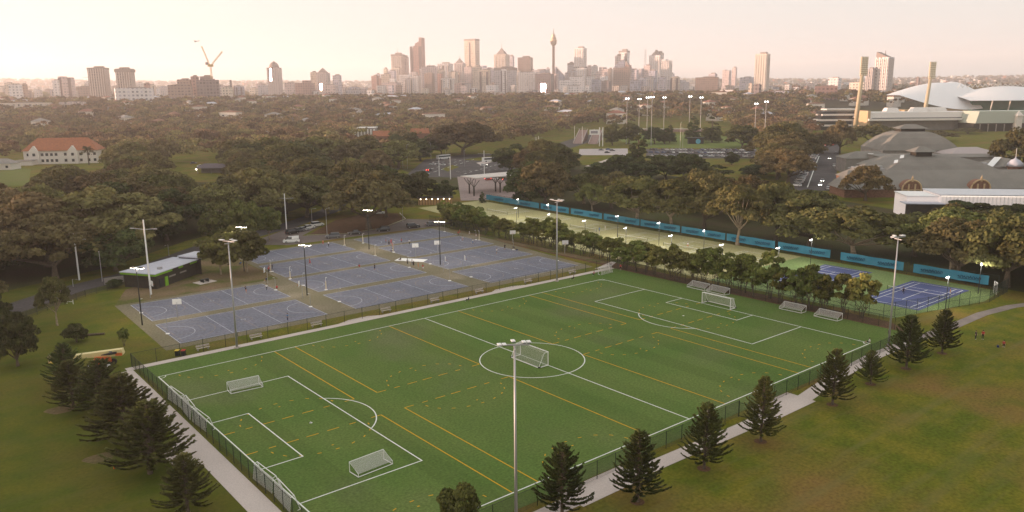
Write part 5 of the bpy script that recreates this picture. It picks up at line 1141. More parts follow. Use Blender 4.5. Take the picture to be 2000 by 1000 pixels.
PB = [(-10.3,-47.6,.74,'nearest to the camera in the left row, at the bottom edge'),(-10.9,-35.2,.98,'second from the camera in the left row'),(-10.6,-23.4,1.0,'third from the camera in the left row'),(-10.9,-10.6,.88,'fourth from the camera in the left row'),(-13.6,-5.2,.78,'set a little left of the left row near its far end'),(-12.6,4.2,.80,'farthest in the left row, in front of the boom lift')]
for x, y, s, l in PB:
    o = put(PIN, (x,y), rnd.uniform(0,6.3), 'dark Norfolk pine '+l, 'Norfolk pines along the left path', (s*(1.62 if s > .82 else 1.3),)*2+(s*1.03,)); o.rotation_euler[0] = rnd.gauss(0,.025); o.rotation_euler[1] = rnd.gauss(0,.025)
PB = [(21.0,-75.3,.92,'beside the nearest floodlight mast at the bottom'),(29.5,-78.7,.95,'second from the bottom in the near row'),(41.8,-78.6,.93,'third from the bottom in the near row'),(53.8,-78.7,.88,'fourth in the near row, by the wide concrete path'),(72.7,-78.4,.94,'in the middle of the near row past the gap'),(85.1,-78.0,.62,'smallest of the near row'),(96.4,-78.4,1.0,'second from the far end of the near row'),(109.0,-78.9,.86,'at the far right end of the near row')]
for x, y, s, l in PB:
    o = put(PIN, (x,y), rnd.uniform(0,6.3), 'dark Norfolk pine '+l, 'Norfolk pines along the near path', (s*rnd.uniform(.9,1.12),)*2+(s,)); o.rotation_euler[0] = rnd.gauss(0,.02); o.rotation_euler[1] = rnd.gauss(0,.02)
b = MB()
for x, y in [(29.5,-78.7),(41.8,-78.6),(53.8,-78.7),(72.7,-78.4),(85.1,-78.0),(96.4,-78.4),(109.0,-78.9)]: MB().poly(arc(x,y,.85,0,6.28,14)[:-1], .012).build('tree_mulch_ring', M_MULCH, kind='structure')
for px_, py_, r_ in ((120,800,2.0),(195,895,1.8)):
    g = G(px_, py_); MB().poly([(g[0]+r_*math.cos(a)*(1+.25*math.sin(3*a)), g[1]+r_*math.sin(a)*(1+.2*math.cos(2*a))) for a in np.linspace(0,6.1,14)], .012).build('bare_patch', M_DIRT, kind='structure')
o = put(RND, (8.8,-72.9), 1.0, 'small round topped tree at the bottom edge below the field corner', None, (.46,.46,.68))
# trees placed one by one: pixel of the foot, crown top, width
def at_tree(protos, px_, py_, top, wd, label, grp, R0, H0_):
    g = G(px_, py_); D = math.hypot(g[0]-CAM[0], g[1]-CAM[1]); zt = AT(px_, top, D)[2]; s = wd*D/FPX/2/R0
    return put(protos, g, rnd.uniform(0,6.3), label, grp, (s,s,zt/H0_))
HAND = []
def hand(protos, px_, py_, top, wd, label, grp, R0, H0_):
    o = at_tree(protos, px_, py_, top, wd, label, grp, R0, H0_); HAND.append((o.location.x, o.location.y, wd*math.hypot(o.location.x-CAM[0], o.location.y-CAM[1])/FPX/2)); return o
hand(DRK, 35,715,612,66,'dark rounded tree at the left edge left of the boom lift','trees on the left lawn',7,14)
hand(DRK, -2,672,570,60,'dark tree cut by the left frame edge above the boom lift','trees on the left lawn',7,14)
hand(GUM, 112,636,538,52,'slender young gum tree on the left lawn below the white mast','trees on the left lawn',9.5,18)
hand(DRK, 150,668,634,38,'low dark bush on the left lawn','trees on the left lawn',7,14)
hand(SAP, 243,676,645,18,'tiny sapling on the lawn beside the court apron','trees on the left lawn',2.6,6.3)
hand(DRK, 222,562,546,26,'low bush against the left end of the clubhouse','trees on the left lawn',7,14)
for px_, py_, top, wd, l in ((432,536,446,84,'left of the two in front, beside the clubhouse'),(483,532,447,74,'right of the two in front, beside the clubhouse'),(424,488,404,66,'behind the left one near the clubhouse'),(478,482,381,60,'tallest one behind, near the court light'),(527,470,402,56,'nearest the far left blue court'),(462,500,430,50,'in the middle of the clump by the clubhouse')):
    hand(RND, px_, py_, top, wd, 'round olive green tree '+l, 'round trees by the clubhouse', 4.9, 10.2)
hand(FIG, 720,447,338,160,'broad drooping fig tree with grey stems over the car park','large figs by the car park',11,17.5)
hand(FIG, 640,420,352,110,'wide fig tree beside the street lamp in the car park bed','large figs by the car park',11,17.5)
for px_, py_, top, wd, l in ((600,425,340,118,'beside the white masts of the car park'),(560,418,352,96,'above the slanted row of cars'),(690,414,318,112,'highest, behind the drooping fig'),(615,398,312,126,'broad, over the traffic gap'),(520,415,338,104,'above the far left blue court'),(755,424,352,88,'at the bend of the car park road')):
    hand(FIG, px_, py_, top, wd, 'large brown green fig '+l, 'large figs by the car park', 11, 17.5)
hand(FIG, 905,303,240,128,'largest fig, standing right behind the junction',None,11,17.5)
for px_, py_, top, wd, l in ((838,303,262,38,'left of the big fig'),(862,301,258,36,'next to the big fig'),(802,306,258,44,'behind the street lamps'),(772,308,263,50,'at the left end')):
    hand(DRK, px_, py_, top, wd, 'tall dark tree at the back of the junction, '+l, 'tall dark trees behind the junction', 7.6, 14.5)
hand(DRK, 1035,400,316,108,'dense dark tree right of the plaza canopy before the left banner','dark trees behind the plaza',7.6,14.5)
for px_, py_, top, wd, l in ((770,392,330,76,'left of three beside the junction'),(822,396,335,78,'middle of three above the timber kiosk'),(868,394,352,52,'right of three, nearest the plaza'),(745,398,322,50,'farthest left behind the broad fig')):
    hand(DRK, px_, py_, top, wd, 'glossy dark green tree '+l, 'dark trees by the junction', 7.6, 14.5)
hand(CON, 942,396,374,17,'small dark conifer at the left end of the blue banners',None,6,19)
for px_, py_, top, wd, l in ((1000,335,281,80,'left of the pair behind the plaza'),(1090,338,284,94,'right of the pair behind the plaza'),(1050,322,282,60,'between the pair behind the plaza')):
    hand(DRK, px_, py_, top, wd, 'dense dark green tree '+l, 'dark trees behind the plaza', 7.6, 14.5)
hand(CON, 1246,330,262,60,'tall dark hoop pine in front of the gravel car park',None,6,19)
hand(CON, 1354,276,226,36,'left dark conifer by the park shelter','park conifers',6,19); hand(CON, 1390,278,228,46,'right dark conifer by the park shelter','park conifers',6,19); hand(CON, 1308,279,243,26,'conifer right of the round park trees','park conifers',6,19)
for px_, py_, top, wd, l in ((1278,281,248,44,'left of two in the park'),(1298,281,250,36,'right of two in the park'),(1228,281,240,50,'beside the white sign tower'),(1196,284,240,40,'touching the white sign tower'),(1450,288,244,64,'at the right end of the park lawn'),(1429,322,296,28,'single tree on the lawn by the car park')):
    hand(DRK, px_, py_, top, wd, 'dark round park tree '+l, 'park trees', 7.6, 14.5)
# broad gums and figs right behind the banners
for k_, (px_, py_, top, wd, kind, l) in enumerate(((1065,404,316,112,'F','leftmost behind the second banner'),(1157,416,356,66,'G','pale forked trunk behind the fourth banner'),(1243,440,340,150,'G','spreading wide behind the fifth banner'),(1312,452,346,130,'G','behind the sixth banner'),(1375,452,335,120,'F','set back behind the seventh banner'),(1440,478,356,120,'G','big pale trunk behind the seventh banner'),(1515,470,360,110,'F','set back behind the eighth banner'),(1668,506,402,190,'G','widest, pale leaning trunk behind the ninth banner'),(1785,500,420,130,'F','dark, right of the mast'),(1870,545,430,150,'F','behind the rightmost banner'),(1965,560,415,150,'F','at the right frame edge'),(1580,450,372,100,'F','between the eighth and ninth banners'),(1905,480,425,120,'F','in front of the white pavilion'),(1990,470,412,110,'G','right edge in front of the white pavilion'))):
    hand(FIG if kind == 'F' else GUM, px_, py_, top, wd, f'broad {"fig" if kind == "F" else "gum"} tree {l}', 'tall trees behind the tennis courts', 11 if kind == 'F' else 10.2, 17.5 if kind == 'F' else 18.5)
for px_, py_, top, wd, l in ((1165,348,318,60,'leftmost below the gravel track'),(1208,352,302,70,'left of the tall hoop pine'),(1300,350,303,80,'right of the tall hoop pine'),(1345,356,300,76,'below the field car park'),(1392,352,322,70,'rightmost below the lone lawn tree'),(1250,356,318,70,'at the foot of the tall hoop pine')):
    hand(DRK, px_, py_, top, wd, 'dark bushy tree '+l, 'dark trees below the field car park', 7.6, 14.5)
for px_, py_, top, wd, l in ((1528,312,240,104,'broadest, left of the angled parking'),(1492,306,268,72,'at the right end of the field car park'),(1606,300,258,56,'overhanging the straight road'),(1522,346,288,70,'yellowish, nearest the angled parking'),(1470,345,322,60,'low, on the lawn edge')):
    hand(FIG if top < 300 else DRK, px_, py_, top, wd, 'dense dark tree '+l, 'dense trees left of the straight road', 11 if top < 300 else 7.6, 17.5 if top < 300 else 14.5)
for px_, py_, top, wd, l in ((1868,432,392,74,'left'),(1925,434,396,84,'middle'),(1985,432,398,76,'right')):
    hand(DRK, px_, py_, top, wd, f'dark leafy tree in front of the white pavilion, {l} of three', 'dark trees before the white pavilion', 7.6, 14.5)
hand(FIG, 1690,392,324,80,'round brownish tree beside the brick arched gable',None,11,17.5)
hand(FIG, 1662,372,345,60,'tree between the straight road and the exhibition hall',None,11,17.5)
hand(FIG, 1995,345,252,90,'orange green tree at right edge above the domed turret',None,11,17.5)
for px_, py_, top, wd, l in ((1640,300,238,50,'left, beside the straight road'),(1700,285,243,64,'in front of the white grandstand'),(1750,282,250,60,'left of the curved hall roof'),(1830,275,256,60,'right of the curved hall roof'),(1890,262,250,44,'farther right behind the pale shed'),(1740,316,284,60,'between the two halls')):
    hand(FIG, px_, py_, top, wd, 'low spreading tree '+l, 'trees round the halls', 11, 17.5)
palm = thing('palm_tree', 'tall palm in front of the white house', 'tree', (*G(174,322),0)); b = MB().tube([(0,0,0),(0,0,11)], [.45,.35], 7); b.build('trunk', M_TRUNK, palm)
P = []; 
for i in range(46):
    a = rnd.uniform(0,6.28); e = rnd.uniform(-.5,1.2); l = rnd.uniform(3.4,5)
    for s in np.linspace(.15,1,9): P.append((math.cos(a)*math.cos(e)*l*s, math.sin(a)*math.cos(e)*l*s, 11+l*(math.sin(e)*s-.55*s*s)))
P = np.array(P); obj('crown', quads_mesh('crown', leaf_quads(P, np.tile([0,0,1.0],(len(P),1)), .5, .5), L_DARK), palm)
# the sapling row along the tennis fence
ys = list(np.arange(92,-62,-3.5)); k = 0
for i, y in enumerate(ys):
    if y in (): continue
    s = rnd.uniform(.82,1.18)*(1.0 if y < 60 else .92); x = 119.4+(3.2 if y < 8 else .0)+rnd.uniform(-.9,.9) if y < 8 else 123.6+rnd.uniform(-.6,.6)
    if y < 8: x = 119.0+rnd.uniform(-1,1.2)
    dens = rnd.random()
    sp_ = AT
    put(SAP, (x, y+rnd.uniform(-1,1)), rnd.uniform(0,6.3), 'slender multi stemmed sapling in the long row beside the tennis fence', 'saplings along the tennis courts', (s*1.1,s*1.1,s*rnd.uniform(.9,1.12)*(1.0 if y > 0 else 1.0+.22*min(1,-y/35))))
    if dens < .18: put(SAP, (x+rnd.uniform(1.5,3), y+rnd.uniform(1.2,2.6)), rnd.uniform(0,6.3), 'slender multi stemmed sapling in the long row beside the tennis fence', 'saplings along the tennis courts', s*rnd.uniform(.7,.95))
for i in range(16):
    y = 96-i*1.8+rnd.uniform(-.5,.5); put(SAP, (125.5+rnd.uniform(0,5)+i*.1, y+rnd.uniform(0,14)), rnd.uniform(0,6.3), 'bushy sapling in the thick clump at the far end of the row', 'bushy saplings at the far end', rnd.uniform(.75,1.05))
# woods: scatter, leaving open ground and every clear view open
def poly_px(pp): return np.array([G(*p) for p in pp])
def inside(poly, x, y):
    c = False; n = len(poly); j = n-1
    for i in range(n):
        if (poly[i][1] > y) != (poly[j][1] > y) and x < (poly[j][0]-poly[i][0])*(y-poly[i][1])/(poly[j][1]-poly[i][1])+poly[i][0]: c = not c
        j = i
    return c
OPEN = [poly_px(q) for q in ([(790,347),(830,310),(905,297),(985,294),(1110,262),(1190,246),(1205,262),(1125,292),(1015,345),(1012,398),(893,398),(885,365)],
    [(1118,292),(1190,262),(1235,247),(1385,244),(1425,252),(1505,284),(1512,312),(1490,336),(1385,332),(1150,330)], [(1535,375),(1640,375),(1662,228),(1602,226),(1588,262)], [(1640,420),(2080,440),(2080,228),(1640,232)],
    [(40,327),(215,325),(205,300),(40,300)], [(-60,322),(62,328),(60,366),(-60,368)], [(335,318),(365,316),(358,290),(340,290)])]
OPEN += [np.array(q) for q in ([(-140,-140),(-80,10),(-45,40),(-15,66),(0,80),(18,92),(46,118),(84,138),(112,160),(121,175),(150,170),(176,150),(170,-100),(300,-160),(100,-160)],)]
OPEN += [np.array([(176,150),(166,-90),(300,-200),(400,-150),(420,100)][0:0] or [(0,0),(0,1),(1,0)])]
KEEP = [(48,205,258,318,640),(-5,60,322,358,560),(892,1012,332,388,395),(800,1000,300,345,470),(1235,1470,248,284,640),(1130,1232,286,326,610),(1262,1480,290,333,560),(1556,1650,232,366,400),(1640,2005,165,262,900),(1668,2005,262,386,372),(1822,2005,364,398,322),(-5,104,199,214,1500),(118,170,198,212,1550),(226,303,168,192,1700),(686,742,238,262,770),(815,850,250,264,790),(1115,1182,244,284,680),(338,362,288,316,560),(395,430,322,342,590),(600,645,352,376,430),(660,700,335,350,480)]
def clear(x, y, r, h):
    for q in OPEN:
        if inside(q, x, y): return False
    for hx, hy, hr in HAND:
        if (x-hx)**2+(y-hy)**2 < (.40*(r+hr))**2: return False
    px_, py_, z = PJ((x, y, 0)); 
    if z < 10: return False
    s = FPX/z; d = math.hypot(x-CAM[0], y-CAM[1]); tp = PJ((x, y, h))[1]
    for a0, a1, y0, y1, D in KEEP:
        if d < D and px_+r*s*.85 > a0 and px_-r*s*.85 < a1 and tp < y1 and py_ > y0: return False
    return True
def sample(dmin, dmax, spacing, amin=-.68, amax=.68, seed=1):
    g = random.Random(seed); out = []; cell = {}
    area = (amax-amin)/2*(dmax**2-dmin**2); n = int(area/spacing**2*5)
    for _ in range(n):
        d = math.sqrt(g.uniform(dmin**2, dmax**2)); a = YAW+g.uniform(amin, amax); x, y = CAM[0]+d*math.sin(a), CAM[1]+d*math.cos(a); k = (int(x//spacing), int(y//spacing))
        if any((x-q[0])**2+(y-q[1])**2 < spacing**2 for i in (-1,0,1) for j in (-1,0,1) for q in cell.get((k[0]+i, k[1]+j), ())): continue
        cell.setdefault(k, []).append((x, y)); out.append((x, y, d, a))
    return out
nfig = 0; spots = sorted(sample(150, 640, 13.6, -.74, .74, 3), key=lambda q: q[2]); rest = []
for x, y, d, a in spots:
    h = rnd.uniform(13, 20.5); r = h*rnd.uniform(.62,.86)
    if not clear(x, y, r, h): continue
    px_ = PJ((x,y,0))[0]
    if nfig >= 285 or d > 560: rest.append((x, y, d, a)); continue
    nfig += 1; u = rnd.random()
    where = 'left of the courts' if px_ < 480 else 'behind the car park' if px_ < 780 else 'beyond the junction' if px_ < 1000 else 'behind the tennis courts' if px_ < 1560 else 'near the halls at right'
    if u < .58 or (px_ < 480 and u < .72): put(FIG, (x,y), rnd.uniform(0,6.3), f'dense brownish fig tree in the crowded wood {where}', f'fig trees in the wood {where}', (r/11,r/11,h/17.5))
    elif u < .85: put(GUM, (x,y), rnd.uniform(0,6.3), f'open crowned gum tree in the crowded wood {where}', f'gum trees in the wood {where}', (r/10.2,r/10.2,h/18.5))
    else: put(DRK, (x,y), rnd.uniform(0,6.3), f'dark leaved tree in the crowded wood {where}', f'dark trees in the wood {where}', (r*.8/7.6,r*.8/7.6,h*.9/14.5))
def mass(name, pts, nq, leaf, hmin, hmax, label):
    Vs = []; tn = []; ncl = max(4, nq//14)
    for x, y, z, d in pts:
        h = rnd.uniform(hmin, hmax); r = h*rnd.uniform(.5,.8); g = nr
        a = g.uniform(0, 6.28, ncl); q = np.sqrt(g.uniform(0, 1, ncl)); cz = h*(.42+.50*np.sqrt(np.clip(1-q**2, 0, 1))*g.uniform(.75, 1.0, ncl))
        C_ = np.stack([np.cos(a)*q*r, np.sin(a)*q*r, cz], 1); per = max(1, nq//ncl); C_ = np.repeat(C_, per, 0)
        dd = g.normal(size=C_.shape); dd[:, 2] = np.abs(dd[:, 2])*.9-.15; dd /= np.linalg.norm(dd, axis=1)[:, None]
        P = C_+dd*np.array([.27*r,.27*r,.20*r])*g.uniform(.7,1.05,(len(C_),1))+np.array([x,y,z])
        Vs.append(leaf_quads(P, dd, leaf*(h/15), .5)); tn.append(np.full(len(P), rnd.random()))
    me = quads_mesh(name, np.concatenate(Vs), L_FAR, np.concatenate(tn)); o = obj(name, me, kind='stuff'); o['label'] = label; return o
left_out = [(x,y,0.0,d) for x,y,d,a in sample(215,560,13.5,-1.35,-.74,15) if not any(inside(q,x,y) for q in OPEN)]  # unseen rest of the wood at left, added to shade the field
mid = left_out+[(x,y,float(hills(x,y)),d) for x,y,d,a in rest]+[(x,y,float(hills(x,y)),d) for x,y,d,a in sample(640, 1250, 15.5, -.70, .70, 5) if clear(x,y,9,14)]
mass('middle_woods', mid, 230, 1.05, 12, 17, 'brownish wood filling the park beyond the junction')
mid2 = [(x,y,float(hills(x,y)),d) for x,y,d,a in sample(1250, 1750, 15.5, -.68, .68, 16) if clear(x,y,9,14)]
mass('outer_woods', mid2, 110, 1.5, 12, 18, 'hazy brown wood between the park and the suburbs')
farm = [(x,y,float(hills(x,y)),d) for x,y,d,a in sample(1750, 2750, 20, -.68, .68, 6) if clear(x,y,9,14)]
mass('suburb_trees', farm, 56, 2.2, 7.5, 19, 'hazy tree canopy over the suburbs before the city')
fars = [(x,y,float(hills(x,y)),d) for x,y,d,a in sample(2750, 8800, 84, -.66, .66, 8)]
mass('distant_canopy', fars, 26, 6.5, 14, 26, 'hazy tree canopy on the far hills')
# suburban houses
HM = []
for i in range(6):
    wd, dp, h = rnd.uniform(9,17), rnd.uniform(8,12), rnd.choice((5,7,9)); t = thing('suburban_house', 'x', 'house')
    MB().box((0,0,(h-9)/2), (wd,dp,h+9)).build('wall', (M_HOUSEW, M_HOUSEW, M_BRICK, mat('cream_wall',(.55,.45,.36)), M_HOUSEW, M_GREY)[i], t); b = MB(); hip(b, -wd/2, wd/2, -dp/2, dp/2, h, rnd.uniform(2.5,4)); b.build('roof', (M_TERRA2, M_GREY, M_TERRA2, M_ROOFG, mat('red_roof',(.24,.11,.08)), M_TERRA2)[i], t)
    for x in (-wd/4, wd/4): MB().box((x,-dp/2-.05,h*.5), (1.8,.14,1.8)).build('window', M_GLASS, t)
    HM.append(t)
n_ = 0
for x, y, d, a in sample(1050, 2600, 56, -.64, .64, 9):
    if n_ >= 290 or not clear(x, y, 10, 10): continue
    n_ += 1; i = rnd.randrange(6); place(HM[i], USED, (x, y, float(hills(x,y))+rnd.uniform(4,8.5)), rnd.uniform(0,6.3), ('white walled house with a terracotta','pale house with a grey','brick house with a terracotta','cream house with a pale metal','white house with a red','grey house with a terracotta')[i]+' roof among far suburb trees', 'suburban houses of kind '+'white terracotta,pale grey,brick,cream metal,white red,grey terracotta'.split(',')[i], (rnd.uniform(1,2.2), rnd.uniform(1,1.5), 1.0))
bb = MB(); rr = random.Random(12)
for x, y, d, a in sample(2750, 8600, 95, -.66, .66, 10):
    z = float(hills(x,y)); w_ = rr.uniform(12,40); h = rr.choice((8,10,14,20,30 if rr.random() < .4 else 12)); bb.k = rr.randrange(4); bb.box((x,y,z+h/2), (w_,w_*rr.uniform(.5,1),h), rr.uniform(0,3))
bb.build('far_suburb_buildings', [M_HOUSEW, M_GREY, M_TERRA, M_FIN], kind='stuff', label='tiny pale buildings scattered over the hazy far suburbs')
# ------------------------------------------------------------------ say which one: place in its cluster, counted from the left
def ordinal(k):
    w_ = 'first second third fourth fifth sixth seventh eighth ninth tenth eleventh twelfth thirteenth fourteenth fifteenth sixteenth seventeenth eighteenth nineteenth'.split()
    if k < 19: return w_[k]
    tens = {20:'twentieth',30:'thirtieth',40:'fortieth',50:'fiftieth',60:'sixtieth',70:'seventieth'}; tn = {20:'twenty',30:'thirty',40:'forty',50:'fifty',60:'sixty',70:'seventy'}
    q = (k+1)//10*10; return tens[q] if (k+1) % 10 == 0 else tn[q]+' '+w_[(k+1) % 10-1]
def base_px(o):
    x, y, z = PJ((o.location.x, o.location.y, o.location.z)); return x, y
def by_cluster(objs, marks, fmt):
    cl = {}
    for o in objs:
        x, y = base_px(o); k = min(range(len(marks)), key=lambda i: ((x-marks[i][0])/1.0)**2+((y-marks[i][1])*2.2)**2); cl.setdefault(k, []).append((x, o))
    for k, L in cl.items():
        for i, (x, o) in enumerate(sorted(L, key=lambda q: q[0])): o['label'] = fmt(o, ordinal(i), marks[k][2])
NEAR = [(20,480,'left frame edge'),(155,500,'leftmost white mast'),(295,500,'mast before the clubhouse'),(360,450,'clubhouse roof'),(470,440,'round trees'),(120,380,'white house'),(40,390,'small white house'),(250,380,'palm tree'),(330,350,'small lawn'),(420,345,'lit pavilion'),(560,400,'car park mast'),(620,380,'traffic gap'),(480,340,'field right of the pavilion'),(560,330,'woods left of the junction'),(680,340,'broad drooping fig'),(740,330,'glossy dark trees'),(720,290,'white flats'),(820,290,'gable house'),(900,290,'junction'),(960,285,'bus'),(1040,320,'plaza trees'),(1000,370,'leftmost banner'),(1100,390,'second banner'),(1200,400,'fourth banner'),(1290,420,'fifth banner'),(1380,440,'sixth banner'),(1470,440,'seventh banner'),(1570,450,'eighth banner'),(1700,480,'ninth banner'),(1850,500,'rightmost banner'),(1990,520,'right frame edge'),(1120,340,'gravel track'),(1250,340,'hoop pine'),(1400,330,'field car park'),(1520,310,'angled parking'),(1600,420,'straight road'),(1700,390,'arched gable'),(1860,440,'white pavilion'),(1980,430,'domed turret'),(1900,270,'green grandstand')]
wood = [o for o in COL.objects if o.parent is None and 'crowded wood' in str(o.get('label', ''))]
for nm, ad in (('fig_tree','brownish fig'),('gum_tree','open crowned gum'),('dark_tree','dark leaved')):
    by_cluster([o for o in wood if o.name.split('.')[0] == nm], NEAR, lambda o, k, m_: f'{ad} tree, {k} from left near the {m_}')
row = sorted([o for o in COL.objects if o.get('group') == 'saplings along the tennis courts'], key=lambda o: -o.location.y)
for i, o in enumerate(row): o['label'] = f'slender sapling, {ordinal(i)} from the left in the row beside the tennis fence'
row = sorted([o for o in COL.objects if o.get('group') == 'bushy saplings at the far end'], key=lambda o: base_px(o)[0])
for i, o in enumerate(row): o['label'] = f'bushy sapling, {ordinal(i)} from the left in the clump before the timber kiosk'
FARM = [(60,215,'white terrace block'),(140,205,'dusky terrace'),(200,195,'brown pair of towers'),(270,205,'white hospital'),(350,200,'low brown building'),(420,195,'crane'),(480,200,'thin chimney tower'),(540,200,'domed tower'),(600,200,'low reddish offices'),(650,195,'pyramid roofed tower'),(700,200,'low grey block in the gap'),(760,200,'brick red blocks'),(820,200,'stepped tower'),(880,200,'striped tower'),(930,200,'tallest slab'),(985,200,'peaked crown tower'),(1040,200,'ribbed white slab'),(1081,200,'observation tower'),(1130,200,'tall pale tower'),(1180,195,'pink grey block'),(1215,195,'curved glass roof'),(1280,195,'peaked white tower'),(1340,190,'low grey trailing blocks'),(1420,190,'arch bridge'),(1490,190,'cream apartment tower'),(1560,190,'long pale low block'),(1610,190,'red brick block'),(1720,190,'residential pair'),(1820,190,'white shell roof'),(1950,190,'green grandstand')]
for key, ad in (('white terracotta','white house with terracotta roof'),('pale grey','pale house with grey roof'),('brick','brick house with terracotta roof'),('cream metal','cream house with metal roof'),('white red','white house with red roof'),('grey terracotta','grey house with terracotta roof')):
    by_cluster([o for o in COL.objects if o.get('group') == 'suburban houses of kind '+key], FARM, lambda o, k, m_: f'{ad}, {k} from left below {m_}')

by_cluster(FILL, [(x, 170, l) for x, y, l in FARM], lambda o, k, m_: f'modest mid rise block, {k} from left around the {m_}')
# ------------------------------------------------------------------ vehicles
PAINT = {k: mat('car_paint_'+k, c, rough=.3, spec=.5) for k, c in {'white':(.75,.74,.72),'black':(.02,.02,.022),'silver':(.42,.42,.43),'grey':(.12,.12,.13),'blue':(.05,.09,.22),'red':(.38,.03,.03)}.items()}
M_TAIL = mat('tail_lamp', (.4,.02,.02), rough=.3); M_HEAD = mat('head_lamp', (.8,.8,.75), rough=.2); M_HEADL = mat('head_lamp_lit', (.9,.9,.85), emit=(1,.93,.8), es=5); M_RIM = mat('alloy_rim', (.5,.5,.5), rough=.3, metal=.6); M_TAILL = mat('tail_lamp_lit', (.5,.02,.02), emit=(1,.06,.04), es=5)
def car_proto(kind):
    t = thing({'van':'parked_van','suv':'parked_suv','car':'parked_car'}[kind], 'x', 'van' if kind == 'van' else 'car')
    L, Wd, H = {'car':(4.5,1.78,1.45),'suv':(4.7,1.9,1.75),'van':(5.1,1.95,2.0)}[kind]
    belt = {'car':.92,'suv':1.08,'van':1.15}[kind]
    prof = {'car':[(-.5,.45,.72),(-.47,.25,.86),(-.30,.2,.92),(.17,.2,.93),(.42,.22,.80),(.49,.3,.62),(.5,.4,.52)],'suv':[(-.5,.45,.95),(-.48,.28,1.06),(-.3,.24,1.08),(.2,.24,1.08),(.44,.28,.98),(.49,.35,.75),(.5,.42,.6)],'van':[(-.5,.4,1.1),(-.49,.25,1.15),(-.3,.22,1.15),(.22,.22,1.15),(.45,.25,1.0),(.495,.32,.75),(.5,.4,.6)]}[kind]
    b = MB(); vs = []
    for fx, z0, z1 in prof:
        k = 1-.12*max(0, abs(fx)-.38)/.12; w_ = Wd/2*k
        vs += [(fx*L,-w_*.93,z0),(fx*L,-w_,(z0+z1)/2),(fx*L,-w_*.95,z1),(fx*L,w_*.95,z1),(fx*L,w_,(z0+z1)/2),(fx*L,w_*.93,z0)]
    fs = [(0,1,2,3,4,5)]+[(6*i+j, 6*i+6+j, 6*i+6+(j+1)%6, 6*i+(j+1)%6) for i in range(len(prof)-1) for j in range(6)]+[tuple(range(6*len(prof)-6,6*len(prof)))[::-1]]
    b.add(vs, fs)
    r0, r1 = {'car':(-.26,.06),'suv':(-.42,.10),'van':(-.47,.16)}[kind]; b0, b1 = {'car':(-.40,.22),'suv':(-.48,.26),'van':(-.495,.36)}[kind]
    b.box(((r0+r1)/2*L,0,H-.03), ((r1-r0)*L,Wd*.76,.06)); b.build('body', PAINT['white'], t)
    wb, wr = Wd*.46, Wd*.385
    g = MB().add([(b0*L,-wb,belt-.04),(b1*L,-wb,belt-.04),(b1*L,wb,belt-.04),(b0*L,wb,belt-.04),(r0*L,-wr,H-.055),(r1*L,-wr,H-.055),(r1*L,wr,H-.055),(r0*L,wr,H-.055)], [(0,1,5,4),(1,2,6,5),(2,3,7,6),(3,0,4,7)]); g.build('windows', M_GLASS, t)
    if kind == 'van':
        MB().box((-.25*L,0,1.56), (.44*L,Wd*.90,.74), 0, .92).build('cargo_panel', PAINT['white'], t)
    for sx in (-.31,.31):
        for sy in (-1,1):
            wv = MB().tube([(sx*L,sy*Wd*.42,.33),(sx*L,sy*Wd*.505,.33)], .33, 12).build('wheel', M_TYRE, t); MB().tube([(sx*L,sy*Wd*.50,.33),(sx*L,sy*Wd*.515,.33)], .2, 10).build('rim', M_RIM, wv)
    for sy in (-1,1): MB().box((.485*L,sy*Wd*.33,.68), (.12,.36,.14)).build('headlight', M_HEAD, t); MB().box((-.492*L,sy*Wd*.36,.80), (.08,.28,.2)).build('tail_light', M_TAIL, t)
    return t
CARS = {k: car_proto(k) for k in ('car','suv','van')}
def setcol(o, key, lit=None):
    for c in o.children:
        if c.name.split('.')[0] in ('body','cargo_panel'): c.material_slots[0].link = 'OBJECT'; c.material_slots[0].material = PAINT[key]
        if lit == 'head' and c.name.startswith('headlight'): c.material_slots[0].link = 'OBJECT'; c.material_slots[0].material = M_HEADL
        if lit == 'tail' and c.name.startswith('tail_light'): c.material_slots[0].link = 'OBJECT'; c.material_slots[0].material = M_TAILL
def car(kind, px_, py_, hd, key, label, group=None, lit=None, z=.03):
    g = G(px_, py_); o = place(CARS[kind], USED, (g[0],g[1],z), hd, label, group); setcol(o, key, lit); return o
PK = 'cars parked round the netball courts'
AL = lambda d=0: RGT_A+R(20+d)
car('van',569,474,AL(-2)+math.pi,'white','white van parked at the left end of the car park',PK)
car('suv',650,465,AL()+math.pi,'grey','dark grey estate car parked left of the row by courts',PK); car('car',693,458,AL()+math.pi,'black','black hatchback, second in the row along the courts',PK); car('suv',748,452,AL()+math.pi,'black','black station wagon in the middle of the row along the courts',PK); car('suv',807,445,AL(),'black','black four wheel drive, fourth in the row along the courts',PK); car('car',843,441,AL(),'grey','grey car half hidden behind the far court light',PK)
car('suv',571,457,AL(30),'black','black car at the left end of the slanted parking row',PK); car('car',584,453,AL(30),'grey','dark grey car beside the black one in the slanted row',PK); car('car',593,451,AL(30),'silver','silver car in the middle of the slanted row',PK); car('car',603,447,AL(30),'white','white car next to the white four wheel drive',PK); car('suv',620,442,AL(20),'white','white four wheel drive at the right end of the slanted row',PK)
car('car',741,418,AL(-20),'white','white car in the shade under the broad drooping fig',PK)
VT = 'traffic on the roads'
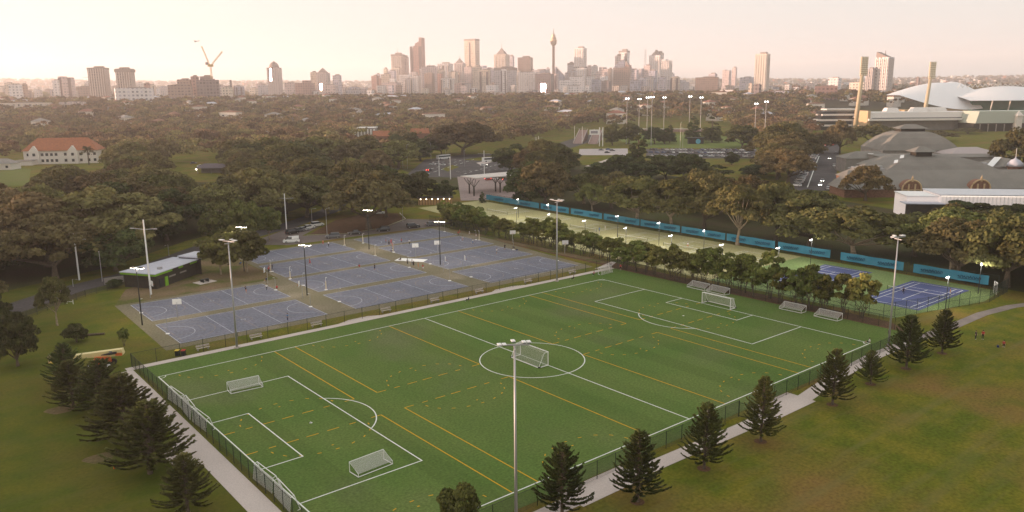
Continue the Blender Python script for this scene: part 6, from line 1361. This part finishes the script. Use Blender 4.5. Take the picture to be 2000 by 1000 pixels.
for px_, py_, h, c, lit, l in ((845,322,150,'white',None,'left of three crossing the junction'),(854,321,150,'silver',None,'middle of three crossing the junction'),(864,323,150,'white',None,'right of three crossing the junction'),(828,337,60,'grey','tail','with red tail lamps, left, waiting before the junction'),(839,334,60,'black','tail','with red tail lamps, right, waiting before the junction'),(945,324,20,'white','head','with headlamps on beyond the plaza'),(955,352,0,'red','tail','left of the queue under the canopy'),(967,351,0,'white','tail','middle of the queue under the canopy'),(990,353,0,'grey','tail','right of the queue under the canopy'),(624,369,70,'white','tail','upper of the pair seen between the figs'),(621,378,70,'grey','tail','lower of the pair seen between the figs'),(692,356,60,'grey','tail','glimpsed under the wood with red lamps'),(709,358,60,'white','head','glimpsed under the wood with white lamps')):
    car('car',px_,py_,RGT_A+R(h),c,f'{c} car {l}',VT,lit)
p = G(958,316); t = thing('bus', 'white single deck bus behind the fig trees at the junction', 'bus', (p[0],p[1],.03), RGT_A+R(30))
MB().box((0,0,1.75), (12,2.5,2.7)).build('body', PAINT['white'], t); MB().box((0,0,2.15), (11.7,2.56,1.0)).build('windows', M_GLASS, t)
for sx in (-4,4):
    for sy in (-1,1): MB().tube([(sx,sy*.95,.5),(sx,sy*1.28,.5)], .5, 12).build('wheel', M_TYRE, t)
p = G(866,311); o = dup(t, (p[0],p[1],.03), RGT_A+R(50), 'white bus turning on the far side of the junction')
sd2 = math.atan2(G(1640,233)[1]-G(1592,372)[1], G(1640,233)[0]-G(1592,372)[0])
n_ = 0
for i in range(26):
    f = i/25; a_, c_ = G(1556,364), G(1592,303); x, y = a_[0]+(c_[0]-a_[0])*f, a_[1]+(c_[1]-a_[1])*f
    c = rnd.choice(('white','silver','white','grey','silver','black','white')); o = place(CARS['car' if i % 3 else 'suv'], USED, (x,y,.03), sd2+R(62), f'{c} {"car" if i % 3 else "van like wagon"} {ordinal(i)} from near end of the angled row', 'cars in the angled row'); setcol(o, c)
for px_, py_, lit, c, l in ((1602,363,'head','white','nearest headlamps on the straight road'),(1606,355,'head','grey','second headlamps on the straight road'),(1620,311,'head','silver','third headlamps on the straight road'),(1617,370,None,'white','parked nearest at the right kerb of the road'),(1629,325,None,'white','by the right kerb in the middle distance'),(1632,300,None,'silver','by the right kerb farther up'),(1626,284,'tail','red','with red lamps on the straight road'),(1630,262,None,'white','right lane far up the road'),(1620,258,None,'silver','left lane far up the road'),(1637,248,None,'white','far end of the straight road'),(1615,272,None,'white','left lane in the middle of the road'),(1628,246,None,'grey','beneath the flat stand'),(1610,285,'tail','white','left side of the straight road near trees')):
    car('car',px_,py_,sd2+(math.pi if lit == 'head' else 0),c,f'{c} car {l}',VT,lit)
for j, (ya, yb, n0) in enumerate(((293.2,294.2,34),(298.5,299.5,34),(305.5,306.5,30))):
    for i in range(n0):
        px_ = 1268+(1476-1268)*(i+.5)/n0+rnd.uniform(-1,1)
        if rnd.random() < .16: continue
        g = G(px_, ya+(yb-ya)*i/n0); c = rnd.choice(('white','silver','white','grey','black','blue','white')); o = place(CARS['car'], USED, (g[0],g[1],.04), R(rnd.choice((75,80,255))), f'{c} car {ordinal(i)} from left in the {("far","middle","near")[j]} row of the field car park', 'cars in the field car park'); setcol(o, c)
for px_, py_, c, l in ((1174,294,'grey','left on the pale gravel'),(1186,299,'black','front on the pale gravel'),(1188,293,'blue','behind on the pale gravel'),(1196,295,'black','right on the pale gravel')): car('car',px_,py_,RGT_A+R(10),c,f'{c} car parked {l}','cars on the pale gravel')
for px_, py_, c, l in ((36,323,'black','left of two before the white house'),(50,323,'white','right of two before the white house'),(392,326,'white','beside the lit pavilion'),(378,320,'grey','on the lane above the pavilion'),(598,352,'white','left edge of the gap in the figs')): car('car',px_,py_,RGT_A+R(8),c,f'{c} car parked {l}','cars by the left lawns')

# boom lift
p = G(205,716); BL = thing('boom_lift', 'orange and cream boom lift parked on the lawn behind the pines', 'boom lift', (p[0],p[1],0), RGT_A+R(6))
M_ORG = mat('lift_orange', (.62,.13,.03), rough=.45, spec=.4); M_CRM = mat('lift_cream', (.66,.55,.26), rough=.45, spec=.4); M_YEL = mat('lift_yellow', (.72,.50,.03), rough=.5)
MB().box((-.6,0,.85), (3.0,1.9,.45)).build('chassis', M_ORG, BL); MB().box((-.2,0,1.55), (2.0,1.9,.9)).build('turret', M_ORG, BL); MB().box((-.2,-.97,1.15), (2.0,.06,.14)).build('stripe', M_YEL, BL); MB().box((-.2,-1.0,1.5), (1.9,.06,.5)).build('cover_panel', mat('lift_red', (.55,.06,.05), rough=.5), BL)
b = MB(); b.add([(-4.8,-.5,1.75),(3.2,-.5,2.0),(3.4,-.5,2.3),(3.2,-.5,3.15),(-4.8,-.5,2.35),(-4.8,.5,1.75),(3.2,.5,2.0),(3.4,.5,2.3),(3.2,.5,3.15),(-4.8,.5,2.35)], [(4,3,2,1,0),(5,6,7,8,9),(0,1,6,5),(1,2,7,6),(2,3,8,7),(3,4,9,8),(4,0,5,9)]); b.build('boom', M_CRM, BL)
MB().box((2.7,-.54,2.28), (1.1,.06,.5)).build('counterweight', M_ORG, BL); MB().tube([(-.2,-.56,2.25),(1.2,-.56,2.45),(2.4,-.56,2.62)], [.06,.22,.2], 6).build('hydraulic_hose', M_BLACK, BL); MB().box((1.4,-.53,2.78), (.5,.04,.13)).build('decal', PAINT['blue'], BL)
MB().tube([(-4.6,0,2.1),(-6.2,-.2,1.2),(-7.0,-.2,2.6)], .16, 6).build('jib', M_ORG, BL); MB().tube([(-6.1,-.5,1.0),(-6.9,-.5,2.3)], .13, 6).build('jib_link', M_YEL, BL)
for sx in (-1.9,1.1):
    for sy in (-1,1): wv = MB().tube([(sx,sy*.85,.55),(sx,sy*1.2,.55)], .55, 14).build('wheel', M_TYRE, BL); MB().tube([(sx,sy*1.16,.55),(sx,sy*1.23,.55)], .36, 12).build('rim', M_WHITE, wv)
bk = MB(); x0 = -8.2
for z in (1.35,1.9,2.45):
    bk.tube([(x0-.5,-.8,z),(x0+.5,-.8,z),(x0+.5,.8,z),(x0-.5,.8,z),(x0-.5,-.8,z)], .045, 5)
for x, y in ((-.5,-.8),(.5,-.8),(.5,.8),(-.5,.8),(-.5,0)): bk.tube([(x0+x,y,1.3),(x0+x,y,2.45)], .045, 5)
bk.build('basket', mat('basket_tan', (.45,.30,.22), rough=.6), BL); MB().box((x0,0,1.28), (1.1,1.7,.1)).build('basket_floor', M_YEL, BL); MB().box((x0+.7,0,2.0), (.35,.5,.8)).build('rotator', M_BLACK, BL)
# bins, benches, log, signs
for x, c, l in ((-.55,'yellow','yellow'),(.55,'red','red')):
    g = G(356,697); t = thing('wheelie_bin', f'dark wheelie bin with {l} lid behind the field corner fence', 'bin', (g[0]+x*RGT[0],g[1]+x*RGT[1]+.9,0), RGT_A)
    MB().box((0,0,.5), (.58,.7,.95), 0, 1.08).build('body', M_BLACK, t); MB().box((0,0,1.02), (.66,.78,.1)).build('lid', M_YEL if c == 'yellow' else mat('bin_red', (.45,.04,.03)), t)
    for s in (-1,1): MB().tube([(s*.28,.33,.1),(s*.33,.33,.1)], .1, 8).build('wheel', M_TYRE, t)
def bench():
    t = thing('park_bench', 'x', 'bench'); MB().box((0,0,.45), (2.4,.42,.06)).build('seat', M_CONC, t); MB().box((0,.24,.82), (2.4,.06,.34)).build('backrest', M_CONC, t)
    for s in (-.9,.9): MB().box((s,.05,.22), (.1,.5,.42)).build('leg', M_GALV, t)
    return t
BN = bench()
for x, l in ((10.5,'nearest the bins'),(20.5,'left of the first wide bay'),(33,'in front of the gap between left courts'),(49,'right of the first wide bay'),(61.5,'near the halfway line'),(74,'left of the second wide bay'),(89,'by the tall mast at right'),(104,'near the far gate')): place(BN, USED, (x,9.5,0), R(180 if False else 0), 'pale bench behind the far fence, '+l, 'benches along the far fence')
g = G(186,655); MB().tube([(-1.7,-.3,.22),(1.7,.3,.25)], [.24,.2], 8).build('fallen_log', M_TRUNK, loc=(g[0],g[1],0), rz=RGT_A, label='short dark log lying on the left lawn', cat='log')
g = G(137,594); t = thing('bike_stand', 'small white metal stand on the lawn by the gum tree', 'stand', (g[0],g[1],0), RGT_A); MB().tube([(.7,0,0),(.7,0,1.0)], .06, 5).build('post', M_WHITE, t); MB().tube([(-.7,0,.1),(-.6,0,.6),(.7,0,.55)], .05, 5).build('rail', M_WHITE, t)
g = G(816,503); MB().box((0,0,.06), (8.5,3.4,.1)).build('white_mat', M_WHITE, loc=(g[0]-3.5,g[1]-2.0,.03), rz=R(-55), label='white slab on the apron between the far courts', cat='mat')
g = G(1943,574); t = thing('white_gate', 'white gate frame at the end of the tennis fence, far right', 'gate', (g[0],g[1],0), R(40))
for x in (-.8,0,.8): MB().tube([(x,0,0),(x,0,2.8)], .07, 5).build('post', M_WHITE, t)
MB().tube([(-.8,0,2.8),(.8,0,2.8)], .06, 5).build('rail', M_WHITE, t)
g = G(224,916); MB().lathe((0,0,0), [(.02,0),(.11,.05),(.15,.15),(.11,.25),(.02,.3)], 8).build('orange_ball', mat('ball_orange', (.7,.14,.02)), loc=(g[0],g[1],.01), label='small orange ball lying in the grass by the left pines', cat='ball')
g = G(607,827); MB().lathe((0,0,0), [(.02,0),(.08,.03),(.11,.11),(.08,.19),(.02,.22)], 8).build('football', M_WHITE, loc=(g[0],g[1],.03), label='lone white football inside the near left penalty box', cat='ball')
for k_, (px_, py_) in enumerate(((1155,873),(1217,872),(1155,943),(1222,690+180),(1332,868))):
    pass

# ------------------------------------------------------------------ people
SKIN = mat('skin', (.42,.26,.18), rough=.6); HAIR = mat('hair', (.03,.02,.015), rough=.7); SHOE = mat('shoe', (.5,.5,.5), rough=.7)
CLOTH = {k: mat('cloth_'+k, c, rough=.85) for k, c in {'white':(.75,.72,.70),'black':(.02,.02,.025),'red':(.45,.05,.05),'navy':(.03,.04,.10),'grey':(.25,.25,.26),'pink':(.55,.25,.25),'orange':(.55,.22,.10),'blue':(.10,.22,.42)}.items()}
def body_mesh(pose):
    sc = 1.0; J = {}; B = []
    def add(n, p, r): J[n] = (Vector(p), r)
    if pose == 'sit':
        hz_, ft = .30, [(.45,.16,.42),(.75,.17,.06)]
    add('pelvis', (0,0,.95), .135)
    lean = {'stand':0,'walk':.05,'reach':.06,'sit':-.08,'run':.14}[pose]
    add('waist', (lean*.3,0,1.10), .12); add('chest', (lean*.8,0,1.32), .145); add('neck', (lean,0,1.47), .055); add('head0', (lean+.015,0,1.58), .088); add('head1', (lean+.02,0,1.69), .092)
    LG = {'stand':((.02,-.02,.01),(-.02,.02,-.01)),'walk':((.20,.16,.28),(-.10,-.22,-.36)),'run':((.34,.30,.36),(-.05,-.45,-.62)),'reach':((.06,.04,.10),(-.04,-.10,-.14)),'sit':((.42,.62,.80),(.42,.62,.80))}[pose]
    AR = {'stand':((.0,.02,.05),1),'walk':((-.12,.05,.12),1),'run':((-.2,.02,.2),1),'reach':((.25,.45,.5),0),'sit':((.1,.25,.35),1)}[pose]
    P0 = [('pelvis','waist','shirt'),('waist','chest','shirt'),('chest','neck','skin'),('neck','head0','skin'),('head0','head1','skin')]
    for s, sd_, lx in (('l',1,LG[0]),('r',-1,LG[1])):
        add('hip'+s, (0,.09*sd_,.90), .098)
        if pose == 'sit': add('knee'+s, (.44,.12*sd_,1.10), .062); add('ank'+s, (.62,.12*sd_,.72), .042); add('toe'+s, (.78,.13*sd_,.69), .036)
        else: add('knee'+s, (lx[0],.10*sd_,.50+abs(lx[0])*.10), .062); add('ank'+s, (lx[1],.105*sd_,.085+max(0,-lx[2])*.35), .042); add('toe'+s, (lx[1]+.17,.12*sd_,.045+max(0,-lx[2])*.22), .034)
        P0 += [('pelvis','hip'+s,'short'),('hip'+s,'knee'+s,'short'),('knee'+s,'ank'+s,'leg'),('ank'+s,'toe'+s,'shoe')]
        sw = sd_ if pose in ('walk','run') else 1
        add('sho'+s, (lean*.9,.17*sd_,1.40), .062)
        if pose == 'reach': add('elb'+s, (.18+lean,.24*sd_,1.58), .042); add('wri'+s, (.30+lean,.18*sd_,1.80), .030)
        else: add('elb'+s, (lean*.8-.12*sw*(pose != 'stand'),.25*sd_,1.14), .044); add('wri'+s, (lean*.8+.10*(-sw if pose != 'stand' else .5)+.06,.26*sd_,.92), .030)
        w0 = J['wri'+s][0]; d = (w0-J['elb'+s][0]).normalized(); add('palm'+s, w0+d*.08, .034)
        P0 += [('chest','sho'+s,'shirt'),('sho'+s,'elb'+s,'shirt'),('elb'+s,'wri'+s,'skin'),('wri'+s,'palm'+s,'skin')]
        for f, (o_, l) in enumerate(((-.026,.075),(-.009,.085),(.009,.08),(.025,.065))):
            add(f'f{f}{s}', w0+d*(.08+l)+Vector((o_*1.1,.0,0)), .009); P0.append(('palm'+s, f'f{f}{s}', 'skin'))
        add('th'+s, w0+d*.07+Vector((.05,-.01*sd_,.01)), .011); P0.append(('wri'+s, 'th'+s, 'skin'))
    names = list(J); me = bpy.data.meshes.new('body'); me.from_pydata([J[n][0] for n in names], [(names.index(a), names.index(c)) for a, c, _ in P0], [])
    ob = bpy.data.objects.new('tmp', me); COL.objects.link(ob); ob.modifiers.new('s', 'SKIN'); ob.modifiers.new('u', 'SUBSURF').levels = 1
    for i, n in enumerate(names):
        r = J[n][1]; me.skin_vertices[0].data[i].radius = (r, r*(1.15 if n in ('pelvis','waist','chest') else 1)); me.skin_vertices[0].data[i].use_root = (n == 'pelvis')
    dg = bpy.context.evaluated_depsgraph_get(); ev = ob.evaluated_get(dg); m2 = bpy.data.meshes.new_from_object(ev); bpy.data.objects.remove(ob)
    zmin = min(v.co.z for v in m2.vertices); segs = [(J[a][0], J[c][0], k) for a, c, k in P0]
    m2.materials.clear()
    for k in (SKIN, CLOTH['white'], CLOTH['black'], SKIN, SHOE): m2.materials.append(k)
    IX = {'skin':0,'shirt':1,'short':2,'leg':3,'shoe':4}
    for p_ in m2.polygons:
        c = p_.center; best = None
        for a, e, k in segs:
            ab = e-a; f = max(0, min(1, (c-a).dot(ab)/ab.length_squared)); dd = (c-a-ab*f).length
            if best is None or dd < best[0]: best = (dd, k)
        p_.material_index = IX[best[1]]; p_.use_smooth = True
    for v in m2.vertices: v.co.z -= zmin
    hc = J['head1'][0].copy(); hc.z -= zmin; m2.name = 'body_'+pose
    hb = MB(); hb.lathe((hc.x-.012, hc.y, hc.z-.03), [(.098,-.02),(.106,.03),(.096,.08),(.06,.115),(.01,.128)], 10)
    hb.add([(hc.x-.10,-.05,hc.z-.11),(hc.x-.10,.05,hc.z-.11),(hc.x-.09,.09,hc.z+.02),(hc.x-.09,-.09,hc.z+.02)], [(0,1,2,3)])
    nose = (hc.x+.095, 0, hc.z-.055)
    fm = MB(); fm.add([(nose[0]-.02,-.013,nose[2]-.02),(nose[0]-.02,.013,nose[2]-.02),(nose[0]-.018,0,nose[2]+.03),(nose[0]+.015,0,nose[2]-.015)], [(0,1,3),(1,2,3),(2,0,3)])
    for s in (-1,1): fm.box((nose[0]-.012,s*.034,nose[2]+.035), (.01,.022,.012))
    return m2, hb.mesh('hair', HAIR, True), fm.mesh('face', [HAIR])
BODY = {k: body_mesh(k) for k in ('stand','walk','run','reach','sit')}
def person(px_, py_, pose, shirt, legs, label, rz=None, trousers=False, z=.03, group=None):
    g = G(px_, py_); me, hm_, fm_ = BODY[pose]; s = rnd.uniform(.95,1.05)
    o = obj('person', me, None, (g[0],g[1],z), rnd.uniform(0,6.3) if rz is None else R(rz), None, label, 'person', group); o.scale = (s,s,s)
    for i, m_ in ((1, CLOTH[shirt]), (2, CLOTH[legs]), (3, CLOTH[legs] if trousers else SKIN)): o.material_slots[i].link = 'OBJECT'; o.material_slots[i].material = m_
    obj('hair', hm_, o); obj('face', fm_, o); return o
PPL = [(525,533,'stand','red','black','leftmost of the group at the left court edge, red top'),(532,527,'stand','black','black','dressed in black beside the white padded post at left'),(526,530,'walk','pink','grey','pink top, in the group by the left padded post'),(520,549,'sit','navy','black','sitting in dark clothes beside the left backboard'),(606,518,'run','red','red','running in red on the left court of the third row'),(642,482,'stand','white','black','white shirt and black trousers on the far left court'),(631,479,'walk','orange','red','orange top near the far left court sideline'),
 (481,573,'reach','black','orange','black top, orange shorts at the left front court'),(521,568,'walk','white','black','white top and black shorts running at the left court'),(541,565,'sit','red','black','sitting in red on the left court end line'),(562,627,'stand','blue','navy','pale blue top alone on the front left court'),(732,528,'stand','black','navy','dark clothed person on the middle court'),(702,523,'sit','red','black','crouching in red on the middle court'),
 (754,477,'stand','red','navy','leftmost in red on the far middle court'),(764,478,'reach','red','red','reaching up in red by the cream padded post'),(767,484,'walk','pink','red','pink top beside the cream padded post'),(766,492,'sit','white','black','white top crouching below the cream padded post'),(760,481,'walk','black','black','dark clothed among the red shirts'),(784,476,'walk','red','navy','red top walking on the far middle court'),(800,478,'stand','white','black','white top, black trousers on the far middle court'),
 (782,509,'sit','black','black','sitting in black on the white slab'),(796,517,'stand','grey','black','first of the line right of the white slab'),(805,519,'stand','white','grey','second of the line right of the white slab'),(808,522,'stand','black','black','third of the line, black top'),(817,524,'stand','orange','orange','fourth of the line, orange top'),(826,528,'walk','red','white','last of the line, red top and white shoes'),
 (895,461,'walk','red','black','red top behind the far right court'),(898,457,'walk','orange','red','orange top at the far right fence'),(904,471,'run','white','pink','white top and pink shorts on far right court'),(917,460,'walk','white','white','all white by the far right fence'),(923,477,'run','white','blue','white top running on the far right court'),(930,463,'sit','white','pink','crouching small figure by the far right fence'),(970,496,'stand','white','grey','white top on the right court of the second row'),(986,488,'stand','black','black','dressed in black on the right court of the second row'),(1003,486,'sit','black','black','sitting with bags at the right court sideline'),
 (1697,671,'sit','white','black','white top crouching at the right corner of the football field'),(1764,575,'run','navy','black','dark clothed player at the left of the blue tennis court'),(1855,579,'stand','orange','white','orange top player at the right of the blue tennis court'),(1905,663,'stand','black','black','tall dark figure standing on the right lawn'),(1919,663,'stand','red','black','red top person standing on the right lawn beside the dark one'),(1960,676,'sit','red','black','red top person sitting on the right lawn'),
 (1170,454,'run','blue','navy','blue top tennis player behind the mast'),(1343,484,'run','white','orange','white top tennis player before the sixth banner'),(1182,449,'stand','white','white','white top tennis player at the far side of the net'),(1120,546,'sit','black','black','sitting in black against the far fence'),(1160,537,'sit','pink','black','sitting on the path edge by the parked goal'),(1212,528,'stand','red','black','red top standing at the mulch bed corner'),(1193,526,'stand','navy','black','dark figure by the gate at the far corner'),(915,588,'sit','navy','black','sitting in the path behind the far fence'),(470,517,'sit','blue','navy','small figure in pale blue on the bare ground'),(1900,335,'walk','black','black','dark figure near the annex roofs')][:-1]
for q in PPL: person(q[0], q[1], q[2], q[3], q[4], 'person '+q[5], trousers=q[4] in ('black','navy','grey') and rnd.random() < .6)
for sx, px_, py_ in ((1,1949,678),(1,1010,489)):
    g = G(px_, py_); MB().box((0,0,.16), (.7,.35,.3), 0, .8).build('sports_bag', CLOTH['navy'], loc=(g[0],g[1],.03), rz=.4, label='dark bag on the grass beside the sitting person in red' if px_ > 1500 else 'dark bag at the right court sideline', cat='bag')

# drop patterns that were never placed
for o in [o for o in COL.objects if o.parent is None and o.get('label') == 'x']:
    for c in list(o.children_recursive): bpy.data.objects.remove(c)
    bpy.data.objects.remove(o)    # unused patterns
